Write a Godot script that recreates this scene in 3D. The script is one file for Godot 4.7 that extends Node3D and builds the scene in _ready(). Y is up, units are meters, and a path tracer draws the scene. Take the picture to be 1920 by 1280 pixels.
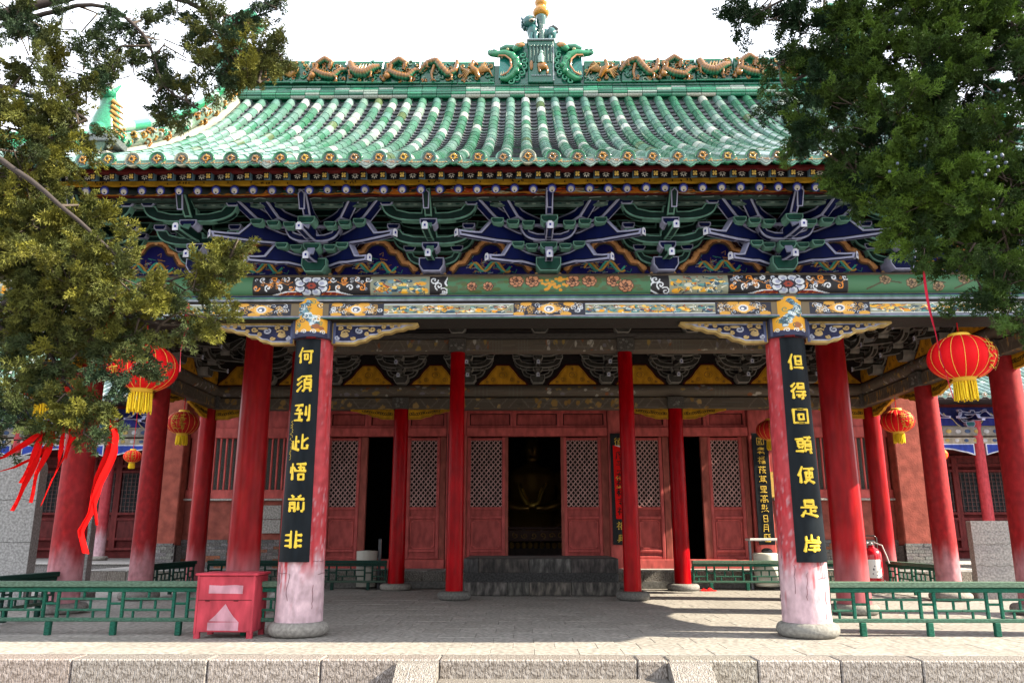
extends Node3D
# A glazed-roof temple pavilion in front of a hall. Floor of the pavilion is y = 0, its front column row is z = 0, its axis x = 0.

const XA := 2.81      # front columns of the middle bay
const XB := 4.35      # tall inner columns
const XG := 1.5       # thin columns of the inner portal
const XH := 2.88      # rear row
const XE := 6.92      # side rows
const Z1 := -2.56
const Z2 := -4.94
const Z3 := -7.41
const ZR := -3.7      # ridge
const EAVE := 1.55    # overhang
const PITCH := 0.262  # tile rows

class MB:
	var v := PackedVector3Array()
	var n := PackedVector3Array()
	var c := PackedColorArray()
	var t := PackedVector2Array()
	var k := Color.WHITE
	var x := Transform3D.IDENTITY
	func _put(p: Vector3, q: Vector3, u: Vector2, col: Color) -> void:
		v.push_back(x * p); n.push_back((x.basis * q).normalized()); c.push_back(col); t.push_back(u)
	func tri(a: Vector3, b: Vector3, d: Vector3, ua := Vector2.ZERO, ub := Vector2.ZERO, ud := Vector2.ZERO) -> void:
		var q := (d - a).cross(b - a)
		if x.basis.determinant() < 0.0:
			_put(a, q, ua, k); _put(d, q, ud, k); _put(b, q, ub, k)
		else:
			_put(a, q, ua, k); _put(b, q, ub, k); _put(d, q, ud, k)
	func quad(a: Vector3, b: Vector3, d: Vector3, e: Vector3, flip_u := false) -> void:
		tri(a, b, d, Vector2(0, 0), Vector2(1, 0), Vector2(1, 1)); tri(a, d, e, Vector2(0, 0), Vector2(1, 1), Vector2(0, 1))
	func stri(a: Vector3, b: Vector3, d: Vector3, na: Vector3, nb: Vector3, nd: Vector3, ua: Vector2, ub: Vector2, ud: Vector2, ca: Color, cb: Color, cd: Color) -> void:
		var q := (d - a).cross(b - a)
		var s := q.dot(na + nb + nd)
		if x.basis.determinant() < 0.0: s = -s
		if s >= 0.0:
			_put(a, na, ua, ca); _put(b, nb, ub, cb); _put(d, nd, ud, cd)
		else:
			_put(a, na, ua, ca); _put(d, nd, ud, cd); _put(b, nb, ub, cb)
	# smooth sheet through rows of points; a row may close on itself when its first and last points agree
	func grid(r: Array, cols = null, us := 1.0, vs := 1.0) -> void:
		var h := r.size()
		var w: int = r[0].size()
		var closed: bool = r[0][0].distance_to(r[0][w - 1]) < 1e-5 and w > 3
		var nn := []
		for j in h:
			var line := PackedVector3Array()
			for i in w:
				var l: Vector3 = r[j][i - 1] if i > 0 else (r[j][w - 2] if closed else r[j][i])
				var rr: Vector3 = r[j][i + 1] if i < w - 1 else (r[j][1] if closed else r[j][i])
				var d: Vector3 = r[maxi(j - 1, 0)][i]
				var u: Vector3 = r[mini(j + 1, h - 1)][i]
				var q := (rr - l).cross(u - d)
				if q.length_squared() < 1e-16:
					var jj := j + 1 if j < h / 2 else j - 1
					var l2: Vector3 = r[jj][i - 1] if i > 0 else (r[jj][w - 2] if closed else r[jj][i])
					var r2: Vector3 = r[jj][i + 1] if i < w - 1 else (r[jj][1] if closed else r[jj][i])
					q = (r2 - l2).cross(u - d)
				line.push_back(q.normalized())
			nn.append(line)
		for j in h - 1:
			for i in w - 1:
				var a: Vector3 = r[j][i]
				var b: Vector3 = r[j][i + 1]
				var d: Vector3 = r[j + 1][i + 1]
				var e: Vector3 = r[j + 1][i]
				var ua := Vector2(float(i) / (w - 1) * us, float(j) / (h - 1) * vs)
				var ub := Vector2(float(i + 1) / (w - 1) * us, ua.y)
				var ud := Vector2(ub.x, float(j + 1) / (h - 1) * vs)
				var ue := Vector2(ua.x, ud.y)
				var ca: Color = cols[j][i] if cols != null else k
				var cb: Color = cols[j][i + 1] if cols != null else k
				var cd: Color = cols[j + 1][i + 1] if cols != null else k
				var ce: Color = cols[j + 1][i] if cols != null else k
				if a != b: stri(a, b, d, nn[j][i], nn[j][i + 1], nn[j + 1][i + 1], ua, ub, ud, ca, cb, cd)
				if d != e: stri(a, d, e, nn[j][i], nn[j + 1][i + 1], nn[j + 1][i], ua, ud, ue, ca, cd, ce)
	func box(p: Vector3, s: Vector3, ch := 0.0) -> void:
		var h := s * 0.5
		if ch <= 0.0:
			var q := []
			for i in 8:
				q.append(p + Vector3(h.x if i & 1 else -h.x, h.y if i & 2 else -h.y, h.z if i & 4 else -h.z))
			quad(q[6], q[7], q[5], q[4]); quad(q[3], q[2], q[0], q[1]); quad(q[2], q[6], q[4], q[0])
			quad(q[7], q[3], q[1], q[5]); quad(q[2], q[3], q[7], q[6]); quad(q[4], q[5], q[1], q[0])
			return
		# chamfered box: octagonal outline in x,y with inset front and back
		var i := h - Vector3(ch, ch, ch)
		var f := func(sx, sy, sz, ax) -> Vector3:
			return p + Vector3(sx * (h.x if ax == 0 else i.x), sy * (h.y if ax == 1 else i.y), sz * (h.z if ax == 2 else i.z))
		for s1 in [-1, 1]:
			for ax in 3:
				var o := [(ax + 1) % 3, (ax + 2) % 3]
				var pts := []
				for cc in [[-1, -1], [1, -1], [1, 1], [-1, 1]]:
					var sg := [0, 0, 0]
					sg[ax] = s1; sg[o[0]] = cc[0]; sg[o[1]] = cc[1]
					pts.append(f.call(sg[0], sg[1], sg[2], ax))
				face4(pts, p)
		for a in 3:
			var b := (a + 1) % 3
			var d := (a + 2) % 3
			for sb in [-1, 1]:
				for sd in [-1, 1]:
					var pts := []
					for e in [[-1, b], [1, b], [1, d], [-1, d]]:
						var sg := [0, 0, 0]
						sg[a] = e[0]; sg[b] = sb; sg[d] = sd
						pts.append(f.call(sg[0], sg[1], sg[2], e[1]))
					face4(pts, p)
		for sx in [-1, 1]:
			for sy in [-1, 1]:
				for sz in [-1, 1]:
					face3(f.call(sx, sy, sz, 0), f.call(sx, sy, sz, 1), f.call(sx, sy, sz, 2), p)
	func face3(a: Vector3, b: Vector3, d: Vector3, inside: Vector3) -> void:
		if (d - a).cross(b - a).dot(a - inside) >= 0.0: tri(a, b, d)
		else: tri(a, d, b)
	func face4(q: Array, inside: Vector3) -> void:
		if (q[2] - q[0]).cross(q[1] - q[0]).dot(q[0] - inside) >= 0.0: quad(q[0], q[1], q[2], q[3])
		else: quad(q[3], q[2], q[1], q[0])
	# round bar along a path
	func tube(p: Array, r, sides := 8, cap := true, cols = null) -> void:
		var rows := []
		var cc := []
		var up := Vector3(0, 0, 1)
		var m := p.size()
		for j in m:
			var d: Vector3 = (p[mini(j + 1, m - 1)] - p[maxi(j - 1, 0)]).normalized()
			var a := d.cross(up)
			if a.length() < 0.05: a = d.cross(Vector3(1, 0.2, 0))
			a = a.normalized()
			var b := a.cross(d).normalized()
			up = b
			var rad: float = r[j] if r is Array else float(r)
			var line := PackedVector3Array()
			var lc := PackedColorArray()
			for i in sides + 1:
				var w := TAU * (i % sides) / sides
				line.push_back(p[j] + (a * cos(w) + b * sin(w)) * rad)
				lc.push_back(cols[j] if cols != null else k)
			rows.append(line); cc.append(lc)
		grid(rows, cc)
		if cap:
			for e in [0, m - 1]:
				for i in sides:
					tri(p[e], rows[e][i], rows[e][i + 1])
	# turned shape: prof = [radius, height] pairs
	func lathe(prof: Array, sides := 24, at := Vector3.ZERO, a0 := 0.0, a1 := TAU, squash := 1.0) -> void:
		var rows := []
		for q in prof:
			var line := PackedVector3Array()
			for i in sides + 1:
				var w := a0 + (a1 - a0) * (float(i % sides) if a1 - a0 > 6.28 else float(i)) / sides
				line.push_back(at + Vector3(sin(w) * q[0], q[1], cos(w) * q[0] * squash))
			rows.append(line)
		grid(rows)
	func ball(p: Vector3, r: Vector3, su := 10, sv := 7) -> void:
		var rows := []
		for j in sv + 1:
			var e := -PI / 2 + PI * j / sv
			var line := PackedVector3Array()
			for i in su + 1:
				var w := TAU * (i % su) / su
				line.push_back(p + Vector3(cos(e) * cos(w) * r.x, sin(e) * r.y, cos(e) * sin(w) * r.z))
			rows.append(line)
		grid(rows)
	func cap(poly: PackedVector2Array, z: float, back := false) -> void:
		var f := Geometry2D.triangulate_polygon(poly)
		for i in range(0, f.size(), 3):
			var a := poly[f[i]]
			var b := poly[f[i + 1]]
			var d := poly[f[i + 2]]
			var cw := (b - a).cross(d - a) < 0.0
			if cw == back:
				var s := b; b = d; d = s
			tri(Vector3(a.x, a.y, z), Vector3(b.x, b.y, z), Vector3(d.x, d.y, z), a, b, d)
	# a flat outline with thickness
	func prism(poly: PackedVector2Array, z0: float, z1: float) -> void:
		cap(poly, z1); cap(poly, z0, true)
		var m := poly.size()
		var s := 1.0 if not Geometry2D.is_polygon_clockwise(poly) else -1.0
		for i in m:
			var a := poly[i]
			var b := poly[(i + 1) % m]
			if s > 0: quad(Vector3(a.x, a.y, z1), Vector3(a.x, a.y, z0), Vector3(b.x, b.y, z0), Vector3(b.x, b.y, z1))
			else: quad(Vector3(a.x, a.y, z0), Vector3(a.x, a.y, z1), Vector3(b.x, b.y, z1), Vector3(b.x, b.y, z0))
	# painted timber: edge colour on the body, a dark line and a filled field set a little proud on the faces
	func timber(poly: PackedVector2Array, thick: float, edge: Color, line: Color, fill: Color, bw: float, both := true) -> void:
		k = edge
		prism(poly, -thick / 2, thick / 2)
		for s in ([1, -1] if both else [1]):
			for q in [[bw, line, 0.002], [bw * 1.5, fill, 0.004]]:
				for ring in Geometry2D.offset_polygon(poly, -q[0], Geometry2D.JOIN_MITER):
					k = q[1]
					cap(ring, s * (thick / 2 + q[2]), s < 0)

static func P2(a: Array) -> PackedVector2Array:
	var p := PackedVector2Array()
	for i in range(0, a.size(), 2): p.push_back(Vector2(a[i], a[i + 1]))
	return p

# a picture painted span by span
class Art:
	var im: Image
	var w: int
	var h: int
	func _init(ww: int, hh: int, bg: Color) -> void:
		w = ww; h = hh
		im = Image.create(w, h, false, Image.FORMAT_RGB8)
		im.fill(bg)
	func rect(x: float, y: float, ww: float, hh: float, c: Color) -> void:
		im.fill_rect(Rect2i(roundi(x), roundi(y), maxi(1, roundi(ww)), maxi(1, roundi(hh))), c)
	func poly(p: PackedVector2Array, c: Color) -> void:
		var lo := 1e9
		var hi := -1e9
		for q in p:
			lo = minf(lo, q.y); hi = maxf(hi, q.y)
		for y in range(maxi(0, floori(lo)), mini(h, ceili(hi) + 1)):
			var xs := []
			var yc := y + 0.5
			for i in p.size():
				var a := p[i]
				var b := p[(i + 1) % p.size()]
				if (a.y <= yc) != (b.y <= yc): xs.append(a.x + (yc - a.y) / (b.y - a.y) * (b.x - a.x))
			xs.sort()
			for i in range(0, xs.size() - 1, 2):
				var x0 := roundi(xs[i])
				var x1 := roundi(xs[i + 1])
				if x1 > x0: im.fill_rect(Rect2i(x0, y, x1 - x0, 1), c)
	func disc(x: float, y: float, r: float, c: Color, ry := -1.0) -> void:
		if ry < 0: ry = r
		for yy in range(floori(y - ry), ceili(y + ry)):
			var d := (yy + 0.5 - y) / ry
			if absf(d) < 1.0:
				var e := r * sqrt(1 - d * d)
				im.fill_rect(Rect2i(roundi(x - e), yy, maxi(1, roundi(2 * e)), 1), c)
	func stroke(p: Array, wid: float, c: Color) -> void:
		for i in p.size() - 1:
			var a: Vector2 = p[i]
			var b: Vector2 = p[i + 1]
			var s := maxi(1, ceili(a.distance_to(b) / maxf(0.7, wid * 0.4)))
			for j in s + 1:
				var q := a.lerp(b, float(j) / s)
				if wid < 2.2: rect(q.x - wid / 2, q.y - wid / 2, wid, wid, c)
				else: disc(q.x, q.y, wid / 2, c)
	func scroll(x: float, y: float, r: float, turn: float, a0: float, wid: float, c: Color) -> void:
		var p := []
		for i in 19:
			var f := i / 18.0
			var a := a0 + turn * TAU * f
			p.append(Vector2(x, y) + Vector2(cos(a), sin(a)) * r * (1 - 0.85 * f))
		stroke(p, wid, c)
	func tex() -> ImageTexture:
		return ImageTexture.create_from_image(im)

var mats := {}
var rng := RandomNumberGenerator.new()
var fine := FastNoiseLite.new()

func numbered(called: String, parent: Node) -> String:
	if not parent.has_node(NodePath(called)): return called
	var i: int = parent.get_meta("n_" + called, 0) + 1
	parent.set_meta("n_" + called, i)
	return "%s_%03d" % [called, i]

func base(called: String, at := Vector3.ZERO, turn := 0.0, parent: Node = self) -> Node3D:
	var o := Node3D.new()
	o.name = numbered(called, parent)
	o.position = at
	o.rotation.y = turn
	parent.add_child(o, true)
	return o

func tag(o: Node, label: String, category := "", group := "", kind := "") -> Node:
	if label: o.set_meta("label", label)
	if category: o.set_meta("category", category)
	if group: o.set_meta("group", group)
	if kind: o.set_meta("kind", kind)
	return o

func mesh_of(m: MB) -> ArrayMesh:
	var a := []
	a.resize(Mesh.ARRAY_MAX)
	a[Mesh.ARRAY_VERTEX] = m.v
	a[Mesh.ARRAY_NORMAL] = m.n
	a[Mesh.ARRAY_COLOR] = m.c
	a[Mesh.ARRAY_TEX_UV] = m.t
	var r := ArrayMesh.new()
	r.add_surface_from_arrays(Mesh.PRIMITIVE_TRIANGLES, a)
	return r

func part(called: String, m, material: Material, parent: Node = self, at := Transform3D.IDENTITY) -> MeshInstance3D:
	var o := MeshInstance3D.new()
	o.name = numbered(called, parent)
	o.mesh = mesh_of(m) if m is MB else m
	o.material_override = material
	o.transform = at
	parent.add_child(o, true)
	return o

func stuff(called: String, mesh: Mesh, material: Material, xf: Array, cols: Array, parent: Node = self) -> MultiMeshInstance3D:
	var mm := MultiMesh.new()
	mm.transform_format = MultiMesh.TRANSFORM_3D
	mm.use_colors = cols.size() > 0
	mm.mesh = mesh
	mm.instance_count = xf.size()
	for i in xf.size():
		mm.set_instance_transform(i, xf[i])
		if cols.size(): mm.set_instance_color(i, cols[i])
	var o := MultiMeshInstance3D.new()
	o.name = numbered(called, parent)
	o.multimesh = mm
	o.material_override = material
	o.set_meta("kind", "stuff")
	parent.add_child(o, true)
	return o

func noise_tex(freq: float, lo: Color, hi: Color, size := 512, normal := false, bump := 4.0, kind := FastNoiseLite.TYPE_SIMPLEX_SMOOTH, octaves := 4) -> NoiseTexture2D:
	var f := FastNoiseLite.new()
	f.noise_type = kind
	f.frequency = freq
	f.fractal_octaves = octaves
	f.seed = 7 + int(freq * 1000)
	var t := NoiseTexture2D.new()
	t.width = size; t.height = size
	t.seamless = true
	t.noise = f
	if normal:
		t.as_normal_map = true
		t.bump_strength = bump
	else:
		var g := Gradient.new()
		g.set_color(0, lo); g.set_color(1, hi)
		t.color_ramp = g
	return t

# vertex-coloured surface multiplied by a fine grain
func surf(called: String, rough := 0.6, tex: Texture2D = null, scale := Vector3.ONE, bump: Texture2D = null, cm := 0.0, spec := 0.5) -> StandardMaterial3D:
	if mats.has(called): return mats[called]
	var m := StandardMaterial3D.new()
	m.resource_name = called
	m.vertex_color_use_as_albedo = true
	m.roughness = rough
	m.metallic_specular = spec
	if tex:
		m.albedo_texture = tex
		m.uv1_triplanar = true
		m.uv1_scale = scale
		m.uv1_world_triplanar = true
	if bump:
		m.heightmap_enabled = true
		m.heightmap_texture = bump
		m.heightmap_scale = cm
	mats[called] = m
	return m

# a painted picture on its own UVs
func print_mat(called: String, a: Art, rough := 0.65) -> StandardMaterial3D:
	var m := StandardMaterial3D.new()
	m.resource_name = called
	m.albedo_texture = a.tex()
	m.roughness = rough
	mats[called] = m
	return m

func L(r: float, g: float, b: float) -> Color: return Color(r, g, b)
func vary(c: Color, a: float) -> Color:
	var f := 1.0 + rng.randf_range(-a, a)
	return Color(c.r * f * (1.0 + rng.randf_range(-a, a) * 0.3), c.g * f, c.b * f * (1.0 + rng.randf_range(-a, a) * 0.3))
func xf(at: Vector3, turn := 0.0, s := Vector3.ONE) -> Transform3D: return Transform3D(Basis(Vector3.UP, turn).scaled_local(s), at)

func _ready() -> void:
	rng.seed = 20240319
	fine.seed = 5
	fine.frequency = 1.0
	# camera
	var cam := Camera3D.new()
	cam.name = "camera"
	cam.fov = 46.31
	cam.near = 0.05
	cam.far = 400.0
	add_child(cam)
	cam.position = Vector3(-0.309, 1.084, 9.3)
	cam.rotation = Vector3(0.2373, 0.0141, 0.0)
	# bright thin haze over the whole sky
	var sky := ProceduralSkyMaterial.new()
	sky.sky_top_color = Color(0.93, 0.955, 1.0)
	sky.sky_horizon_color = Color(1.0, 1.0, 1.0)
	sky.sky_curve = 0.2
	sky.ground_bottom_color = Color(0.45, 0.43, 0.40)
	sky.ground_horizon_color = Color(0.75, 0.74, 0.72)
	sky.sky_energy_multiplier = 1.0
	sky.energy_multiplier = 0.8
	var env := Environment.new()
	env.background_mode = Environment.BG_SKY
	env.sky = Sky.new()
	env.sky.sky_material = sky
	env.tonemap_mode = Environment.TONE_MAPPER_LINEAR
	env.tonemap_exposure = 4.0
	env.sdfgi_enabled = true
	env.ssao_enabled = true
	env.ssil_enabled = true
	var we := WorldEnvironment.new()
	we.name = "world_environment"
	we.environment = env
	add_child(we)
	var sun := DirectionalLight3D.new()
	sun.name = "sun"
	sun.light_energy = 1.6
	sun.light_color = Color(1.0, 0.95, 0.86)
	sun.light_angular_distance = 0.5
	sun.shadow_enabled = true
	sun.sky_mode = DirectionalLight3D.SKY_MODE_LIGHT_ONLY
	add_child(sun)
	sun.look_at_from_position(Vector3(1.46, 1.0, 0.215), Vector3.ZERO)
	make_materials()
	ground_and_platform()
	var pav := base("temple_pavilion")
	tag(pav, "green glazed roof pavilion on red columns with painted brackets and beams", "pavilion")
	pavilion_columns(pav)
	front_beams(pav)
	inner_beams(pav)
	front_brackets(pav)
	inner_brackets(pav)
	eave_timbers(pav)
	roof(pav)
	ridge(pav)
	main_hall()
	side_hall(-1)
	side_hall(1)
	couplets()
	railings()
	lanterns()
	yard_things()
	trees()
	ribbons()

func make_materials() -> void:
	var grime := noise_tex(0.012, Color(0.72, 0.72, 0.72), Color(1, 1, 1), 512)
	var grain := noise_tex(0.05, Color(0.62, 0.62, 0.62), Color(1, 1, 1), 512)
	var mott := noise_tex(0.03, Color(0.55, 0.6, 0.58), Color(1, 1, 1), 512)
	var rough_b := noise_tex(0.08, Color(0, 0, 0), Color(1, 1, 1), 512)
	var pit := noise_tex(0.035, Color(0, 0, 0), Color(1, 1, 1), 512)
	surf("paint", 0.55, grime, Vector3(0.9, 0.35, 0.9), null, 0.0, 0.25)
	surf("lacquer", 0.28, grime, Vector3(1.1, 0.25, 1.1), null, 0.0, 0.2)
	surf("matte", 0.75, grain, Vector3(1.2, 1.2, 1.2), null, 0.0, 0.35)
	surf("timber", 0.8, grain, Vector3(0.35, 2.5, 2.5), rough_b, 0.25, 0.3)
	surf("glaze", 0.16, mott, Vector3(2.2, 2.2, 2.2))
	surf("pan", 0.6, mott, Vector3(2.0, 2.0, 2.0))
	surf("stone", 0.85, grain, Vector3(0.8, 0.8, 0.8), rough_b, 0.22, 0.3)
	surf("slab", 0.7, grain, Vector3(0.5, 0.5, 0.5), rough_b, 0.25, 0.35)
	surf("chisel", 0.9, noise_tex(0.018, Color(0.58, 0.55, 0.52), Color(1, 1, 1), 512, false, 4.0, FastNoiseLite.TYPE_SIMPLEX_SMOOTH, 6), Vector3(1.6, 0.9, 1.6), pit, 4.0, 0.3)
	mats["chisel"].uv1_scale = Vector3(3.0, 1.15, 3.0)
	surf("plaster", 0.85, grime, Vector3(0.5, 0.5, 0.5), rough_b, 0.3, 0.3)
	surf("gold", 0.28)
	mats["gold"].metallic = 0.75
	surf("plain", 0.6)
	surf("step", 0.8, noise_tex(0.02, Color(0.18, 0.18, 0.18), Color(1, 1, 1), 512), Vector3(0.9, 0.28, 0.9), rough_b, 0.2)
	surf("old_paint", 0.6, grime, Vector3(1.6, 0.8, 1.6), rough_b, 0.12, 0.25)
	surf("board", 0.4, grime, Vector3(1.5, 0.4, 1.5), null, 0.0, 0.2)
	var ln := surf("lantern", 0.6, null, Vector3.ONE, null, 0.0, 0.2)
	ln.backlight_enabled = true
	ln.backlight = Color(0.35, 0.05, 0.04)
	surf("gloss", 0.2)
	var cl := surf("cloth", 0.9, null, Vector3.ONE, null, 0.0, 0.15)
	cl.backlight_enabled = true
	cl.backlight = Color(0.25, 0.03, 0.03)
	for q in [["leaf", Color(0.30, 0.32, 0.14)], ["leaf_dark", Color(0.16, 0.24, 0.09)]]:
		var lf := surf(q[0], 0.6, null, Vector3.ONE, null, 0.0, 0.3)
		lf.backlight_enabled = true
		lf.backlight = q[1]

# ---------------------------------------------------------------- ground and platform
func ground_and_platform() -> void:
	var g := MB.new()
	g.k = L(0.30, 0.28, 0.26)
	g.quad(Vector3(-120, -0.55, -120), Vector3(120, -0.55, -120), Vector3(120, -0.55, 60), Vector3(-120, -0.55, 60))
	tag(part("ground", g, mats.slab), "grey paved courtyard ground", "ground", "", "structure")
	var pl := base("platform")
	tag(pl, "stone platform with grey paving and rough chiselled edge stones", "platform", "", "structure")
	var core := MB.new()
	core.k = L(0.16, 0.15, 0.14)
	core.box(Vector3(0, -0.29, -4.6), Vector3(24, 0.52, 12.0))
	part("platform_core", core, mats.stone, pl)
	# paving: rows of square slabs, each a little off its neighbours
	var s := 0.42
	var variants := []
	for i in 5:
		var m := MB.new()
		m.k = L(0.36, 0.335, 0.30) * (0.95 + 0.035 * i)
		m.box(Vector3(0, -0.02, 0), Vector3(s - 0.004, 0.04, s - 0.004), 0.002)
		variants.append(mesh_of(m))
	var far := []
	var n := 0
	for j in 30:
		var z := 1.40 - s * 0.5 - j * s
		for i in range(-28, 29):
			var xx := i * s + (0.21 if j % 2 else 0.0)
			var t := Transform3D(Basis(Vector3.UP, rng.randf_range(-0.004, 0.004) + PI / 2 * (rng.randi() % 4)), Vector3(xx, rng.randf_range(-0.003, 0.001), z))
			if j < 12 and absf(xx) < 5.2 and n < 296:
				part("paving_slab", variants[rng.randi() % 5], mats.slab, pl, t); n += 1
			else: far.append([t, rng.randf_range(0.93, 1.07)])
	var ts := []
	var cs := []
	for q in far:
		ts.append(q[0]); cs.append(Color(q[1], q[1], q[1]))
	stuff("far_paving", variants[2], mats.slab, ts, cs, pl)
	# edge stones of the front: long blocks with a chiselled face and a worn top
	var joints := [-9.6, -8.3, -6.9, -5.65, -4.38, -3.15, -2.13, -1.07, 0.70, 0.975, 1.77, 2.5, 3.22, 4.4, 5.7, 7.0, 8.3, 9.6]
	for i in joints.size() - 1:
		var a: float = joints[i]
		var b: float = joints[i + 1]
		var m := MB.new()
		m.k = vary(L(0.52, 0.48, 0.445), 0.13)
		m.box(Vector3(0, 0, 0), Vector3(b - a - 0.010, 0.30, 0.30), 0.012)
		part("edge_stone", m, mats.chisel, pl, xf(Vector3((a + b) / 2, -0.15 + rng.randf_range(-0.004, 0.0), 1.56 + rng.randf_range(-0.004, 0.004))))
		var u := MB.new()
		u.k = L(0.27, 0.25, 0.23)
		u.box(Vector3(0, 0, 0), Vector3(b - a - 0.012, 0.24, 0.26), 0.01)
		part("edge_stone", u, mats.chisel, pl, xf(Vector3((a + b) / 2 + 0.2, -0.43, 1.54)))
	# two steps between sloping cheek stones
	for i in 3:
		var m := MB.new()
		m.k = L(0.42, 0.40, 0.38)
		m.box(Vector3(-0.05, 0, 0), Vector3(2.04, 0.16, 0.34), 0.012)
		part("step_stone", m, mats.chisel, pl, xf(Vector3(0, -0.24 - 0.15 * i, 1.87 + 0.30 * i)))
	for sx in [-1, 1]:
		var m := MB.new()
		m.k = L(0.46, 0.44, 0.42)
		var w := 0.36
		var p := P2([0, 0, 0.10, -0.005, 1.05, -0.52, 1.05, -0.56, 0, -0.56])
		m.prism(p, -w / 2, w / 2)
		part("cheek_stone", m, mats.chisel, pl, Transform3D(Basis(Vector3.UP, -PI / 2), Vector3(-0.05 + sx * 1.20, -0.012, 1.715)))

# ---------------------------------------------------------------- columns
func column(p: Node, x: float, z: float, r0: float, r1: float, y1: float, dr: float, dh: float, faded := 0.0, red := Color(0.33, 0.004, 0.006)) -> Node3D:
	var m := MB.new()
	var rows := []
	var cols := []
	var nh := 36 if faded < 1.0 else 110
	var ns := 32 if faded < 1.0 else 72
	for j in nh + 1:
		var f := float(j) / nh
		var y := dh * 0.8 + (y1 - dh * 0.8) * f
		var r := lerpf(r0, r1, f)
		var line := PackedVector3Array()
		var lc := PackedColorArray()
		for i in ns + 1:
			var a := TAU * (i % ns) / ns
			var rw := r * (1.0 + 0.011 * fine.get_noise_3d(sin(a) * 2.2 + x, y * 0.8, cos(a) * 2.2 + z))
			line.push_back(Vector3(sin(a) * rw, y, cos(a) * rw))
			var w := fine.get_noise_3d(x * 3 + sin(a) * 1.6, y * 0.35, z + cos(a) * 1.6) * 0.5 + 0.5
			var u := fine.get_noise_3d(x * 9 + sin(a) * 5, y * 2.2, z + cos(a) * 5) * 0.5 + 0.5
			var fd := clampf(faded * (smoothstep(0.95, 0.55, y + (w - 0.5) * 0.5) * (0.75 + 0.5 * u) + 0.16 * w), 0, 1)
			fd = maxf(fd, (0.14 if faded > 0.0 else 0.04) * smoothstep(0.55, 0.9, w) * smoothstep(1.8, 0.3, y))
			if faded >= 1.0:
				var chip := fine.get_noise_3d(x * 7 + sin(a) * 9, y * 6.0, z + cos(a) * 9)
				var drip := fine.get_noise_3d(x * 5 + sin(a) * 12, y * 0.9, cos(a) * 12)
				fd = clampf(fd + (0.5 * smoothstep(0.22, 0.34, chip) if y < 1.6 else 0.25 * smoothstep(0.3, 0.4, chip)) - 0.8 * smoothstep(0.25, 0.4, drip) * smoothstep(0.25, 0.5, y), 0, 1)
			lc.push_back(red.lerp(L(0.60, 0.43, 0.475), fd) * (0.88 + 0.24 * u))
		rows.append(line); cols.append(lc)
	m.grid(rows, cols)
	var o := part("column", m, mats.lacquer if faded <= 0.3 else mats.old_paint, p, xf(Vector3(x, 0, z)))
	if faded >= 1.0:
		# cracks in the old ground coat
		for i in 9:
			var ck := MB.new()
			ck.k = L(0.16, 0.05, 0.06)
			var w0 := rng.randf_range(-1.3, 1.3)
			var yy := rng.randf_range(0.2, 0.85)
			var pts := []
			for j in 9:
				pts.append(Vector3(sin(w0) * r0 * 1.004, yy, cos(w0) * r0 * 1.004))
				if i % 3 == 2: w0 += 0.07
				else: yy += 0.035
				w0 += rng.randf_range(-0.05, 0.05)
				yy += rng.randf_range(-0.008, 0.008)
			ck.tube(pts, 0.0022, 4, false)
			part("crack", ck, mats.matte, o)
	if dr > 0:
		var d := MB.new()
		d.k = vary(L(0.30, 0.285, 0.26) if dr != 0.29 else L(0.15, 0.145, 0.135), 0.1)
		var pr := []
		for i in 11:
			var a := -PI / 2 + PI * i / 10
			pr.append([dr - dh * 0.5 + cos(a) * dh * 0.5, dh * 0.5 + sin(a) * dh * 0.5])
		pr.append([0.0, dh])
		pr.push_front([0.0, 0.0])
		d.lathe(pr, 28)
		part("base_stone", d, mats.stone, o)
	return o

func pavilion_columns(p: Node) -> void:
	for s in [-1, 1]:
		column(p, s * XA, 0, 0.262, 0.215, 3.55, 0.335, 0.155, 1.0, L(0.50, 0.040, 0.050))
		column(p, s * XE, 0, 0.25, 0.21, 3.55, 0.33, 0.15, 0.5, L(0.44, 0.03, 0.04))
		column(p, s * XB, Z1, 0.235, 0.20, 4.75, 0.33, 0.14, 0.25)
		column(p, s * XE, Z1, 0.235, 0.205, 3.75, 0.36, 0.14, 0.45)
		column(p, s * XB, Z2, 0.20, 0.18, 4.5, 0.30, 0.13)
		column(p, s * XE, Z2, 0.20, 0.18, 3.75, 0.34, 0.14, 0.45)
		column(p, s * (XG + (0.05 if s > 0 else 0.0)), Z2, 0.150, 0.130, 4.32, 0.29, 0.15, 0.0, L(0.36, 0.003, 0.005))
		column(p, s * XH, Z3, 0.165, 0.150, 3.66, 0.325, 0.13, 0.0, L(0.36, 0.003, 0.005))
		column(p, s * (XE + 0.06), Z3, 0.19, 0.17, 3.75, 0.30, 0.13, 0.25)
		# square stump collars where the thin columns meet the beams
		for q in [[s * XG + (0.05 if s > 0 else 0.0), Z2, 4.43, 0.31, 0.24], [s * XH, Z3, 3.765, 0.34, 0.24]]:
			var m := MB.new()
			m.k = L(0.11, 0.10, 0.09)
			m.box(Vector3.ZERO, Vector3(q[3], q[4], 0.42), 0.01)
			for i in 7:
				m.k = L(0.22, 0.21, 0.19)
				var c := Vector3(rng.randf_range(-0.12, 0.12), rng.randf_range(-0.08, 0.08), 0.212)
				m.ball(c, Vector3(0.03, 0.025, 0.008), 6, 4)
			part("carved_collar", m, mats.matte, p, xf(Vector3(q[0], q[2], q[1])))

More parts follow.
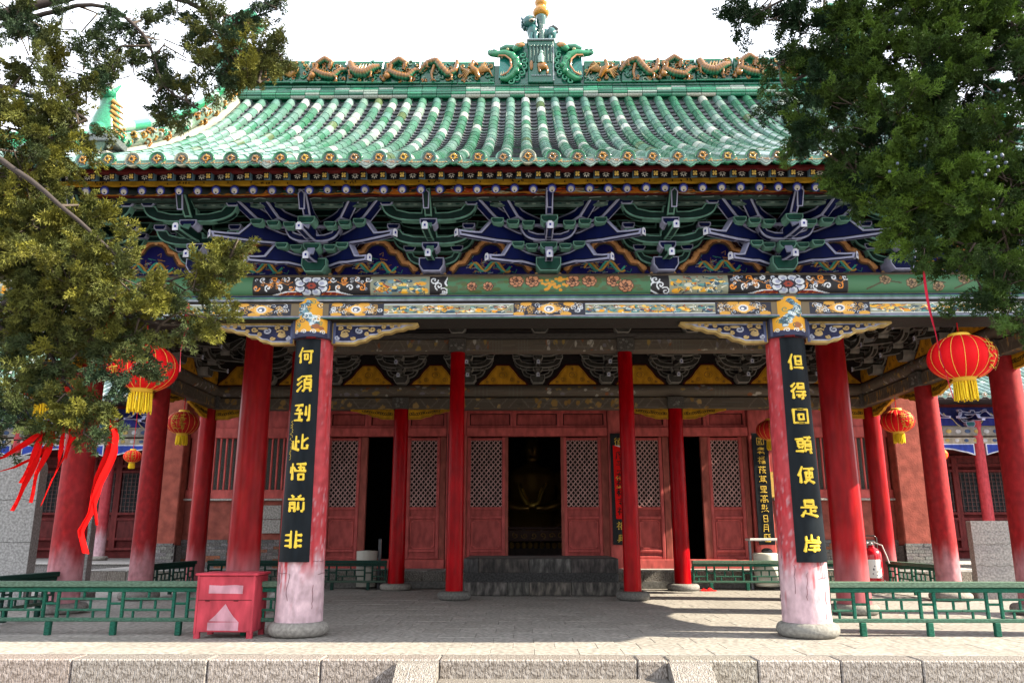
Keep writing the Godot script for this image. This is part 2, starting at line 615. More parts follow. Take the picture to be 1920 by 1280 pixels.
# ---------------------------------------------------------------- painted beams
func scenery(a: Art, x0: float, y0: float, w: float, h: float, seedn: int) -> void:
	var r := RandomNumberGenerator.new()
	r.seed = seedn
	var pal := [Color(0.80, 0.58, 0.18), Color(0.86, 0.72, 0.36), Color(0.30, 0.50, 0.48), Color(0.72, 0.74, 0.70), Color(0.82, 0.56, 0.10), Color(0.16, 0.28, 0.36), Color(0.42, 0.56, 0.60), Color(0.85, 0.62, 0.12), Color(0.12, 0.42, 0.30)]
	a.rect(x0, y0, w, h, Color(0.50, 0.52, 0.44))
	for i in int(w / 2.2):
		var c: Color = pal[r.randi() % 8]
		var cx := r.randf_range(x0 + 4, x0 + w - 4)
		var cy := r.randf_range(y0 + h * 0.2, y0 + h * 0.85)
		var rx := minf(r.randf_range(2, 8), minf(cx - x0, x0 + w - cx))
		a.disc(cx, cy, rx, c, minf(r.randf_range(1.2, 3.5), minf(cy - y0, y0 + h - cy)))
	for i in int(w / 2.5):
		var cx := r.randf_range(x0 + 6, x0 + w - 8)
		var cy := r.randf_range(y0 + 3, y0 + h - 3)
		var c2: Color = [Color(0.1, 0.13, 0.18), Color(0.9, 0.88, 0.8), Color(0.18, 0.3, 0.34), Color(0.55, 0.2, 0.12)][r.randi() % 4]
		a.stroke([Vector2(cx, cy), Vector2(cx + r.randf_range(-5, 7), cy + r.randf_range(-4, 4)), Vector2(cx + r.randf_range(-2, 8), cy + r.randf_range(-3, 3))], 1.3, c2)
	if seedn % 2:
		for i in 2:   # little bridge with a white rail
			var cx := x0 + w * (0.3 + 0.35 * i)
			for k in 5: a.rect(cx + k * 5, y0 + h * 0.58, 1, h * 0.3, Color(0.9, 0.9, 0.86))
			a.rect(cx, y0 + h * 0.58, 22, 1, Color(0.9, 0.9, 0.86)); a.rect(cx, y0 + h * 0.86, 22, 1, Color(0.9, 0.9, 0.86))

func peony(a: Art, x: float, y: float, r: float, c: Color, d: Color) -> void:
	for i in 7:
		var w := TAU * i / 7
		a.disc(x + cos(w) * r * 0.6, y + sin(w) * r * 0.5, r * 0.48, d)
		a.disc(x + cos(w) * r * 0.6, y + sin(w) * r * 0.5, r * 0.38, c)
	for k in 3: a.scroll(x, y, r * (0.7 - 0.2 * k), 1.2, k * 2.0, 1.2, d)

func cloud_frame(a: Art, x0: float, x1: float, h: float, y0: float) -> void:
	# black field with orange rosettes and pale scrolls, the red cartouche under them
	a.rect(x0, y0, x1 - x0, h, Color(0.06, 0.05, 0.07))
	var w := x1 - x0
	var pale := Color(0.80, 0.82, 0.84)
	a.poly(PackedVector2Array([Vector2(x0 + w * 0.12, y0 + h), Vector2(x0 + w * 0.28, y0 + h * 0.74), Vector2(x0 + w * 0.72, y0 + h * 0.74), Vector2(x0 + w * 0.9, y0 + h)]), pale)
	a.poly(PackedVector2Array([Vector2(x0 + w * 0.17, y0 + h), Vector2(x0 + w * 0.30, y0 + h * 0.80), Vector2(x0 + w * 0.70, y0 + h * 0.80), Vector2(x0 + w * 0.85, y0 + h)]), Color(0.45, 0.10, 0.04))
	for i in 9: a.stroke([Vector2(x0 + w * (0.22 + 0.06 * i), y0 + h * 0.97), Vector2(x0 + w * (0.25 + 0.06 * i), y0 + h * 0.85)], 1.4, Color(0.85, 0.5, 0.15))
	for f in [0.22, 0.5, 0.78]:
		a.disc(x0 + w * f, y0 + h * 0.36, h * (0.2 if f == 0.5 else 0.13), Color(0.80, 0.55, 0.25))
		a.disc(x0 + w * f, y0 + h * 0.36, h * 0.1, Color(0.62, 0.36, 0.14))
	for i in 20:
		var fx := x0 + w * (0.03 + 0.05 * i)
		a.scroll(fx, y0 + h * (0.16 if i % 2 else 0.58), h * 0.16, 1.0, i, 1.5, pale if i % 3 else Color(0.85, 0.52, 0.16))
	for i in 44: a.scroll(x0 + rng.randf_range(0.02, 0.98) * w, y0 + rng.randf_range(0.05, 0.68) * h, h * 0.085, 1.0, rng.randf() * 6, 1.1, [pale, Color(0.82, 0.52, 0.18), Color(0.55, 0.60, 0.70)][i % 3])
	for i in 6: a.stroke([Vector2(x0 + w * (0.08 + i * 0.16), y0 + h * 0.3), Vector2(x0 + w * (0.14 + i * 0.16), y0 + h * 0.45), Vector2(x0 + w * (0.18 + i * 0.16), y0 + h * 0.3)], 1.3, Color(0.80, 0.5, 0.16))

func medallion(a: Art, x: float, y: float, r: float) -> void:
	a.poly(PackedVector2Array([Vector2(x - r * 1.9, y), Vector2(x - r * 0.8, y - r * 0.7), Vector2(x + r * 0.8, y - r * 0.7), Vector2(x + r * 1.9, y), Vector2(x + r * 0.8, y + r * 0.7), Vector2(x - r * 0.8, y + r * 0.7)]), Color(0.80, 0.58, 0.24))
	a.disc(x, y, r * 1.05, Color(0.85, 0.66, 0.32)); a.disc(x, y, r * 0.75, Color(0.82, 0.83, 0.84)); a.disc(x, y, r * 0.5, Color(0.30, 0.33, 0.42))
	a.disc(x - 1, y + 1, r * 0.25, Color(0.9, 0.9, 0.88))

func mx(wx: float, w: int, half: float) -> float: return (wx + half) / (2 * half) * w

func front_beams(p: Node) -> void:
	var half := 7.5
	var W := 2048
	# the big upper beam, painted right round its front
	var a := Art.new(W, 56, Color(0.33, 0.28, 0.22))
	var pale := Color(0.78, 0.80, 0.82)
	var grn := Color(0.23, 0.41, 0.28)
	var y0 := 19.0
	var hh := 35.0
	for s in [-1, 1]:
		var q := func(u: float) -> float: return mx(s * u, W, half)
		for seg in [[1.2, 1.42, 0], [1.42, 2.12, 1], [2.12, 3.52, 2], [3.52, 5.6, 3], [5.6, 6.3, 2], [6.3, 7.5, 1]]:
			var xa: float = minf(q.call(seg[0]), q.call(seg[1]))
			var xb: float = maxf(q.call(seg[0]), q.call(seg[1]))
			if seg[2] == 1: scenery(a, xa, y0, xb - xa, hh, 11 + s + int(seg[0] * 3))
			elif seg[2] == 3:
				a.rect(xa, y0, xb - xa, hh, grn)
				for k in 3: a.stroke([Vector2(xa + 30 + k * 70, y0 + 26), Vector2(xa + 60 + k * 70, y0 + 12), Vector2(xa + 84 + k * 70, y0 + 16)], 2.0, Color(0.24, 0.20, 0.12))
				for k in 5: peony(a, xa + 60 + k * 42, y0 + 10 + (k % 3) * 6, 9, Color(0.55, 0.46, 0.34), Color(0.22, 0.17, 0.12))
			elif seg[2] == 2:
				cloud_frame(a, xa, xb, hh, y0)
				for m2 in 8:   # open flower over the column
					var w := TAU * m2 / 8 + 0.39
					a.disc((xa + xb) / 2 + cos(w) * 20, y0 + 17 + sin(w) * 12, 9, Color(0.08, 0.08, 0.16), 7.5)
					a.disc((xa + xb) / 2 + cos(w) * 20, y0 + 17 + sin(w) * 12, 7.4, pale, 6)
					a.disc((xa + xb) / 2 + cos(w) * 18, y0 + 17 + sin(w) * 10.5, 4, Color(0.58, 0.60, 0.70), 3)
				a.disc((xa + xb) / 2, y0 + 17, 12, Color(0.08, 0.07, 0.14), 7.5)
				for m2 in 6: a.disc((xa + xb) / 2 + cos(m2 * 1.05) * 5, y0 + 17 + sin(m2 * 1.05) * 3.4, 3, Color(0.52, 0.17, 0.10), 2.2)
			else:
				a.rect(xa, y0, xb - xa, hh, Color(0.06, 0.05, 0.07))
				for k in 3: a.scroll(xa + 8 + k * 8, y0 + 8 + k * 10, 7, 1.2, k * 2.0, 1.6, pale)
				a.stroke([Vector2(q.call(1.19), y0), Vector2(q.call(1.23), y0 + 14), Vector2(q.call(1.16), y0 + 24), Vector2(q.call(1.31), y0 + hh)], 3.0, pale)
	var x0 := mx(-1.2, W, half)
	var x1 := mx(1.2, W, half)
	a.rect(x0, y0, x1 - x0, hh, grn)
	a.rect(x0, y0, x1 - x0, 6, Color(0.32, 0.31, 0.21))
	for i in 110: a.disc(rng.randf_range(x0, x1), rng.randf_range(y0, y0 + 28), rng.randf_range(3, 8), Color(0.27, 0.34, 0.22), 2.5)
	for f in [0.12, 0.2, 0.34, 0.42, 0.62, 0.7, 0.82, 0.88]:
		var fy := y0 + (10 if int(f * 100) % 4 else 19)
		for k in 5: a.disc(x0 + (x1 - x0) * f + rng.randf_range(-16, 16), fy + rng.randf_range(-7, 9), 5, Color(0.26, 0.33, 0.16), 3)
		peony(a, x0 + (x1 - x0) * f, fy, 12 if f > 0.3 else 8, Color(0.68, 0.47, 0.33), Color(0.22, 0.12, 0.07))
	for i in 26: a.disc(x0 + (x1 - x0) * 0.52 + rng.randfn(0, 13), y0 + 14 + rng.randfn(0, 6), 3, Color(0.75, 0.52, 0.14), 2.5)
	a.rect(0, y0 + hh - 2, W, 2, Color(0.85, 0.72, 0.25))
	for i in 900: a.rect(rng.randf_range(0, W), rng.randf_range(0, 19), rng.randf_range(10, 40), 1, Color(0.30, 0.26, 0.21).lerp(Color(0.44, 0.38, 0.31), rng.randf()))
	var rows := []
	for q in [[4.132, -0.10], [4.12, 0.19], [4.095, 0.23], [4.06, 0.262], [4.01, 0.283], [3.96, 0.288], [3.91, 0.278], [3.865, 0.255], [3.83, 0.215]]:
		var line := PackedVector3Array()
		for i in 2: line.push_back(Vector3(-half + 2 * half * i, q[0], q[1]))
		rows.append(line)
	var m := MB.new()
	m.grid(rows)
	part("upper_beam", m, print_mat("upper_beam_paint", a), p)
	# lines between the beams
	m = MB.new()
	var stripes := [[3.815, 0.030, 0.30, L(0.03, 0.05, 0.10)], [3.792, 0.022, 0.315, L(0.10, 0.23, 0.18)], [3.768, 0.026, 0.31, L(0.30, 0.34, 0.40)], [3.748, 0.012, 0.30, L(0.02, 0.02, 0.03)], [3.572, 0.018, 0.285, L(0.30, 0.33, 0.44)], [3.555, 0.012, 0.288, L(0.09, 0.20, 0.16)]]
	for q in stripes:
		m.k = q[3]
		m.box(Vector3(0, q[0], q[2] - 0.05), Vector3(15, q[1], 0.10), 0.004)
	part("beam_moulding", m, mats.paint, p)
	# the lower beam
	a = Art.new(W, 32, Color(0.40, 0.35, 0.26))
	for s in [-1, 1]:
		var q2 := func(u: float) -> float: return mx(s * u, W, half)
		for seg in [[0.42, 1.95, 1], [3.75, 5.4, 1], [5.4, 7.4, 1]]:
			var xa: float = minf(q2.call(seg[0]), q2.call(seg[1]))
			var xb: float = maxf(q2.call(seg[0]), q2.call(seg[1]))
			a.rect(xa - 2, 1, xb - xa + 4, 30, Color(0.12, 0.14, 0.22))
			a.rect(xa - 1, 3, xb - xa + 2, 26, pale)
			scenery(a, xa, 5, xb - xa, 22, 31 + s + int(seg[0] * 5))
		for seg in [[1.95, 2.6], [3.05, 3.75], [-0.42, 0.42]]:
			var xa: float = minf(q2.call(seg[0]), q2.call(seg[1]))
			var xb: float = maxf(q2.call(seg[0]), q2.call(seg[1]))
			a.rect(xa, 2, xb - xa, 28, Color(0.10, 0.11, 0.18))
			for k in 60:
				a.scroll(rng.randf_range(xa + 6, xb - 6), rng.randf_range(6, 26), 5, 1.1, rng.randf() * 6, 1.4, pale if k % 2 else Color(0.72, 0.55, 0.25))
			for k in 4: a.disc(rng.randf_range(xa + 8, xb - 8), 4 if k % 2 else 28, 9, Color(0.78, 0.58, 0.22), 5)
			medallion(a, (xa + xb) / 2, 16, 11)
	m = MB.new()
	m.quad(Vector3(-half, 3.742, 0.272), Vector3(half, 3.742, 0.272), Vector3(half, 3.580, 0.272), Vector3(-half, 3.580, 0.272))
	m.k = L(0.10, 0.09, 0.08)
	part("lower_beam", m, print_mat("lower_beam_paint", a), p)
	m = MB.new()
	m.k = L(0.03, 0.026, 0.023)
	m.box(Vector3(0, 3.68, 0.03), Vector3(15, 0.27, 0.47))
	m.box(Vector3(0, 3.95, 0.0), Vector3(15, 0.22, 0.40))
	part("beam_core", m, mats.timber, p)
	# yellow collars with a crouching beast in blue and white, wrapping the column heads
	for s in [-1, 1]:
		var lion := Art.new(128, 160, Color(0.80, 0.58, 0.12))
		lion.rect(0, 0, 128, 10, Color(0.30, 0.25, 0.2))
		lion.rect(0, 140, 128, 20, Color(0.10, 0.12, 0.25))
		for k in 4: lion.scroll(22 + k * 28, 140, 9, 1.2, 3.0, 3.0, pale)
		var body := [Color(0.42, 0.56, 0.62), Color(0.72, 0.78, 0.80), Color(0.22, 0.34, 0.40)]
		for i in 90:
			var f := i / 89.0
			var px = 62 + s * (24 * sin(f * 5.0) * (1 - f * 0.3)) + rng.randf_range(-22, 22) * sin(PI * f)
			lion.disc(px, 24 + f * 100 + rng.randf_range(-4, 4), rng.randf_range(3, 9), body[rng.randi() % 3], rng.randf_range(3, 8))
		for i in 16: lion.scroll(rng.randf_range(24, 104), rng.randf_range(24, 128), rng.randf_range(6, 14), 1.2, rng.randf() * 6, 2.4, [Color(0.15, 0.22, 0.28), Color(0.85, 0.87, 0.86), Color(0.25, 0.45, 0.38)][i % 3])
		for i in 4: lion.disc(rng.randf_range(80, 100), 116 + i * 3, 9, Color(0.55, 0.33, 0.18), 7)
		lion.rect(0, 0, 5, 160, Color(0.16, 0.18, 0.30)); lion.rect(123, 0, 5, 160, Color(0.16, 0.18, 0.30))
		var c := MB.new()
		var rr := []
		for q in [[3.325, 0.012], [3.82, 0.012]]:
			var line := PackedVector3Array()
			for i in 15:
				var w := -1.25 + 2.5 * i / 14
				line.push_back(Vector3(sin(w) * 0.212, 0, 0.11 + cos(w) * 0.20) + Vector3(0, q[0], q[1]))
			rr.push_front(line)
		c.grid(rr)
		part("column_collar", c, print_mat("beast_paint", lion), p, xf(Vector3(s * XA, 0, 0)))
		c = MB.new()
		c.k = L(0.06, 0.07, 0.12)
		c.box(Vector3(0, 3.58, 0.03), Vector3(0.44, 0.50, 0.36))
		part("collar_core", c, mats.paint, p, xf(Vector3(s * XA, 0, 0)))
	# carved spandrels under the lower beam on both sides of each column
	var out := P2([0.0, 0.0, 1.02, 0.0, 1.03, -0.025, 0.97, -0.06, 0.90, -0.062, 0.84, -0.09, 0.76, -0.095, 0.70, -0.125, 0.61, -0.13, 0.54, -0.175, 0.46, -0.18, 0.40, -0.225, 0.33, -0.235, 0.27, -0.262, 0.12, -0.262, 0.0, -0.255])
	for cx in [-XA, XA, -XE, XE]:
		for s in [-1, 1]:
			if absf(cx) > 5 and s * cx > 0: continue
			var b := MB.new()
			b.timber(out, 0.10, L(0.42, 0.30, 0.11), L(0.36, 0.38, 0.48), L(0.02, 0.025, 0.07), 0.028, false)
			# scrollwork standing proud of the board
			var zf := 0.058
			for q in [[0.07, -0.19, 0.035, 1.5], [0.20, -0.055, 0.035, 5.0], [0.42, -0.14, 0.03, 1.0], [0.56, -0.10, 0.028, 4.4], [0.72, -0.045, 0.024, 2.0], [0.80, -0.04, 0.018, 0.3], [0.16, -0.13, 0.06, 0.5], [0.33, -0.10, 0.05, 2.0], [0.48, -0.08, 0.04, 3.3], [0.10, -0.06, 0.035, 4.0], [0.62, -0.055, 0.03, 0.6], [0.26, -0.19, 0.03, 2.6]]:
				var pts := []
				for i in 12:
					var f := i / 11.0
					var an: float = q[3] + f * 7.5
					pts.append(Vector3(q[0] + cos(an) * q[2] * (1 - 0.8 * f), q[1] + sin(an) * q[2] * 0.7 * (1 - 0.8 * f), zf))
				b.k = L(0.42, 0.45, 0.55) if int(q[0] * 100) % 2 else L(0.50, 0.36, 0.16)
				b.tube(pts, 0.012, 5)
			b.k = L(0.48, 0.36, 0.18)
			b.ball(Vector3(0.15, -0.15, zf - 0.004), Vector3(0.055, 0.032, 0.01), 8, 5)
			b.ball(Vector3(0.38, -0.065, zf - 0.004), Vector3(0.07, 0.016, 0.01), 8, 5)
			b.k = L(0.10, 0.12, 0.22)
			b.box(Vector3(0.03, -0.125, 0.0), Vector3(0.03, 0.25, 0.125))
			part("carved_spandrel", b, mats.paint, p, Transform3D(Basis.from_scale(Vector3(s, 1, 1)), Vector3(cx + s * 0.225, 3.54, 0.06)))

func flower_art(w: int, h: int, bg: Color, seedn: int, gold := false) -> Art:
	var r := RandomNumberGenerator.new()
	r.seed = seedn
	var a := Art.new(w, h, bg)
	for i in int(w * h / 70.0):
		a.rect(r.randf_range(0, w), r.randf_range(0, h), r.randf_range(6, 40), 1, bg.lightened(r.randf() * 0.12).darkened(r.randf() * 0.2))
	var x := 0.0
	while x < w:
		var kind := r.randi() % 4
		for k in 7:
			var c: Color = [Color(0.62, 0.60, 0.56), Color(0.42, 0.40, 0.42), Color(0.48, 0.28, 0.16), Color(0.55, 0.45, 0.22)][r.randi() % 4]
			if gold: c = Color(0.50, 0.37, 0.14).lightened(r.randf() * 0.2)
			if kind: a.disc(x + r.randf_range(0, 46), h * 0.5 + r.randf_range(-0.28, 0.28) * h, r.randf_range(2, 5), c, r.randf_range(1.5, 3.5))
		if kind: a.stroke([Vector2(x, h * 0.6), Vector2(x + 16, h * 0.35), Vector2(x + 34, h * 0.65), Vector2(x + 50, h * 0.4)], 1.4, Color(0.40, 0.37, 0.33))
		elif r.randf() < 0.6:
			for k in 4: a.rect(x + k * 6, 2, 2, h - 4, Color(0.36, 0.34, 0.30))
		x += 52
	return a

func picture_beam(p: Node, called: String, len: float, hgt: float, dep: float, t: Transform3D, paint: StandardMaterial3D, round := false) -> void:
	var m := MB.new()
	var rows := []
	var pr := [[0.5, -0.5], [0.5, 0.42], [0.42, 0.5], [-0.42, 0.5], [-0.5, 0.42], [-0.5, -0.5]]
	if round: pr = [[0.5, -0.5], [0.5, 0.1], [0.40, 0.34], [0.2, 0.46], [0.0, 0.5], [-0.2, 0.46], [-0.40, 0.34], [-0.5, 0.1], [-0.5, -0.5]]
	for q in pr:
		var line := PackedVector3Array()
		for i in 2: line.push_back(Vector3((i - 0.5) * len, q[0] * hgt, q[1] * dep))
		rows.append(line)
	if round: m.grid(rows)
	else:
		for j in rows.size() - 1:
			m.tri(rows[j][0], rows[j][1], rows[j + 1][1], Vector2(0, j / 5.0), Vector2(1, j / 5.0), Vector2(1, (j + 1) / 5.0))
			m.tri(rows[j][0], rows[j + 1][1], rows[j + 1][0], Vector2(0, j / 5.0), Vector2(1, (j + 1) / 5.0), Vector2(0, (j + 1) / 5.0))
	m.quad(rows[0][0], rows[0][1], rows[-1][1], rows[-1][0])
	part(called, m, paint, p, t)

func inner_beams(p: Node) -> void:
	var br := Color(0.36, 0.32, 0.27)
	var f1 := print_mat("flowered_beam_paint", flower_art(1024, 40, br.darkened(0.05), 3), 0.8)
	var f2 := print_mat("worn_beam_paint", flower_art(1024, 40, br.darkened(0.15), 9, true), 0.8)
	# portal beam carried by the thin columns
	picture_beam(p, "portal_beam", 9.2, 0.22, 0.30, xf(Vector3(0, 4.43, Z2)), f1)
	var m := MB.new()
	m.k = L(0.10, 0.09, 0.08)
	m.box(Vector3(0, 4.60, Z2), Vector3(9.4, 0.07, 0.42), 0.01)
	m.box(Vector3(0, 4.555, Z2), Vector3(9.3, 0.03, 0.36), 0.006)
	part("portal_plate", m, mats.timber, p)
	for s in [-1, 1]:
		picture_beam(p, "cross_beam", 5.6, 0.26, 0.26, xf(Vector3(s * XB, 4.75, -2.6), PI / 2), f2)
	# rear row
	picture_beam(p, "rear_beam", 14.1, 0.24, 0.26, xf(Vector3(0, 3.765, Z3)), f2)
	picture_beam(p, "rear_upper_beam", 14.2, 0.27, 0.34, xf(Vector3(0, 4.03, Z3)), f1, true)
	# side rows
	for s in [-1, 1]:
		picture_beam(p, "side_beam", 7.6, 0.24, 0.26, xf(Vector3(s * XE, 3.79, -3.7), PI / 2 * -s), f2)
		picture_beam(p, "side_upper_beam", 7.7, 0.27, 0.34, xf(Vector3(s * XE, 4.05, -3.7), PI / 2 * -s), f1, true)
		for z in [0.0, Z1, Z2, Z3]:
			var c := MB.new()
			c.k = L(0.12, 0.11, 0.10)
			c.box(Vector3.ZERO, Vector3(0.40, 0.26, 0.36), 0.01)
			for i in 8:
				c.k = L(0.26, 0.25, 0.23)
				c.ball(Vector3(-s * 0.202, rng.randf_range(-0.09, 0.09), rng.randf_range(-0.13, 0.13)), Vector3(0.008, 0.025, 0.03), 6, 4)
			part("carved_collar", c, mats.matte, p, xf(Vector3(s * XE, 3.79, z)))
	# yellow pierced spandrels under the rear and side beams
	var out := P2([0, 0, 0.92, 0, 0.90, -0.03, 0.78, -0.05, 0.66, -0.09, 0.55, -0.10, 0.46, -0.15, 0.34, -0.17, 0.26, -0.205, 0.0, -0.21])
	var sp := MB.new()
	sp.k = L(0.60, 0.32, 0.016)
	sp.prism(out, -0.03, 0.03)
	for face in [1, -1]:
		for i in 16:
			sp.k = L(0.03, 0.02, 0.015)
			var f := i / 15.0
			var c := Vector2(0.05 + 0.6 * f, -0.105 + 0.07 * f)
			var pts := []
			for j in 8:
				var w := j * 0.9 + i
				pts.append(Vector3(c.x + cos(w) * 0.035 * (1 - j / 9.0), c.y + sin(w) * (0.045 - 0.02 * f) * (1 - j / 9.0), face * 0.031))
			sp.tube(pts, 0.006, 4, false)
		var edge := []
		for q in Geometry2D.offset_polygon(out, -0.018)[0]: edge.append(Vector3(q.x, q.y, face * 0.031))
		edge.append(edge[0])
		sp.k = L(0.16, 0.07, 0.02)
		sp.tube(edge, 0.004, 4, false)
	var spm := mesh_of(sp)
	for cx in [-XH, XH]:
		for s in [-1, 1]: part("pierced_spandrel", spm, mats.paint, p, Transform3D(Basis.from_scale(Vector3(s, 1, 1)), Vector3(cx + s * 0.155, 3.642, Z3 + 0.05)))
	for s in [-1, 1]:
		part("pierced_spandrel", spm, mats.paint, p, Transform3D(Basis.from_scale(Vector3(-s, 1, 1)), Vector3(s * (XE - 0.12), 3.642, Z3 + 0.05)))
		for q in [[Z3, 1], [Z2, -1], [Z2, 1], [Z1, -1], [Z1, 1], [0.0, -1]]:
			part("pierced_spandrel", spm, mats.paint, p, Transform3D(Basis(Vector3.UP, -PI / 2) * Basis.from_scale(Vector3(q[1], 1, 1)), Vector3(s * (XE + 0.05), 3.668, q[0] + q[1] * 0.18)))
	# ceiling of dark boards under the roof, resting on the bracket tops
	m = MB.new()
	m.k = L(0.035, 0.03, 0.028)
	m.box(Vector3(0, 5.12, -3.9), Vector3(13.4, 0.06, 6.8))
	part("ceiling_board", m, mats.timber, p)
	for i in 9:
		m = MB.new()
		m.k = L(0.05, 0.042, 0.036)
		m.box(Vector3(0, 0, 0), Vector3(13.3, 0.10, 0.09))
		part("ceiling_joist", m, mats.timber, p, xf(Vector3(0, 5.04, -0.9 - 0.72 * i)))

# ---------------------------------------------------------------- brackets
const PALE := Color(0.34, 0.36, 0.53)
const NAVY := Color(0.003, 0.0075, 0.058)
const INK := Color(0.008, 0.008, 0.012)
const PINE := Color(0.006, 0.026, 0.023)
const MINT := Color(0.13, 0.29, 0.23)

static func bow(half: float, h: float) -> PackedVector2Array:
	# a bracket arm: flat top, ends curving down and in to a short flat foot
	var p := PackedVector2Array()
	p.push_back(Vector2(-half, h)); p.push_back(Vector2(-half + 0.02, h * 0.72))
	for i in 6:
		var f := (i + 1) / 6.0 * PI / 2
		p.push_back(Vector2(-half + 0.03 + (half * 0.62) * (1 - cos(f)), h * 0.72 * (1 - sin(f))))
	for i in 6:
		var f := PI / 2 - i / 6.0 * PI / 2
		p.push_back(Vector2(half - 0.03 - (half * 0.62) * (1 - cos(f)), h * 0.72 * (1 - sin(f))))
	p.push_back(Vector2(half - 0.02, h * 0.72)); p.push_back(Vector2(half, h))
	for q in [[0.74, 1.0], [0.66, 0.70], [0.40, 0.52], [0.16, 0.50], [0.14, 0.85], [-0.14, 0.85], [-0.16, 0.50], [-0.40, 0.52], [-0.66, 0.70], [-0.74, 1.0]]: p.push_back(Vector2(half * q[0], h * q[1]))
	p.reverse()
	return p

static func dou(w: float, h: float) -> PackedVector2Array:
	return P2([-w * 0.5, h, -w * 0.5, h * 0.45, -w * 0.34, 0, w * 0.34, 0, w * 0.5, h * 0.45, w * 0.5, h])

static func beak(len: float, h: float) -> PackedVector2Array:
	# a slanting cantilever: hump at two thirds, then a hollow slope to a blunt tip
	return P2([0, 0, len * 0.45, 0.012, len * 0.60, -0.012, len * 1.0, -0.045, len * 1.02, 0.015, len * 0.9, 0.030, len * 0.78, 0.055, len * 0.66, h, len * 0.58, h * 1.05, len * 0.50, h * 0.86, len * 0.36, h * 0.72, 0, h * 0.7])

static func ear(len: float, h: float) -> PackedVector2Array:
	return P2([0, 0, len * 0.55, 0, len * 0.72, 0.02, len * 1.0, h * 1.25, len * 0.92, h * 1.42, len * 0.62, h * 0.75, len * 0.5, h * 0.7, 0, h * 0.7])

func arm_mesh(half: float, h: float, edge: Color, fill: Color, thick := 0.10) -> ArrayMesh:
	var m := MB.new()
	m.timber(bow(half, h), thick, edge, INK, fill, 0.017)
	# painted bands on the curved ends, seen from below
	for s in [-1, 1]:
		for i in 4:
			var f0 := (i + 0.5) / 6.0 * PI / 2
			var f1 := (i + 1.5) / 6.0 * PI / 2
			var a := Vector2(half - 0.027 - (half * 0.62) * (1 - cos(f0)), h * 0.72 * (1 - sin(f0)) - 0.003)
			var b := Vector2(half - 0.027 - (half * 0.62) * (1 - cos(f1)), h * 0.72 * (1 - sin(f1)) - 0.003)
			for q in [[0.30, INK, 0.0], [0.20, fill, 0.002]]:
				m.k = q[1]
				var w: float = thick * q[0]
				var o = Vector2(0.001, -0.001) * q[2] * 1000.0
				m.quad(Vector3(s * (a.x + o.x), a.y + o.y, w), Vector3(s * (b.x + o.x), b.y + o.y, w), Vector3(s * (b.x + o.x), b.y + o.y, -w), Vector3(s * (a.x + o.x), a.y + o.y, -w))
	return mesh_of(m)

func dou_mesh(w: float, h: float, dep: float, edge: Color, fill: Color) -> ArrayMesh:
	var m := MB.new()
	m.timber(dou(w, h), dep, edge, INK, fill, minf(0.013, h * 0.17))
	return mesh_of(m)

func tip_mesh(sz: float) -> ArrayMesh:
	var m := MB.new()
	m.k = L(0.62, 0.64, 0.74)
	m.prism(P2([-0.42 * sz, -0.6 * sz, 0.42 * sz, -0.6 * sz, 0.42 * sz, 0.35 * sz, 0.22 * sz, 0.6 * sz, -0.22 * sz, 0.6 * sz, -0.42 * sz, 0.35 * sz]), 0, 0.008)
	m.k = L(0.012, 0.02, 0.22)
	m.prism(P2([-0.14 * sz, -0.16 * sz, 0.14 * sz, -0.16 * sz, 0.14 * sz, 0.18 * sz, -0.14 * sz, 0.18 * sz]), 0.006, 0.011)
	m.k = INK
	m.prism(P2([-0.44 * sz, -0.72 * sz, 0.44 * sz, -0.72 * sz, 0.44 * sz, -0.6 * sz, -0.44 * sz, -0.6 * sz]), -0.002, 0.007)
	return mesh_of(m)

func side_mesh(poly: PackedVector2Array, thick: float, edge: Color, fill: Color, bw := 0.022, under := false) -> ArrayMesh:
	# a beam whose profile lies in the plane of its run (x outwards), turned later; the underside has its own dark band
	var m := MB.new()
	m.timber(poly, thick, edge, INK, fill, bw)
	if under:
		# the faces that look down and out carry a bordered field as well
		for i in poly.size():
			var a := poly[i]
			var b := poly[(i + 1) % poly.size()]
			var d := (b - a).normalized()
			var nn := Vector2(d.y, -d.x) if not Geometry2D.is_polygon_clockwise(poly) else Vector2(-d.y, d.x)
			if a.distance_to(b) < 0.07 or nn.y > 0.2: continue
			for q in [[minf(0.017, thick * 0.2), INK, 0.0015], [minf(0.025, thick * 0.29), fill, 0.003]]:
				m.k = q[1]
				var p0: Vector2 = a + d * q[0] + nn * q[2]
				var p1: Vector2 = b - d * q[0] + nn * q[2]
				var w: float = thick / 2 - q[0]
				m.quad(Vector3(p0.x, p0.y, w), Vector3(p1.x, p1.y, w), Vector3(p1.x, p1.y, -w), Vector3(p0.x, p0.y, -w))
	return mesh_of(m)

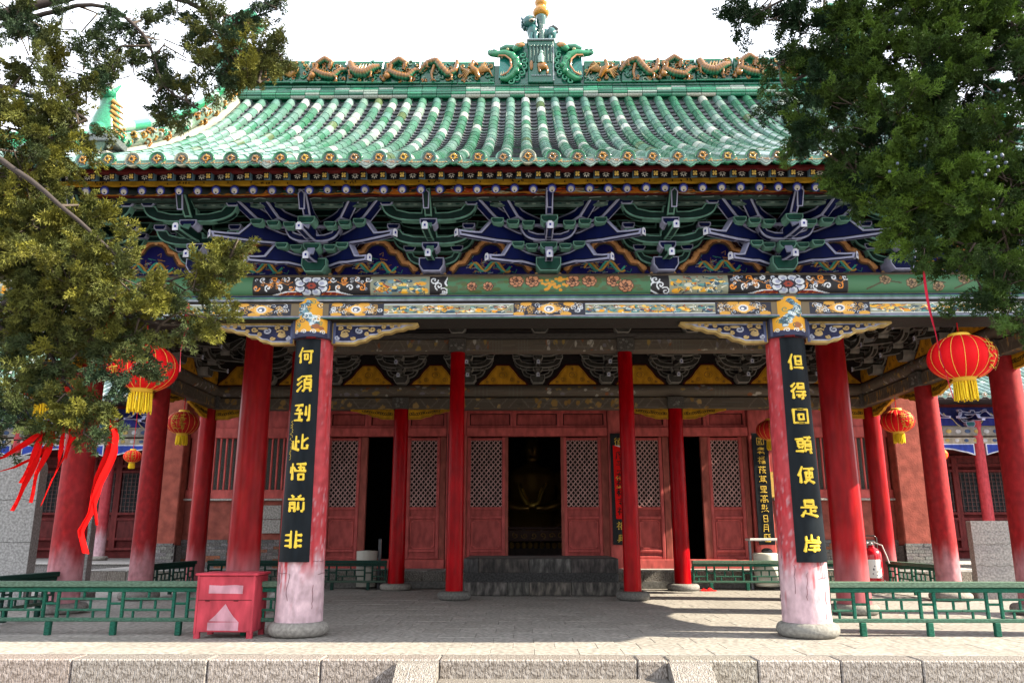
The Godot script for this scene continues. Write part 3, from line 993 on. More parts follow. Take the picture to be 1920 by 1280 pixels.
# outward = local +z. colours: [edge, fill, block edge, block fill]
func bracket_parts(green: bool, worn: bool) -> Dictionary:
	var e := MINT if green else PALE
	var f := PINE if green else NAVY
	if worn:
		e = L(0.27, 0.25, 0.22) if green else L(0.30, 0.28, 0.25)
		f = L(0.045, 0.040, 0.035)
	var be := PALE if green else MINT
	var bf := NAVY if green else L(0.010, 0.06, 0.045)
	if worn:
		be = L(0.30, 0.28, 0.25); bf = L(0.07, 0.065, 0.058)
	return {
		"base": dou_mesh(0.30, 0.17, 0.30, be, bf), "a1": arm_mesh(0.34, 0.17, e, f), "a2": arm_mesh(0.50, 0.19, e, f), "a3": arm_mesh(0.56, 0.20, e, f),
		"b": dou_mesh(0.15, 0.07, 0.13, be, bf), "c": dou_mesh(0.20, 0.09, 0.18, be, bf), "tip": tip_mesh(0.075), "be1": side_mesh(beak(0.62, 0.17), 0.085, e, f, 0.018, true), "be2": side_mesh(beak(0.95, 0.19), 0.085, e, f, 0.018, true),
		"ear": side_mesh(ear(0.95, 0.19), 0.085, e, f, 0.018, true), "sb": dou_mesh(0.145, 0.068, 0.12, be, bf),
		"d1": side_mesh(beak(0.86, 0.21), 0.075, e, f, 0.021, true), "d2": side_mesh(beak(1.28, 0.23), 0.075, e, f, 0.021, true), "e1": side_mesh(ear(1.12, 0.19), 0.13, e, f, 0.022, true), "e2": side_mesh(ear(0.78, 0.18), 0.13, e, f, 0.022, true),
		"bar": bar_mesh(1.15, e), "bar2": bar_mesh(0.78, e),
		"face": side_mesh(P2([-0.032, -0.10, 0.032, -0.10, 0.040, 0.08, 0.0, 0.12, -0.040, 0.08]), 0.02, PALE if not worn else e, NAVY if not green else PINE if not worn else f, 0.012),
	}

func bar_mesh(len: float, e: Color) -> ArrayMesh:
	var m := MB.new()
	m.k = e * 0.8
	m.box(Vector3.ZERO, Vector3(len, 0.03, 0.05), 0.006)
	return mesh_of(m)

func outward(at: Vector3, turn: float, tilt := 0.0) -> Transform3D:
	# profile x runs along local +z turned by `turn`
	return Transform3D(Basis(Vector3.UP, turn - PI / 2) * Basis(Vector3(0, 0, 1), tilt), at)

func green_bracket(p: Node, d: Dictionary, at: Vector3, turn: float, small := false) -> Node3D:
	var o := base("bracket_set", at, turn, p)
	var I := Transform3D.IDENTITY
	var mt: Material = mats.paint
	part("bearing_block", d.base, mt, o, I.translated(Vector3(0, 0.0, 0.13)))
	part("bracket_arm", d.a1, mt, o, I.translated(Vector3(0, 0.13, 0.06)))
	part("bracket_arm", d.a2, mt, o, I.translated(Vector3(0, 0.29, 0.07)))
	part("bracket_arm", d.a2, mt, o, I.translated(Vector3(0, 0.30, 0.34)))
	part("bracket_arm", d.a3, mt, o, I.translated(Vector3(0, 0.50, 0.08)))
	part("bracket_arm", d.a3, mt, o, I.translated(Vector3(0, 0.49, 0.60)))
	for q in [[0.29, 0.30, 0.06], [0.45, 0.475, 0.34], [0.44, 0.475, 0.07], [0.50, 0.67, 0.60]]:
		for s in [-1, 1]: part("small_block", d.b, mt, o, I.translated(Vector3(s * q[0], q[1] + 0.01, q[2])))
	part("small_block", d.c, mt, o, I.translated(Vector3(0, 0.22, 0.33)))
	part("small_block", d.c, mt, o, I.translated(Vector3(0, 0.42, 0.58)))
	part("beak", d.be1, mt, o, outward(Vector3(0, 0.12, 0.0), 0.0))
	part("beak", d.be2, mt, o, outward(Vector3(0, 0.32, 0.0), 0.0))
	part("top_head", d.ear, mt, o, outward(Vector3(0, 0.52, 0.0), 0.0))
	part("beak_tip", d.tip, mt, o, I.translated(Vector3(0, 0.105, 0.632)))
	part("beak_tip", d.tip, mt, o, I.translated(Vector3(0, 0.305, 0.968)))
	part("head_face", d.face, mt, o, Transform3D(Basis(Vector3.RIGHT, 0.35), Vector3(0, 0.63, 0.93)))
	return o

func star_bracket(p: Node, d: Dictionary, at: Vector3, turn: float) -> Node3D:
	var o := base("bracket_set", at, turn, p)
	var I := Transform3D.IDENTITY
	var mt: Material = mats.paint
	part("bearing_block", d.base, mt, o, I.translated(Vector3(0, 0.0, 0.13)))
	part("bracket_arm", d.a1, mt, o, I.translated(Vector3(0, 0.13, 0.05)))
	part("bracket_arm", d.a2, mt, o, I.translated(Vector3(0, 0.31, 0.06)))
	part("bracket_arm", d.a1, mt, o, I.translated(Vector3(0, 0.33, 0.36)))
	for s in [-1, 1]:
		var w: float = s * 0.90
		part("slanting_beak", d.d1, mt, o, outward(Vector3(s * 0.03, 0.10, 0.02), w, -0.02))
		part("slanting_beak", d.d2, mt, o, outward(Vector3(s * 0.03, 0.31, 0.02), w, -0.02))
		part("slanting_head", d.e1, mt, o, outward(Vector3(s * 0.03, 0.53, 0.02), w))
		part("slanting_head", d.e2, mt, o, outward(Vector3(s * 0.03, 0.535, 0.12), s * 0.74))
		part("beak_tip", d.tip, mt, o, xf(Vector3(s * (0.03 + 0.885 * sin(0.90)), 0.07, 0.02 + 0.885 * cos(0.90)), w))
		part("beak_tip", d.tip, mt, o, xf(Vector3(s * (0.03 + 1.31 * sin(0.90)), 0.27, 0.02 + 1.31 * cos(0.90)), w))
		for q in [[0.20, 0.245, 0.30], [0.36, 0.25, 0.36], [0.24, 0.455, 0.50], [0.42, 0.455, 0.54], [0.60, 0.46, 0.58]]:
			part("small_block", d.sb, mt, o, I.translated(Vector3(s * q[0], q[1], q[2])))
	part("tie_bar", d.bar, mt, o, I.translated(Vector3(0, 0.505, 0.44)))
	part("tie_bar", d.bar2, mt, o, I.translated(Vector3(0, 0.295, 0.26)))
	part("small_block", d.c, mt, o, I.translated(Vector3(0, 0.22, 0.33)))
	part("small_block", d.c, mt, o, I.translated(Vector3(0, 0.44, 0.62)))
	part("beak", d.be1, mt, o, outward(Vector3(0, 0.10, 0.0), 0.0))
	part("beak", d.be2, mt, o, outward(Vector3(0, 0.32, 0.0), 0.0))
	part("top_head", d.ear, mt, o, outward(Vector3(0, 0.52, 0.0), 0.0))
	part("beak_tip", d.tip, mt, o, I.translated(Vector3(0, 0.085, 0.632)))
	part("beak_tip", d.tip, mt, o, I.translated(Vector3(0, 0.305, 0.968)))
	part("head_face", d.face, mt, o, Transform3D(Basis(Vector3.RIGHT, 0.35), Vector3(0, 0.63, 0.93)))
	return o

func copy_of(o: Node3D, at: Vector3, turn: float) -> Node3D:
	var c: Node3D = o.duplicate()
	c.name = numbered("bracket_set", o.get_parent())
	c.position = at
	c.rotation.y = turn
	o.get_parent().add_child(c, true)
	return c

func front_brackets(p: Node) -> void:
	var gd := bracket_parts(true, false)
	var sd := bracket_parts(false, false)
	var y := 4.132
	var g := green_bracket(p, gd, Vector3(-4.2, y, 0), 0)
	for xx in [-5.45, -1.4, 1.4, 4.2, 5.45]: copy_of(g, Vector3(xx, y, 0), 0)
	var s := star_bracket(p, sd, Vector3(0, y, 0), 0)
	for xx in [-XA, XA]: copy_of(s, Vector3(xx, y, 0), 0)
	for q in [[-XE, -PI / 4], [XE, PI / 4]]: copy_of(s, Vector3(q[0], y, 0), q[1])
	for sx in [-1, 1]:
		for k in 5: copy_of(g, Vector3(sx * (XE - 0.0), y + 0.06, -1.25 - 1.3 * k), sx * PI / 2)
	# board wall behind the brackets
	var m := MB.new()
	m.k = L(0.045, 0.012, 0.012)
	m.box(Vector3(0, 4.62, -0.03), Vector3(13.8, 1.06, 0.08))
	for q in [[4.64, 0.050, 0.03], [4.80, 0.055, 0.05], [4.955, 0.06, 0.07]]:
		# painted tie beams along the wall, dark with pale upper and lower lines
		m.k = PINE
		m.box(Vector3(0, q[0], q[2]), Vector3(13.8, q[1] * 1.5, 0.06))
		m.k = MINT
		for e in [-1, 1]: m.box(Vector3(0, q[0] + e * q[1] * 0.66, q[2] + 0.028), Vector3(13.8, 0.013, 0.012))
	for i in 56:
		m.k = [L(0.16, 0.02, 0.015), L(0.05, 0.16, 0.12), L(0.30, 0.16, 0.05)][i % 3]
		m.ball(Vector3(-6.8 + i * 0.245, 4.72, 0.012), Vector3(0.05, 0.028, 0.006), 8, 4)
	m.k = L(0.10, 0.16, 0.14)
	m.box(Vector3(0, 4.835, 0.60), Vector3(15.0, 0.05, 0.06), 0.006)
	for i in 150:
		m.k = [L(0.02, 0.07, 0.06), L(0.22, 0.30, 0.26)][i % 2]
		m.ball(Vector3(-7.4 + i * 0.099, 4.835, 0.631), Vector3(0.030, 0.011, 0.004), 6, 4)
	m.k = L(0.045, 0.012, 0.012)
	for sx in [-1, 1]: m.box(Vector3(sx * XE, 4.52, -3.7), Vector3(0.08, 0.86, 7.3))
	part("bracket_board", m, mats.paint, p)
	# pictures between the brackets: navy field with a small dragon, in a cloud-edged orange frame
	var half := P2([0.0, 0.50, 0.10, 0.475, 0.16, 0.42, 0.19, 0.36, 0.27, 0.345, 0.30, 0.28, 0.34, 0.215, 0.43, 0.20, 0.48, 0.12, 0.56, 0.04, 0.62, 0.0])
	var outl := PackedVector2Array()
	for q in half: outl.push_back(q)
	for i in range(half.size() - 1, 0, -1): outl.push_back(Vector2(-half[i].x, half[i].y))
	var b := MB.new()
	b.k = L(0.004, 0.006, 0.095)
	b.prism(outl, 0.0, 0.012)
	for ring in [[0.0, 0.029, L(0.60, 0.29, 0.11)], [0.038, 0.018, L(0.16, 0.07, 0.03)], [0.05, 0.012, L(0.03, 0.035, 0.04)]]:
		var inner := Geometry2D.offset_polygon(outl, -0.015 - ring[0])[0]
		var pts := []
		for q in inner:
			if q.y > 0.03: pts.append(Vector3(q.x, q.y, 0.014))
		var st := 0
		for i in pts.size():
			if pts[i].distance_to(pts[(i + 1) % pts.size()]) > 0.5: st = (i + 1) % pts.size()
		var ord := []
		for i in pts.size(): ord.append(pts[(st + i) % pts.size()])
		b.k = ring[2]
		for oi in ord.size() - 1:
			if ring[1] > 0.02:
				var wob: Vector3 = ord[oi].lerp(ord[oi + 1], 0.5)
				b.ball(wob, Vector3(0.045, 0.034, 0.024), 8, 5)
		b.tube(ord, ring[1], 6)
	for q in [[0.0, 0.47], [0.24, 0.345], [-0.24, 0.345], [0.42, 0.19], [-0.42, 0.19], [0.57, 0.05], [-0.57, 0.05]]:
		b.k = L(0.70, 0.42, 0.20)
		b.ball(Vector3(q[0], q[1] - 0.01, 0.02), Vector3(0.035, 0.026, 0.022), 7, 5)
	for s2 in [[L(0.55, 0.30, 0.07), 0.016, 0.0], [L(0.06, 0.34, 0.26), 0.015, 0.9]]:
		var pts := []
		for i in 20:
			var f := i / 19.0
			pts.append(Vector3(-0.26 + 0.5 * f, 0.12 + 0.06 * sin(f * 12 + s2[2]) + 0.10 * f * (1 - f), 0.014))
		b.k = s2[0]
		b.tube(pts, s2[1], 5)
	for i in 44:
		b.k = [L(0.42, 0.24, 0.08), L(0.05, 0.24, 0.20), L(0.28, 0.10, 0.04), L(0.35, 0.38, 0.42)][i % 4]
		var c := Vector3(rng.randf_range(-0.28, 0.28), 0.06 + absf(rng.randfn(0.08, 0.07)), 0.013)
		b.tube([c, c + Vector3(rng.randf_range(-0.05, 0.05), rng.randf_range(-0.02, 0.035), 0.002), c + Vector3(rng.randf_range(-0.08, 0.08), rng.randf_range(-0.03, 0.05), 0)], 0.005, 4)
	var bm := mesh_of(b)
	for xx in [-4.85, -3.5, -2.1, -0.7, 0.7, 2.1, 3.5, 4.85]:
		part("dragon_panel", bm, mats.paint, p, xf(Vector3(xx, 4.128, 0.015)))

func inner_brackets(p: Node) -> void:
	var wd := bracket_parts(true, true)
	var y := 4.17
	var g := green_bracket(p, wd, Vector3(0, y, Z3 + 0.0), 0)
	for xx in [-5.7, -4.3, -XH, -1.45, 1.45, XH, 4.3, 5.7]: copy_of(g, Vector3(xx, y, Z3), 0)
	for sx in [-1, 1]:
		for k in 5: copy_of(g, Vector3(sx * XE, y + 0.02, -1.25 - 1.3 * k), -sx * PI / 2)
	# small hanging sets above the portal beam
	for xx in [-2.75, -1.5, 0.0, 1.5, 2.75]:
		var o := base("hanging_bracket", Vector3(xx, 4.62, Z2 + 0.05), 0, p)
		part("bearing_block", wd.base, mats.paint, o, Transform3D(Basis.from_scale(Vector3(1, 0.9, 0.8)), Vector3(0, 0.01, 0.10)))
		part("bracket_arm", wd.a1, mats.paint, o, Transform3D(Basis(), Vector3(0, 0.16, 0.10)))
		part("beak", wd.be1, mats.paint, o, outward(Vector3(0, 0.20, 0.0), 0.0))
	# yellow boards with faint scrollwork between the sets
	var tz := P2([-0.50, 0.0, 0.50, 0.0, 0.46, 0.05, 0.34, 0.14, 0.24, 0.28, 0.13, 0.40, -0.13, 0.40, -0.24, 0.28, -0.34, 0.14, -0.46, 0.05])
	var m := MB.new()
	m.k = L(0.07, 0.009, 0.008)
	m.prism(Geometry2D.offset_polygon(tz, 0.035)[0], -0.01, 0.008)
	m.k = L(0.60, 0.29, 0.016)
	m.prism(tz, 0.0, 0.016)
	m.k = L(0.20, 0.095, 0.02)
	for q in [[0.0, 0.2, 0.10], [0.2, 0.10, 0.06], [-0.2, 0.10, 0.06], [0.33, 0.05, 0.035], [-0.33, 0.05, 0.035], [0.0, 0.33, 0.04]]:
		for k in 2:
			var pts := []
			for i in 14:
				var f := i / 13.0
				var w: float = f * 9.0 * (1 if k else -1)
				pts.append(Vector3(q[0] + cos(w) * q[2] * (1 - 0.8 * f), q[1] + sin(w) * q[2] * 0.8 * (1 - 0.8 * f), 0.016))
			m.tube(pts, 0.0035, 4, false)
	m.tube([Vector3(-0.46, 0.03, 0.016), Vector3(-0.33, 0.12, 0.016), Vector3(-0.22, 0.27, 0.016), Vector3(-0.12, 0.38, 0.016), Vector3(0.12, 0.38, 0.016), Vector3(0.22, 0.27, 0.016), Vector3(0.33, 0.12, 0.016), Vector3(0.46, 0.03, 0.016)], 0.004, 4, false)
	var tm := mesh_of(m)
	for xx in [-6.3, -5.0, -3.6, -2.17, -0.74, 0.74, 2.17, 3.6, 5.0, 6.3]: part("yellow_panel", tm, mats.paint, p, xf(Vector3(xx, 4.175, Z3 + 0.07)))
	for sx in [-1, 1]:
		for k in 6: part("yellow_panel", tm, mats.paint, p, xf(Vector3(sx * (XE - 0.07), 4.19, -0.6 - 1.3 * k), -sx * PI / 2))
	m = MB.new()
	m.k = L(0.03, 0.022, 0.02)
	m.box(Vector3(0, 4.60, Z3), Vector3(14, 0.95, 0.08))
	part("rear_bracket_board", m, mats.timber, p)

# ---------------------------------------------------------------- eave timbers, seen from below
func eave_timbers(p: Node) -> void:
	var m := MB.new()
	m.k = L(0.035, 0.06, 0.053)
	m.box(Vector3(0, 4.885, 0.72), Vector3(15.4, 0.075, 0.11), 0.008)
	for i in 70:
		m.k = [L(0.02, 0.10, 0.08), L(0.16, 0.20, 0.19), L(0.03, 0.03, 0.03)][i % 3]
		m.tube([Vector3(-7.5 + i * 0.215, 4.84, 0.778), Vector3(-7.44 + i * 0.215, 4.86 + 0.02 * sin(i), 0.778), Vector3(-7.36 + i * 0.215, 4.85, 0.778)], 0.008, 4)
	part("eave_purlin_board", m, mats.paint, p)
	var a := Art.new(1024, 48, Color(0.20, 0.035, 0.03))
	a.rect(0, 42, 1024, 6, Color(0.42, 0.10, 0.05))
	for i in 330:
		var xx := rng.randf_range(0, 1024)
		var c: Color = [Color(0.14, 0.42, 0.36), Color(0.80, 0.83, 0.74), Color(0.92, 0.52, 0.15), Color(0.16, 0.28, 0.32), Color(0.85, 0.30, 0.12)][rng.randi() % 5]
		if i % 3 == 0:
			for k in 5: a.disc(xx + cos(k * 1.3) * 7, 24 + sin(k * 1.3) * 7, 5, c, 3)
		a.scroll(xx, rng.randf_range(10, 38), rng.randf_range(5, 11), 1.1, rng.randf() * 6, 2.0, c)
		a.stroke([Vector2(xx, 40), Vector2(xx + 12, 30), Vector2(xx + 26, 36)], 2.0, Color(0.78, 0.50, 0.16))
	m = MB.new()
	m.quad(Vector3(-8.2, 4.985, 0.80), Vector3(8.2, 4.985, 0.80), Vector3(8.2, 4.845, 0.84), Vector3(-8.2, 4.845, 0.84))
	part("floral_board", m, print_mat("floral_paint", a), p)
	m = MB.new()
	m.k = L(0.05, 0.02, 0.02)
	m.box(Vector3(0, 4.93, 0.74), Vector3(16.2, 0.14, 0.10))
	part("floral_board_core", m, mats.timber, p)
	# round rafters with painted eyes
	var r := MB.new()
	var dir := Vector3(0, -0.41, 0.91).normalized()
	var b := Transform3D(Basis(Vector3.RIGHT, 0.30), Vector3.ZERO)
	r.k = L(0.035, 0.05, 0.05)
	r.tube([-dir * 0.7, Vector3.ZERO], 0.045, 12, false)
	r.x = b
	var d := MB.new()
	for q in [[0.051, 0.0, L(0.008, 0.018, 0.20), 0.004], [0.041, -0.006, L(0.12, 0.15, 0.50), 0.007], [0.031, -0.012, L(0.66, 0.64, 0.58), 0.010], [0.009, -0.028, INK, 0.013]]:
		r.k = q[2]
		var ring := PackedVector2Array()
		for i in 18: ring.push_back(Vector2(cos(TAU * i / 18) * q[0], q[1] + sin(TAU * i / 18) * q[0]))
		r.prism(ring, q[3] - 0.004, q[3])
	var rm := mesh_of(r)
	# square flying rafters with a gold flower on the end
	var fr := MB.new()
	fr.k = L(0.10, 0.17, 0.21)
	fr.x = Transform3D(Basis(Vector3.RIGHT, 0.42), Vector3.ZERO)
	fr.box(Vector3(0, 0, -0.2), Vector3(0.062, 0.078, 0.40))
	fr.x = Transform3D(Basis(Vector3.RIGHT, 0.15), Vector3(0, 0, 0.016))
	fr.k = INK
	fr.box(Vector3(0, 0, 0.002), Vector3(0.060, 0.076, 0.004))
	for i in 4:
		fr.k = L(0.50, 0.34, 0.08)
		var w := TAU * i / 4 + 0.785
		fr.ball(Vector3(cos(w) * 0.017, sin(w) * 0.019, 0.005), Vector3(0.012, 0.013, 0.003), 7, 4)
	fr.ball(Vector3(0, 0, 0.006), Vector3(0.008, 0.008, 0.004), 6, 4)
	var frm := mesh_of(fr)
	# boards between them, black with a white flower
	var fb := MB.new()
	fb.k = INK
	fb.box(Vector3.ZERO, Vector3(0.15, 0.09, 0.012))
	for i in 8:
		var w := TAU * i / 8
		fb.k = L(0.70, 0.68, 0.60)
		fb.x = Transform3D(Basis(Vector3(0, 0, 1), w), Vector3(0, 0, 0.007))
		fb.ball(Vector3(0.024, 0, 0), Vector3(0.016, 0.006, 0.003), 7, 4)
	var fbm := mesh_of(fb)
	var sp := 0.2085
	for i in range(-40, 41):
		var xx := i * sp + 0.02
		var up := eave_up(xx)
		part("round_rafter", rm, mats.paint, p, xf(Vector3(xx, 4.822 + up, 1.08 + rng.randf_range(-0.01, 0.01))))
		part("flying_rafter", frm, mats.paint, p, xf(Vector3(xx + 0.05, 4.826 + up, 1.42)))
		if i < 40: part("flower_board", fbm, mats.paint, p, xf(Vector3(xx + 0.05 + sp / 2, 4.858 + up * 0.99, 1.35)))
	# strips that follow the rise of the eave towards the corners
	for q in [["yellow_strip", 4.902, 1.10, 0.046, 0.05, L(0.40, 0.22, 0.016)], ["red_strip", 4.882, 1.47, 0.040, 0.07, L(0.085, 0.010, 0.010)], ["red_strip", 4.90, 1.42, 0.05, 0.10, L(0.05, 0.012, 0.012)]]:
		var st := MB.new()
		st.k = q[5]
		for i in 40:
			var xa := -8.4 + 16.8 * i / 40
			var xb := -8.4 + 16.8 * (i + 1) / 40
			var ya: float = q[1] + eave_up(xa)
			var yb: float = q[1] + eave_up(xb)
			var h: float = q[3] / 2
			var z: float = q[2]
			var dz: float = q[4]
			st.quad(Vector3(xa, ya + h, z), Vector3(xb, yb + h, z), Vector3(xb, yb - h, z), Vector3(xa, ya - h, z))
			st.quad(Vector3(xa, ya - h, z), Vector3(xb, yb - h, z), Vector3(xb, yb - h, z - dz), Vector3(xa, ya - h, z - dz))
		if q[0] == "yellow_strip":
			for i in 160:
				var xx := -8.3 + i * 0.104 + 0.25 * sin(i * 0.7)
				st.k = L(0.05, 0.02, 0.01)
				st.box(Vector3(xx, q[1] + eave_up(xx) + rng.randf_range(-0.012, 0.012), 1.102), Vector3(0.012, 0.02, 0.003))
		part(q[0], st, mats.paint, p)
	# dark boards closing the eave from above
	for s in [0, 1]:
		var cl := MB.new()
		cl.k = L(0.05, 0.035, 0.03)
		var rows := []
		for j in 8:
			var line := PackedVector3Array()
			for i in 41:
				var xx := -8.45 + 16.9 * i / 40
				line.push_back(Vector3(xx, 4.875 + j * 0.045 + s * 0.012 + eave_up(xx) * (1.0 - j / 9.0), 1.46 - j * 0.22))
			rows.append(line)
		cl.grid(rows)
		if s == 0: part("eave_board", cl, mats.timber, p)

func eave_up(x: float) -> float:
	var d := maxf(0.0, absf(x) - 5.2) / 3.3
	return 0.42 * d * d

# ---------------------------------------------------------------- roof
static func roof_y(d: float) -> float: return 4.885 + 0.538 * d + 0.0071 * d * d * d

const GLAZE := [Color(0.030, 0.12, 0.070), Color(0.050, 0.17, 0.105), Color(0.085, 0.205, 0.150), Color(0.12, 0.225, 0.195), Color(0.18, 0.285, 0.25), Color(0.29, 0.37, 0.345), Color(0.50, 0.52, 0.50), Color(0.11, 0.15, 0.07)]

func tile_mesh(c: Color, r := 0.079, len := 0.315) -> ArrayMesh:
	var m := MB.new()
	var rows := []
	for q in [[0.0, 1.015], [0.03, 1.02], [0.04, 0.985], [1.0, 0.96]]:
		var line := PackedVector3Array()
		for i in 9:
			var w := -1.75 + 3.5 * i / 8
			line.push_back(Vector3(sin(w) * r * q[1], cos(w) * r * q[1], -len * q[0]))
		rows.append(line)
	m.k = c
	m.grid(rows)
	for i in 8: m.tri(Vector3.ZERO, rows[0][i], rows[0][i + 1])
	return mesh_of(m)

func slope_at(xx: float, d: float) -> Transform3D:
	# on the front slope, d metres in from the drip edge; local -z climbs the slope
	var up := eave_up(xx) * maxf(0.0, 1.0 - d / 3.0)
	var e := 0.02
	var dy := (roof_y(d + e) + eave_up(xx) * maxf(0.0, 1.0 - (d + e) / 3.0)) - (roof_y(d) + up)
	return Transform3D(Basis(Vector3.RIGHT, atan2(dy, e)), Vector3(xx, roof_y(d) + up, EAVE - d))

func roof(p: Node) -> void:
	var depth := EAVE - ZR - 0.03
	var meshes := []
	for c in GLAZE: meshes.append(tile_mesh(c))
	var white := tile_mesh(Color.WHITE)
	var ts := []
	var cs := []
	var pts := []
	var pcs := []
	# the pan tile: a shallow trough, dark and unglazed at its lip
	var pm := MB.new()
	var rows := []
	for q in [[0.030, 0.0], [0.026, -0.012], [0.0, -0.27]]:
		var line := PackedVector3Array()
		for i in 7:
			var f := i / 6.0 * 2 - 1
			line.push_back(Vector3(f * 0.098, 0.035 * f * f + q[0], q[1]))
		rows.append(line)
	pm.k = Color(0.6, 0.6, 0.6)
	pm.grid(rows)
	pm.k = Color(2.0, 1.95, 2.0)
	for i in 6:
		var a: Vector3 = rows[0][i]
		var b: Vector3 = rows[0][i + 1]
		pm.quad(a, b, b - Vector3(0, 0.020, 0.004), a - Vector3(0, 0.020, 0.004))
	var pan := mesh_of(pm)
	var n_rows := 32
	var n_part := 0
	for i in range(-n_rows, n_rows + 1):
		var xx := i * PITCH + 0.012
		var top := depth
		if absf(xx) > 5.45: top = maxf(0.4, (8.47 - absf(xx)) * 1.0)
		var d := 0.03
		var k := 0
		while d < top - 0.05:
			var t := slope_at(xx, d)
			t.origin += t.basis.y * 0.035 + Vector3(rng.randf_range(-0.004, 0.004), 0, 0)
			t.basis = t.basis * Basis(Vector3.UP, rng.randf_range(-0.015, 0.015))
			var wv := 0.5 + 0.42 * fine.get_noise_2d(xx * 0.9 + 3.0, d * 0.55) + 0.16 * fine.get_noise_2d(xx * 7.0, 4.0) + rng.randf_range(-0.17, 0.17)
			var g := clampi(int(wv * 6.0), 0, 5)
			var q := rng.randf()
			if q < 0.09: g = 6
			elif q < 0.12: g = 7
			elif q < 0.20: g = 5
			if k < 8 and absf(xx) < 4.9 and n_part < 300:
				part("roof_tile", meshes[g], mats.glaze, p, t); n_part += 1
			else:
				ts.append(t); cs.append(vary(GLAZE[g], 0.15))
			d += 0.30 * cos(t.basis.get_euler().x)
			k += 1
		# pans to the right of this row
		if i < n_rows:
			var px := xx + PITCH / 2
			d = 0.0
			while d < top - 0.02:
				var t := slope_at(px, d)
				pts.append(t)
				pcs.append(vary(L(0.12, 0.12, 0.14) if rng.randf() > 0.12 else L(0.10, 0.17, 0.14), 0.25))
				d += 0.165
	stuff("upper_roof_tiles", white, mats.glaze, ts, cs, p)
	stuff("pan_tiles", pan, mats.pan, pts, pcs, p)
	# bed under the tiles: front, rear and side slopes in one shell
	var m := MB.new()
	m.k = L(0.06, 0.06, 0.06)
	for face in 2:
		var rr := []
		for j in 25:
			var d := depth * j / 24.0
			var hw := 8.47 - minf(d, 3.0) if true else 0.0
			var line := PackedVector3Array()
			for i in 41:
				var xx := lerpf(-hw, hw, i / 40.0)
				var y := roof_y(d) - 0.03 + eave_up(xx) * maxf(0.0, 1.0 - d / 3.0)
				line.push_back(Vector3(xx, y, EAVE - d if face == 0 else 2 * ZR - EAVE + d))
			rr.append(line)
		m.grid(rr)
	for s in [-1, 1]:
		var rr := []
		for j in 13:
			var d := 3.0 * j / 12.0
			var line := PackedVector3Array()
			for i in 21:
				var z := lerpf(EAVE - d, 2 * ZR - EAVE + d, i / 20.0)
				var e := absf(z - ZR) - 3.6
				line.push_back(Vector3(s * (8.47 - d), roof_y(d) - 0.03 + (0.42 * e * e / 2.7 if e > 0 else 0.0) * maxf(0.0, 1.0 - d / 3.0), z))
			rr.append(line)
		m.grid(rr)
		# gable wall under the ridge end
		var gz := []
		for j in 13:
			var d := lerpf(2.7, depth, j / 12.0)
			gz.append(Vector3(s * 5.30, roof_y(d), EAVE - d))
		for j in 12:
			var a: Vector3 = gz[j]
			var b: Vector3 = gz[j + 1]
			m.quad(a, b, Vector3(b.x, b.y, 2 * ZR - b.z), Vector3(a.x, a.y, 2 * ZR - a.z))
	part("roof_bed", m, mats.pan, p)
	# side slope tile rows, seen only from the side
	ts = []; cs = []
	for s in [-1, 1]:
		for i in range(-16, 17):
			var z := ZR + i * PITCH
			var d := 0.03
			var lim := minf(3.0, EAVE - ZR - absf(z - ZR))
			while d < lim:
				var t := slope_at(0.0, d)
				ts.append(Transform3D(Basis(Vector3.UP, s * PI / 2) * t.basis, Vector3(s * (8.47 - d), t.origin.y + 0.05, z)))
				cs.append(vary(GLAZE[rng.randi() % 7], 0.15))
				d += 0.17
	stuff("side_roof_tiles", white, mats.glaze, ts, cs, p)
	# round end caps with a small gilt dragon, and pointed drip tiles between them
	var caps := []
	for g in 4:
		var c := MB.new()
		c.k = [L(0.015, 0.16, 0.07), L(0.010, 0.11, 0.05), L(0.07, 0.20, 0.16), L(0.30, 0.30, 0.22)][g]
		c.x = Transform3D(Basis(Vector3.RIGHT, PI / 2), Vector3.ZERO)
		c.lathe([[0.066, -0.06], [0.078, -0.02], [0.079, 0.0], [0.074, 0.008], [0.066, 0.006], [0.060, -0.004], [0.056, 0.004], [0.052, -0.006], [0.0, -0.008]], 22)
		c.k = L(0.012, 0.045, 0.03)
		c.lathe([[0.058, 0.001], [0.0, 0.002]], 18)
		caps.append(mesh_of(c))
	var rel := MB.new()
	var sp := []
	for i in 16:
		var f := i / 15.0
		sp.append(Vector3(cos(0.6 + f * 6.6) * 0.034 * (1 - 0.55 * f), sin(0.6 + f * 6.6) * 0.034 * (1 - 0.55 * f), 0.006))
	rel.k = Color.WHITE
	rel.tube(sp, 0.0095, 6)
	for i in 4: rel.tube([Vector3(cos(i * 1.6) * 0.026, sin(i * 1.6) * 0.026, 0.006), Vector3(cos(i * 1.6 + 0.25) * 0.045, sin(i * 1.6 + 0.25) * 0.045, 0.004)], 0.006, 5)
	rel.ball(Vector3(0.0, 0.024, 0.010), Vector3(0.013, 0.012, 0.010), 7, 5)
	var golds := []
	for c in [L(0.42, 0.19, 0.02), L(0.32, 0.16, 0.05), L(0.48, 0.27, 0.03)]:
		var g2 := MB.new()
		g2.v = rel.v.duplicate(); g2.n = rel.n.duplicate(); g2.t = rel.t.duplicate()
		g2.c.resize(rel.c.size()); g2.c.fill(c)
		golds.append(mesh_of(g2))
	var drip := MB.new()
	var dp := P2([-0.108, 0.028, 0.108, 0.028, 0.112, -0.006, 0.085, -0.035, 0.058, -0.040, 0.035, -0.064, 0.0, -0.082, -0.035, -0.064, -0.058, -0.040, -0.085, -0.035, -0.112, -0.006])
	drip.timber(dp, 0.022, L(0.07, 0.22, 0.14), L(0.01, 0.06, 0.035), L(0.07, 0.17, 0.12), 0.012, false)
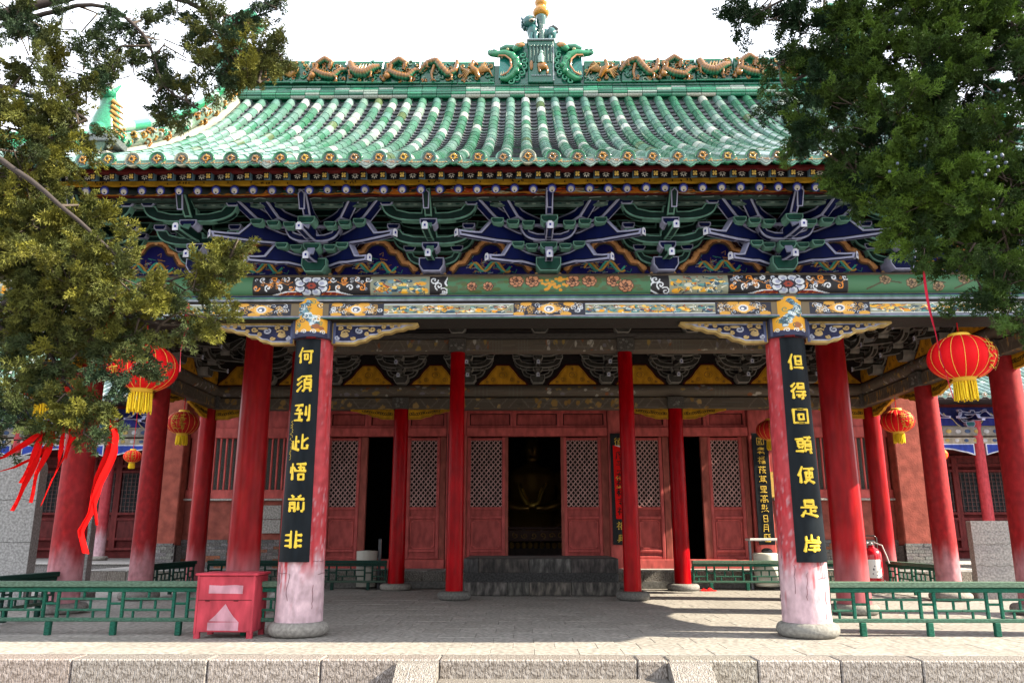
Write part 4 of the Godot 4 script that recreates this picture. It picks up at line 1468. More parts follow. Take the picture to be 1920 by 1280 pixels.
	for i in 9:
		drip.k = L(0.44, 0.24, 0.08)
		drip.ball(Vector3(rng.randf_range(-0.07, 0.07), rng.randf_range(-0.02, 0.012), 0.014), Vector3(0.014, 0.007, 0.006), 6, 4)
	var dm := mesh_of(drip)
	drip = MB.new()
	drip.timber(dp, 0.022, L(0.22, 0.30, 0.27), L(0.05, 0.10, 0.08), L(0.18, 0.20, 0.18), 0.012, false)
	for i in 9:
		drip.k = L(0.30, 0.16, 0.08)
		drip.ball(Vector3(rng.randf_range(-0.07, 0.07), rng.randf_range(-0.02, 0.012), 0.014), Vector3(0.014, 0.007, 0.006), 6, 4)
	var dm2 := mesh_of(drip)
	for i in range(-n_rows, n_rows + 1):
		var xx := i * PITCH + 0.012
		var y := 4.942 + eave_up(xx) + rng.randf_range(-0.006, 0.006)
		var c := part("eave_cap", caps[[0, 0, 1, 1, 2, 2, 3][rng.randi() % 7]], mats.glaze, p, Transform3D(Basis(Vector3(0, 0, 1), rng.randf_range(-0.4, 0.4)) * Basis.from_scale(Vector3.ONE * rng.randf_range(1.02, 1.14)), Vector3(xx, y, EAVE + 0.045)))
		part("dragon_relief", golds[rng.randi() % 3], mats.glaze, c)
		if i < n_rows: part("drip_tile", dm if rng.randf() < 0.55 else dm2, mats.glaze, p, Transform3D(Basis(Vector3.RIGHT, -0.15), Vector3(xx + PITCH / 2, 4.905 + eave_up(xx + PITCH / 2) + rng.randf_range(-0.008, 0.008), EAVE + 0.035)))

func spiral(c: Vector3, r: float, turns: float, a0: float, n := 14, flat := 1.0) -> Array:
	var p := []
	for i in n:
		var f := float(i) / (n - 1)
		var a := a0 + turns * TAU * f
		p.append(c + Vector3(cos(a), sin(a) * flat, 0) * r * (1 - 0.82 * f))
	return p

func serpent(m: MB, pts: Array, r: float, back: Color, belly: Color) -> void:
	# a scaly body: tapering tube, gilt above and green beneath
	var cv := Curve3D.new()
	for i in pts.size():
		var t: Vector3 = (pts[mini(i + 1, pts.size() - 1)] - pts[maxi(i - 1, 0)]) * 0.22
		cv.add_point(pts[i], -t, t)
	var n := 34
	var path := []
	var rad := []
	var L0 := cv.get_baked_length()
	for i in n:
		path.append(cv.sample_baked(L0 * i / (n - 1)))
		rad.append(r * (0.35 + 0.65 * sin(PI * clampf(0.12 + 0.80 * i / (n - 1), 0, 1))) * (1.0 + 0.10 * (i % 2)))
	var rows := []
	var cols := []
	for j in n:
		var d: Vector3 = (path[mini(j + 1, n - 1)] - path[maxi(j - 1, 0)]).normalized()
		var a := Vector3(-d.y, d.x, 0).normalized()
		var b := Vector3(0, 0, 1)
		var line := PackedVector3Array()
		var lc := PackedColorArray()
		for i in 11:
			var w := TAU * (i % 10) / 10
			var o: Vector3 = (a * cos(w) + b * sin(w)) * float(rad[j])
			line.push_back(path[j] + o)
			lc.push_back((belly if o.y < -float(rad[j]) * 0.45 else back) * (1.0 if j % 2 else 0.45))
		rows.append(line); cols.append(lc)
	m.grid(rows, cols)
	# dorsal fins and clawed feet
	for j in range(2, n - 2, 2):
		var d: Vector3 = (path[j + 1] - path[j - 1]).normalized()
		var up := Vector3(-d.y, d.x, 0)
		if up.y < 0: up = -up
		m.k = back * 1.25
		m.tube([path[j] + up * float(rad[j]) * 0.7, path[j] + up * float(rad[j]) * 1.55 - d * 0.015], [0.014, 0.003], 5, false)
	for j in [9, 22]:
		var s := -1.0 if j == 9 else 1.0
		m.k = back
		var q: Vector3 = path[j] + Vector3(s * 0.06, -0.09, 0.02)
		m.tube([path[j], path[j] + Vector3(s * 0.07, -0.03, 0.03), q], [0.026, 0.022, 0.016], 6)
		for c in 3: m.tube([q, q + Vector3((c - 1) * 0.035, -0.025, 0.01)], [0.012, 0.004], 5, false)

func ridge(p: Node) -> void:
	var gold := L(0.34, 0.135, 0.022)
	var straw := L(0.42, 0.22, 0.05)
	var deep := L(0.010, 0.11, 0.065)
	var leaf := L(0.03, 0.24, 0.13)
	var y0 := 8.84
	var z := ZR
	# base mouldings: rolls along the foot of the ridge
	var n := 44
	for i in n:
		var m := MB.new()
		var xa := -5.75 + 11.5 * i / n
		var w := 11.5 / n - 0.008
		m.k = vary([deep, leaf, L(0.35, 0.40, 0.36), deep][rng.randi() % 4], 0.1)
		m.tube([Vector3(xa, y0 + 0.0, z + 0.16), Vector3(xa + w, y0, z + 0.16)], 0.045, 8)
		m.k = vary([L(0.26, 0.32, 0.28), L(0.05, 0.20, 0.13), leaf, deep][rng.randi() % 4], 0.1)
		m.tube([Vector3(xa, y0 - 0.075, z + 0.21), Vector3(xa + w, y0 - 0.075, z + 0.21)], 0.05, 8)
		m.k = vary([leaf, L(0.40, 0.42, 0.38), L(0.10, 0.30, 0.2), L(0.48, 0.46, 0.40)][rng.randi() % 4], 0.1)
		m.tube([Vector3(xa, y0 - 0.15, z + 0.20), Vector3(xa + w, y0 - 0.15, z + 0.20)], 0.045, 8)
		m.k = vary([leaf, deep, L(0.30, 0.36, 0.32), leaf][rng.randi() % 4], 0.1)
		m.tube([Vector3(xa, y0 - 0.12, z + 0.235), Vector3(xa + w, y0 - 0.12, z + 0.235)], 0.03, 8)
		m.k = vary(deep, 0.2)
		m.tube([Vector3(xa, y0 + 0.085, z + 0.13), Vector3(xa + w, y0 + 0.085, z + 0.13)], 0.036, 8)
		part("ridge_roll", m, mats.glaze, p)
	var core := MB.new()
	core.k = deep
	core.box(Vector3(0, y0 + 0.16, z), Vector3(11.6, 0.7, 0.20))
	core.box(Vector3(0, y0 - 0.22, z + 0.03), Vector3(11.4, 0.30, 0.22))
	part("ridge_core", core, mats.glaze, p)
	# relief panels, each a moulded frame with its own creature
	var pw := 0.672
	var kinds := ["lotus", "dragon_a", "fish", "dragon_a", "dragon_b", "phoenix"]
	for s in [-1, 1]:
		for i in 7:
			var cx: float = s * (0.80 + pw * (i + 0.5))
			var sag := 0.010 * i
			var o := MB.new()
			o.k = vary(deep, 0.15)
			o.box(Vector3(0, 0.21, 0), Vector3(pw - 0.012, 0.42, 0.26), 0.012)
			o.k = vary(leaf, 0.2)
			o.tube([Vector3(-pw / 2 + 0.01, 0.43, 0.10), Vector3(pw / 2 - 0.01, 0.43, 0.10)], 0.03, 8)
			o.box(Vector3(0, 0.012, 0.14), Vector3(pw - 0.01, 0.03, 0.03), 0.008)
			var pn := part("ridge_panel", o, mats.glaze, p, xf(Vector3(cx, y0 + 0.11 + sag, z + 0.03)))
			var m := MB.new()
			var f := 0.15
			for k in 24:   # leafy ground
				m.k = [leaf, deep, L(0.26, 0.34, 0.26), L(0.05, 0.22, 0.16)][k % 4]
				var c := Vector3(rng.randf_range(-0.28, 0.28), rng.randf_range(0.06, 0.38), f - 0.01)
				m.tube(spiral(c, rng.randf_range(0.03, 0.06), 0.8, rng.randf() * 6, 9), [0.016, 0.016, 0.015, 0.014, 0.013, 0.012, 0.011, 0.010, 0.010], 6)
			for k in 16:
				m.k = [gold, straw, L(0.40, 0.16, 0.04)][k % 3]
				var c := Vector3(rng.randf_range(-0.29, 0.29), rng.randf_range(0.06, 0.39), f)
				m.tube(spiral(c, rng.randf_range(0.025, 0.05), 0.9, rng.randf() * 6, 8), [0.016, 0.015, 0.014, 0.012, 0.011, 0.010, 0.009, 0.008], 5)
			match kinds[(5 - i) % 6 if i < 6 else 0]:
				"lotus":
					for k in 9:
						var w := -1.3 + 2.6 * k / 8
						m.k = straw.lerp(gold, absf(w) * 0.4)
						m.tube([Vector3(0, 0.12, f), Vector3(sin(w) * 0.09, 0.16 + cos(w) * 0.05, f + 0.05), Vector3(sin(w) * 0.15, 0.19 + cos(w) * 0.14, f + 0.03)], [0.02, 0.042, 0.008], 7)
					m.ball(Vector3(0, 0.24, f + 0.03), Vector3(0.06, 0.08, 0.05), 8, 6)
				"phoenix":
					for k in 7:
						m.k = gold.lerp(straw, rng.randf())
						m.tube([Vector3(s * 0.02, 0.20, f), Vector3(-s * (0.10 + 0.02 * k), 0.30 - 0.01 * k, f + 0.03), Vector3(-s * (0.16 + 0.02 * k), 0.40 - 0.045 * k, f + 0.02)], [0.025, 0.028, 0.008], 6)
						m.tube([Vector3(s * 0.02, 0.20, f), Vector3(s * (0.12 + 0.02 * k), 0.20 + 0.01 * k, f + 0.03), Vector3(s * (0.20 + 0.012 * k), 0.08 + 0.04 * k, f + 0.02)], [0.025, 0.026, 0.008], 6)
					m.k = gold
					m.tube([Vector3(-s * 0.05, 0.10, f + 0.03), Vector3(0, 0.2, f + 0.06), Vector3(s * 0.08, 0.28, f + 0.06), Vector3(s * 0.05, 0.36, f + 0.06)], [0.03, 0.055, 0.04, 0.028], 8)
					m.ball(Vector3(s * 0.05, 0.37, f + 0.06), Vector3(0.035, 0.03, 0.03), 8, 6)
				"fish":
					m.k = straw
					serpent(m, [Vector3(-0.26, 0.40, f), Vector3(-0.20, 0.24, f + 0.02), Vector3(0.0, 0.16, f + 0.04), Vector3(0.16, 0.26, f + 0.04), Vector3(0.26, 0.30, f + 0.02)], 0.075, gold, leaf)
					for k in 5:
						m.k = straw
						m.tube([Vector3(0.05 * k - 0.1, 0.24, f + 0.05), Vector3(0.05 * k - 0.06, 0.34, f + 0.03)], [0.022, 0.006], 5)
				"dragon_a":
					m.k = gold
					serpent(m, [Vector3(-0.32, 0.05, f), Vector3(-0.22, 0.22, f + 0.02), Vector3(-0.05, 0.13, f + 0.04), Vector3(0.10, 0.10, f + 0.04), Vector3(0.22, 0.22, f + 0.03), Vector3(0.335, 0.24, f + 0.02)], 0.056, gold, leaf)
					serpent(m, [Vector3(-0.20, 0.20, f + 0.04), Vector3(-0.18, 0.34, f + 0.03), Vector3(-0.05, 0.43, f + 0.03), Vector3(0.06, 0.36, f + 0.03), Vector3(0.03, 0.24, f + 0.03)], 0.046, gold, leaf)
					m.ball(Vector3(-0.24, 0.12, f + 0.05), Vector3(0.06, 0.05, 0.04), 8, 6)
				"dragon_b":
					serpent(m, [Vector3(-0.335, 0.20, f), Vector3(-0.20, 0.36, f + 0.03), Vector3(-0.05, 0.40, f + 0.04), Vector3(0.05, 0.26, f + 0.04), Vector3(0.16, 0.15, f + 0.03), Vector3(0.28, 0.22, f + 0.03), Vector3(0.31, 0.42, f + 0.01)], 0.056, gold, leaf)
					m.k = gold
					m.tube([Vector3(-0.08, 0.32, f + 0.03), Vector3(-0.12, 0.16, f + 0.05), Vector3(-0.10, 0.06, f + 0.04)], [0.03, 0.024, 0.02], 6)
					for k in 3: m.tube([Vector3(-0.10, 0.07, f + 0.04), Vector3(-0.14 + 0.05 * k, 0.03, f + 0.05)], [0.014, 0.006], 5)
			part("creature_relief", m, mats.glaze, pn, Transform3D(Basis.from_scale(Vector3(1.06, 1.12, 1.15)), Vector3(0, -0.025, -0.015)))
	# centre piece: box niche between two gaping heads, a lion carrying a gourd pole
	var c := MB.new()
	c.k = L(0.012, 0.13, 0.085)
	c.box(Vector3(0, 0.42, 0), Vector3(0.46, 0.84, 0.34), 0.012)
	for i in 7:
		c.k = L(0.02, 0.10, 0.075)
		c.tube([Vector3(-0.19 + i * 0.063, 0.40, 0.175), Vector3(-0.19 + i * 0.063, 0.74, 0.185)], [0.018, 0.028], 6)
		c.ball(Vector3(-0.19 + i * 0.063, 0.72, 0.19), Vector3(0.03, 0.035, 0.03), 7, 5)
	c.k = L(0.35, 0.38, 0.42)
	c.box(Vector3(0, 0.85, 0), Vector3(0.50, 0.03, 0.42), 0.008)
	c.box(Vector3(0.225, 0.4, 0.175), Vector3(0.02, 0.75, 0.03), 0.004)
	for i in 12: c.ball(Vector3(-0.16 + i * 0.03, 0.13, 0.18), Vector3(0.012, 0.02, 0.02), 5, 4)
	c.k = gold
	c.ball(Vector3(0.02, 0.31, 0.20), Vector3(0.09, 0.08, 0.05), 10, 7)
	c.ball(Vector3(-0.17, 0.33, 0.19), Vector3(0.035, 0.10, 0.03), 8, 6)
	c.tube([Vector3(0.09, 0.30, 0.20), Vector3(0.12, 0.22, 0.21), Vector3(0.11, 0.15, 0.21)], [0.03, 0.022, 0.02], 6)
	c.tube([Vector3(-0.03, 0.27, 0.20), Vector3(-0.02, 0.18, 0.21)], [0.03, 0.02], 6)
	c.k = L(0.30, 0.42, 0.38)
	c.tube([Vector3(0.0, 0.36, 0.21), Vector3(0.0, 0.47, 0.22), Vector3(0.01, 0.54, 0.22)], [0.055, 0.06, 0.035], 8)
	c.ball(Vector3(0.01, 0.57, 0.22), Vector3(0.035, 0.04, 0.035), 8, 6)
	part("ridge_niche", c, mats.glaze, p, xf(Vector3(0.03, y0 + 0.10, z + 0.05)))
	for s in [-1, 1]:
		var h := MB.new()
		h.k = L(0.02, 0.17, 0.12)
		h.box(Vector3(s * 0.40, 0.38, 0), Vector3(0.36, 0.76, 0.20), 0.012)
		h.prism(P2([s * 0.22, 0.76, s * 0.50, 0.72, s * 0.46, 0.86, s * 0.24, 0.86]), -0.10, 0.10)
		var hb := part("ridge_head_block", h, mats.glaze, p, xf(Vector3(0.03, y0 + 0.10, z + 0.02)))
		var m := MB.new()
		var f := 0.13
		# throat and jaws: a thick C of bulging segments open to the outside
		m.k = L(0.02, 0.22, 0.10)
		m.tube([Vector3(s * 0.90, 0.62, f), Vector3(s * 0.78, 0.60, f + 0.02), Vector3(s * 0.64, 0.60, f + 0.04), Vector3(s * 0.52, 0.54, f + 0.05), Vector3(s * 0.44, 0.42, f + 0.05), Vector3(s * 0.44, 0.28, f + 0.05), Vector3(s * 0.52, 0.16, f + 0.04), Vector3(s * 0.62, 0.09, f + 0.03), Vector3(s * 0.73, 0.10, f + 0.02)], [0.05, 0.065, 0.075, 0.078, 0.070, 0.066, 0.066, 0.06, 0.035], 10)
		for q in [[0.46, 0.47, 0.10], [0.40, 0.34, 0.09], [0.44, 0.22, 0.085], [0.52, 0.55, 0.09]]: m.ball(Vector3(s * q[0], q[1], f + 0.07), Vector3(q[2] * 0.75, q[2] * 0.7, 0.06), 9, 6)
		m.k = L(0.02, 0.26, 0.22)   # the gape behind
		m.prism(P2([s * 0.48, 0.5, s * 0.74, 0.58, s * 0.76, 0.14, s * 0.52, 0.16]), 0.05, f - 0.01)
		m.k = L(0.48, 0.20, 0.09)   # lip
		m.tube([Vector3(s * 0.76, 0.55, f + 0.06), Vector3(s * 0.64, 0.53, f + 0.09), Vector3(s * 0.55, 0.44, f + 0.11), Vector3(s * 0.53, 0.30, f + 0.11), Vector3(s * 0.60, 0.19, f + 0.09), Vector3(s * 0.70, 0.15, f + 0.06)], 0.018, 6)
		m.k = L(0.62, 0.55, 0.34)   # teeth
		for q in [[0.68, 0.15, 0.05], [0.72, 0.15, 0.045], [0.64, 0.16, 0.04]]: m.tube([Vector3(s * q[0], q[1], f + 0.05), Vector3(s * (q[0] - 0.01), q[1] + q[2] * 1.6, f + 0.06)], [0.02, 0.004], 6)
		for q in [[0.70, 0.55, 0.05], [0.77, 0.57, 0.045]]: m.tube([Vector3(s * q[0], q[1], f + 0.05), Vector3(s * q[0], q[1] - q[2], f + 0.05)], [0.016, 0.004], 6)
		# snout curl, brow, eye, ear
		m.k = L(0.02, 0.16, 0.09)
		m.tube(spiral(Vector3(s * 0.90, 0.66, f + 0.01), 0.07, 0.9 * s, PI / 2 + s * 1.3, 10), [0.055, 0.055, 0.05, 0.045, 0.04, 0.034, 0.03, 0.025, 0.02, 0.016], 7)
		m.tube([Vector3(s * 0.74, 0.70, f), Vector3(s * 0.62, 0.72, f + 0.02), Vector3(s * 0.48, 0.74, f + 0.02)], [0.045, 0.075, 0.05], 8)
		m.k = L(0.55, 0.48, 0.25)
		m.ball(Vector3(s * 0.60, 0.655, f + 0.08), Vector3(0.032, 0.03, 0.03), 8, 6)
		m.k = INK
		m.ball(Vector3(s * 0.605, 0.655, f + 0.10), Vector3(0.013, 0.013, 0.015), 6, 5)
		m.k = L(0.02, 0.22, 0.10)
		m.tube([Vector3(s * 0.50, 0.66, f + 0.04), Vector3(s * 0.40, 0.73, f + 0.06), Vector3(s * 0.31, 0.81, f + 0.05)], [0.05, 0.075, 0.03], 8)
		m.k = L(0.44, 0.20, 0.07)
		m.ball(Vector3(s * 0.375, 0.735, f + 0.105), Vector3(0.09, 0.05, 0.03), 8, 6)
		m.k = L(0.04, 0.30, 0.17)   # mane curls
		for q in [[0.33, 0.58], [0.30, 0.46], [0.31, 0.34], [0.35, 0.22], [0.44, 0.12], [0.54, 0.05]]:
			m.tube(spiral(Vector3(s * q[0], q[1], f + 0.02), 0.068, 1.1 * s, 1.0, 10), 0.021, 6)
		part("gaping_head", m, mats.glaze, hb)
	# lion
	var l := MB.new()
	var lc := L(0.03, 0.13, 0.13)
	l.k = lc
	l.ball(Vector3(0.04, 0.20, 0.0), Vector3(0.21, 0.12, 0.11), 12, 8)
	l.ball(Vector3(-0.14, 0.24, 0.04), Vector3(0.11, 0.17, 0.12), 12, 8)
	l.ball(Vector3(0.20, 0.20, 0.02), Vector3(0.10, 0.13, 0.12), 12, 8)
	for q in [[-0.16, 0.10], [-0.08, 0.11], [0.19, 0.06], [0.25, -0.05]]: l.tube([Vector3(q[0], 0.16, q[1]), Vector3(q[0] - 0.015, 0.07, q[1] + 0.02), Vector3(q[0], 0.0, q[1] + 0.02)], [0.05, 0.04, 0.05], 8)
	l.ball(Vector3(-0.20, 0.42, 0.09), Vector3(0.125, 0.12, 0.11), 12, 8)
	l.k = L(0.02, 0.09, 0.10)
	for i in 22:
		var w := TAU * i / 11.0
		l.ball(Vector3(-0.22 + cos(w) * 0.11, 0.40 + sin(w) * 0.11, 0.06 if i < 11 else 0.0), Vector3(0.035, 0.035, 0.035), 6, 5)
	l.k = L(0.42, 0.34, 0.24)
	l.ball(Vector3(-0.16, 0.38, 0.185), Vector3(0.055, 0.035, 0.04), 8, 6)
	l.ball(Vector3(-0.20, 0.45, 0.18), Vector3(0.022, 0.016, 0.02), 6, 5)
	l.ball(Vector3(-0.12, 0.45, 0.18), Vector3(0.022, 0.016, 0.02), 6, 5)
	l.k = INK
	l.ball(Vector3(-0.155, 0.355, 0.205), Vector3(0.035, 0.012, 0.025), 8, 5)
	l.k = L(0.02, 0.09, 0.10)
	l.tube([Vector3(-0.31, 0.46, 0.05), Vector3(-0.35, 0.52, 0.05), Vector3(-0.33, 0.44, 0.07)], [0.03, 0.025, 0.01], 6)
	l.k = L(0.10, 0.10, 0.10)
	l.tube([Vector3(0.15, 0.32, 0.02), Vector3(0.24, 0.35, 0.03), Vector3(0.32, 0.30, 0.02), Vector3(0.31, 0.22, 0.02)], [0.03, 0.04, 0.03, 0.02], 8)
	part("ridge_lion", l, mats.glaze, p, xf(Vector3(0.03, y0 + 0.965, z + 0.06)))
	var f2 := MB.new()
	f2.k = L(0.05, 0.12, 0.11)
	f2.lathe([[0.0, 0.0], [0.07, 0.0], [0.065, 0.25], [0.07, 0.26], [0.072, 0.33], [0.066, 0.34], [0.085, 0.42], [0.09, 0.50], [0.10, 0.53], [0.0, 0.53]], 16, Vector3(0, 0, 0.03))
	for i in 8:
		f2.k = L(0.30, 0.36, 0.30)
		f2.tube(spiral(Vector3(rng.randf_range(-0.03, 0.03), 0.05 + 0.055 * i, 0.09 + 0.01 * i / 8.0), 0.028, 1.0, i, 8), 0.007, 5)
	part("gourd_stand", f2, mats.glaze, p, xf(Vector3(0.045, y0 + 0.965, z + 0.10)))
	var gd := MB.new()
	gd.k = L(0.55, 0.23, 0.012)
	var pr := [[0.0, 0.0], [0.09, 0.005], [0.135, 0.05], [0.158, 0.10], [0.145, 0.16], [0.10, 0.215], [0.078, 0.232], [0.10, 0.25], [0.118, 0.31], [0.112, 0.36], [0.08, 0.405], [0.066, 0.415], [0.09, 0.44], [0.104, 0.49], [0.095, 0.54], [0.06, 0.585], [0.05, 0.60], [0.066, 0.63], [0.058, 0.69], [0.0, 0.75]]
	gd.lathe(pr, 22)
	part("gourd_finial", gd, mats.glaze, p, xf(Vector3(0.045, y0 + 1.49, z + 0.10)))
	# ridge-end beasts and the ridges that run down the gables
	for s in [-1, 1]:
		var e := MB.new()
		e.k = leaf
		e.tube([Vector3(s * 5.55, y0 + 0.10, z), Vector3(s * 5.60, y0 + 0.5, z), Vector3(s * 5.72, y0 + 1.0, z), Vector3(s * 5.62, y0 + 1.45, z), Vector3(s * 5.36, y0 + 1.62, z), Vector3(s * 5.20, y0 + 1.45, z), Vector3(s * 5.30, y0 + 1.30, z)], [0.30, 0.34, 0.30, 0.24, 0.19, 0.14, 0.08], 12)
		for i in 26:
			e.k = [gold, straw, leaf, L(0.36, 0.40, 0.34)][i % 4]
			e.tube(spiral(Vector3(s * (5.58 + rng.randf_range(-0.22, 0.22)), y0 + 0.15 + i * 0.05, z + 0.27 - 0.004 * i), 0.08, 1.0, i, 9), 0.026, 6)
		part("ridge_end_beast", e, mats.glaze, p)
		var path := []
		var d := 1.15
		while d < EAVE - ZR:
			path.append([roof_y(d), EAVE - d])
			d += 0.2
		for i in path.size() - 1:
			var a := Vector3(s * 5.48, path[i][0], path[i][1])
			var b := Vector3(s * 5.48, path[i + 1][0], path[i + 1][1])
			var up := (b - a).cross(Vector3(1, 0, 0)).normalized()
			if up.y < 0: up = -up
			var g := MB.new()
			g.k = vary([L(0.02, 0.20, 0.09), L(0.05, 0.30, 0.18), L(0.30, 0.45, 0.38)][rng.randi() % 3], 0.15)
			g.tube([a + up * 0.40, a.lerp(b, 0.99) + up * 0.40], 0.075, 10)
			g.k = vary(L(0.16, 0.24, 0.19), 0.2)
			g.tube([a + up * 0.22, b + up * 0.22], 0.10, 6)
			g.k = vary(L(0.45, 0.42, 0.36), 0.2)
			g.tube([a + up * 0.06 + Vector3(-s * 0.05, 0, 0), b + up * 0.06 + Vector3(-s * 0.05, 0, 0)], 0.085, 6)
			for k in 3:
				g.k = [gold, straw, L(0.36, 0.38, 0.30), leaf][rng.randi() % 4]
				var c2: Vector3 = a.lerp(b, rng.randf()) + up * rng.randf_range(0.14, 0.32) + Vector3(-s * 0.09, 0, 0.03)
				g.tube(spiral(c2, rng.randf_range(0.04, 0.075), 1.0, rng.randf() * 6, 8), 0.02, 6)
			part("gable_ridge_piece", g, mats.glaze, p)
		# beast sitting at the foot of the gable ridge, a lightning spike behind it
		var q := MB.new()
		q.k = L(0.03, 0.24, 0.13)
		q.tube([Vector3(0, 0.0, 0), Vector3(0, 0.25, 0.02), Vector3(-s * 0.02, 0.48, 0.0), Vector3(-s * 0.02, 0.58, 0.08)], [0.20, 0.16, 0.12, 0.09], 10)
		q.ball(Vector3(-s * 0.02, 0.60, 0.10), Vector3(0.11, 0.09, 0.13), 9, 7)
		q.k = straw
		for i in 6: q.tube([Vector3(-s * 0.10, 0.50 - 0.07 * i, 0.10), Vector3(-s * (0.22 + 0.01 * i), 0.42 - 0.08 * i, 0.06)], [0.03, 0.01], 6)
		q.k = L(0.48, 0.50, 0.46)
		q.ball(Vector3(-s * 0.07, 0.66, 0.14), Vector3(0.05, 0.04, 0.05), 7, 5)
		q.k = leaf
		for w in [-0.07, 0.07]: q.tube([Vector3(w, 0.66, 0.04), Vector3(w * 1.6, 0.78, -0.02)], [0.035, 0.012], 6)
		q.k = L(0.14, 0.15, 0.15)
		q.box(Vector3(-s * 0.02, -0.05, 0.03), Vector3(0.42, 0.10, 0.36), 0.01)
		q.k = L(0.06, 0.01, 0.03)
		q.tube([Vector3(-s * 0.02, 0.66, 0.02), Vector3(-s * 0.015, 1.05, 0.02)], 0.011, 6)
		part("gable_beast", q, mats.glaze, p, xf(Vector3(s * 5.50, 5.82, 0.34)))
		# hip ridge to the corner
		for i in 14:
			var f := i / 14.0
			var a := Vector3(s * lerpf(5.55, 8.4, f), 0, lerpf(-1.35, 1.5, f))
			a.y = roof_y(EAVE - a.z) + 0.12 + eave_up(a.x) * (1 - (EAVE - a.z) / 3.0)
			var f2b := (i + 0.97) / 14.0
			var b := Vector3(s * lerpf(5.55, 8.4, f2b), 0, lerpf(-1.35, 1.5, f2b))
			b.y = roof_y(EAVE - b.z) + 0.12 + eave_up(b.x) * (1 - (EAVE - b.z) / 3.0)
			var g := MB.new()
			g.k = vary(leaf, 0.2)
			g.tube([a, b], 0.11, 8)
			g.tube([a + Vector3(0, 0.15, 0), b + Vector3(0, 0.15, 0)], 0.07, 8)
			part("hip_ridge_piece", g, mats.glaze, p)

# ---------------------------------------------------------------- the hall behind
const OX := Color(0.52, 0.105, 0.095)   # dull red joinery

func brickwork(called: String, p: Node, x0: float, x1: float, y0: float, y1: float, z: float, tone: Color, red := 0.0) -> void:
	var m := MB.new()
	var bw := 0.26
	var bh := 0.068
	m.k = tone * 0.7
	m.box(Vector3((x0 + x1) / 2, (y0 + y1) / 2, z - 0.06), Vector3(x1 - x0, y1 - y0, 0.10))
	var j := 0
	var y := y0
	while y < y1 - 0.02:
		var x := x0 + (bw / 2 if j % 2 else 0.0) - bw
		while x < x1:
			var a := maxf(x, x0)
			var b := minf(x + bw - 0.008, x1)
			if b - a > 0.03:
				m.k = vary(tone, 0.22)
				if rng.randf() < red: m.k = vary(L(0.32, 0.13, 0.08), 0.2)
				m.box(Vector3((a + b) / 2, y + bh / 2 - 0.004, z - 0.02 + rng.randf_range(-0.004, 0.004)), Vector3(b - a, bh - 0.008, 0.06))
			x += bw
		y += bh
		j += 1
	tag(part(called, m, mats.stone, p), "", "", "", "stuff")

func door_leaf(p: Node, x0: float, x1: float, y0: float, y1: float, z: float) -> void:
	var w := x1 - x0
	var h := y1 - y0
	var o := base("door_leaf", Vector3((x0 + x1) / 2, y0, z), 0.0, p)
	var fr := MB.new()
	fr.k = OX
	var s := 0.075
	for sx in [-1, 1]: fr.box(Vector3(sx * (w / 2 - s / 2), h / 2, 0), Vector3(s, h, 0.085), 0.012)
	var ys := [0.03, 0.17, 0.315 * h + 0.05, 0.40 * h + 0.02, h - 0.045]
	for y in ys: fr.box(Vector3(0, y, 0), Vector3(w - 2 * s, 0.06, 0.075), 0.012)
	part("frame", fr, mats.paint, o)
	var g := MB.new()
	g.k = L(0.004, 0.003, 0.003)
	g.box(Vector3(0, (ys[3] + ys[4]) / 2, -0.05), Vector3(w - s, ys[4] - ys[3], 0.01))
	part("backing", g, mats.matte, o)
	for k in [[0, 1], [1, 2], [2, 3]]:
		var a: float = ys[k[0]] + 0.03
		var b: float = ys[k[1]] - 0.03
		var q := MB.new()
		q.k = OX * 0.85
		q.box(Vector3(0, (a + b) / 2, -0.028), Vector3(w - 2 * s, b - a, 0.02))
		if k[0] == 1:
			# raised frame with notched corners
			var hw := w / 2 - s - 0.035
			var n := 0.05
			var pts := []
			for c in [[-hw + n, a + 0.03], [hw - n, a + 0.03], [hw - n, a + 0.03 + n * 0.6], [hw, a + 0.03 + n], [hw, b - 0.03 - n], [hw - n, b - 0.03 - n * 0.6], [hw - n, b - 0.03], [-hw + n, b - 0.03], [-hw + n, b - 0.03 - n * 0.6], [-hw, b - 0.03 - n], [-hw, a + 0.03 + n], [-hw + n, a + 0.03 + n * 0.6], [-hw + n, a + 0.03]]: pts.append(Vector3(c[0], c[1], -0.012))
			q.k = OX * 1.2
			q.tube(pts, 0.014, 6, false)
		part("panel", q, mats.paint, o)
	# diamond lattice, two layers of slats
	var lt := MB.new()
	var yb: float = ys[3] + 0.03
	var yt: float = ys[4] - 0.03
	var hw2 := w / 2 - s
	var step := 0.125
	for dirn in [1, -1]:
		lt.k = OX.lerp(L(0.62, 0.46, 0.43), 0.75) * (1.0 if dirn == 1 else 0.85)
		var c := -2.5
		while c < 4.0:
			# line  y - yb = dirn * 1.18 * x + c
			var xa := -hw2
			var xb := hw2
			var e1 = (0.0 - c) / (1.18 * dirn)
			var e2 = ((yt - yb) - c) / (1.18 * dirn)
			xa = maxf(xa, minf(e1, e2)); xb = minf(xb, maxf(e1, e2))
			if xb - xa > 0.01:
				var A := Vector3(xa, yb + dirn * 1.18 * xa + c, -0.004 if dirn == 1 else 0.008)
				var B := Vector3(xb, yb + dirn * 1.18 * xb + c, A.z)
				var d := (B - A).normalized()
				var nn := Vector3(-d.y, d.x, 0) * 0.0115
				var fz := Vector3(0, 0, 0.007)
				lt.quad(A + nn + fz, B + nn + fz, B - nn + fz, A - nn + fz)
				lt.quad(A + nn - fz, B + nn - fz, B + nn + fz, A + nn + fz)
				lt.quad(A - nn + fz, B - nn + fz, B - nn - fz, A - nn - fz)
			c += step
	part("lattice", lt, mats.paint, o)

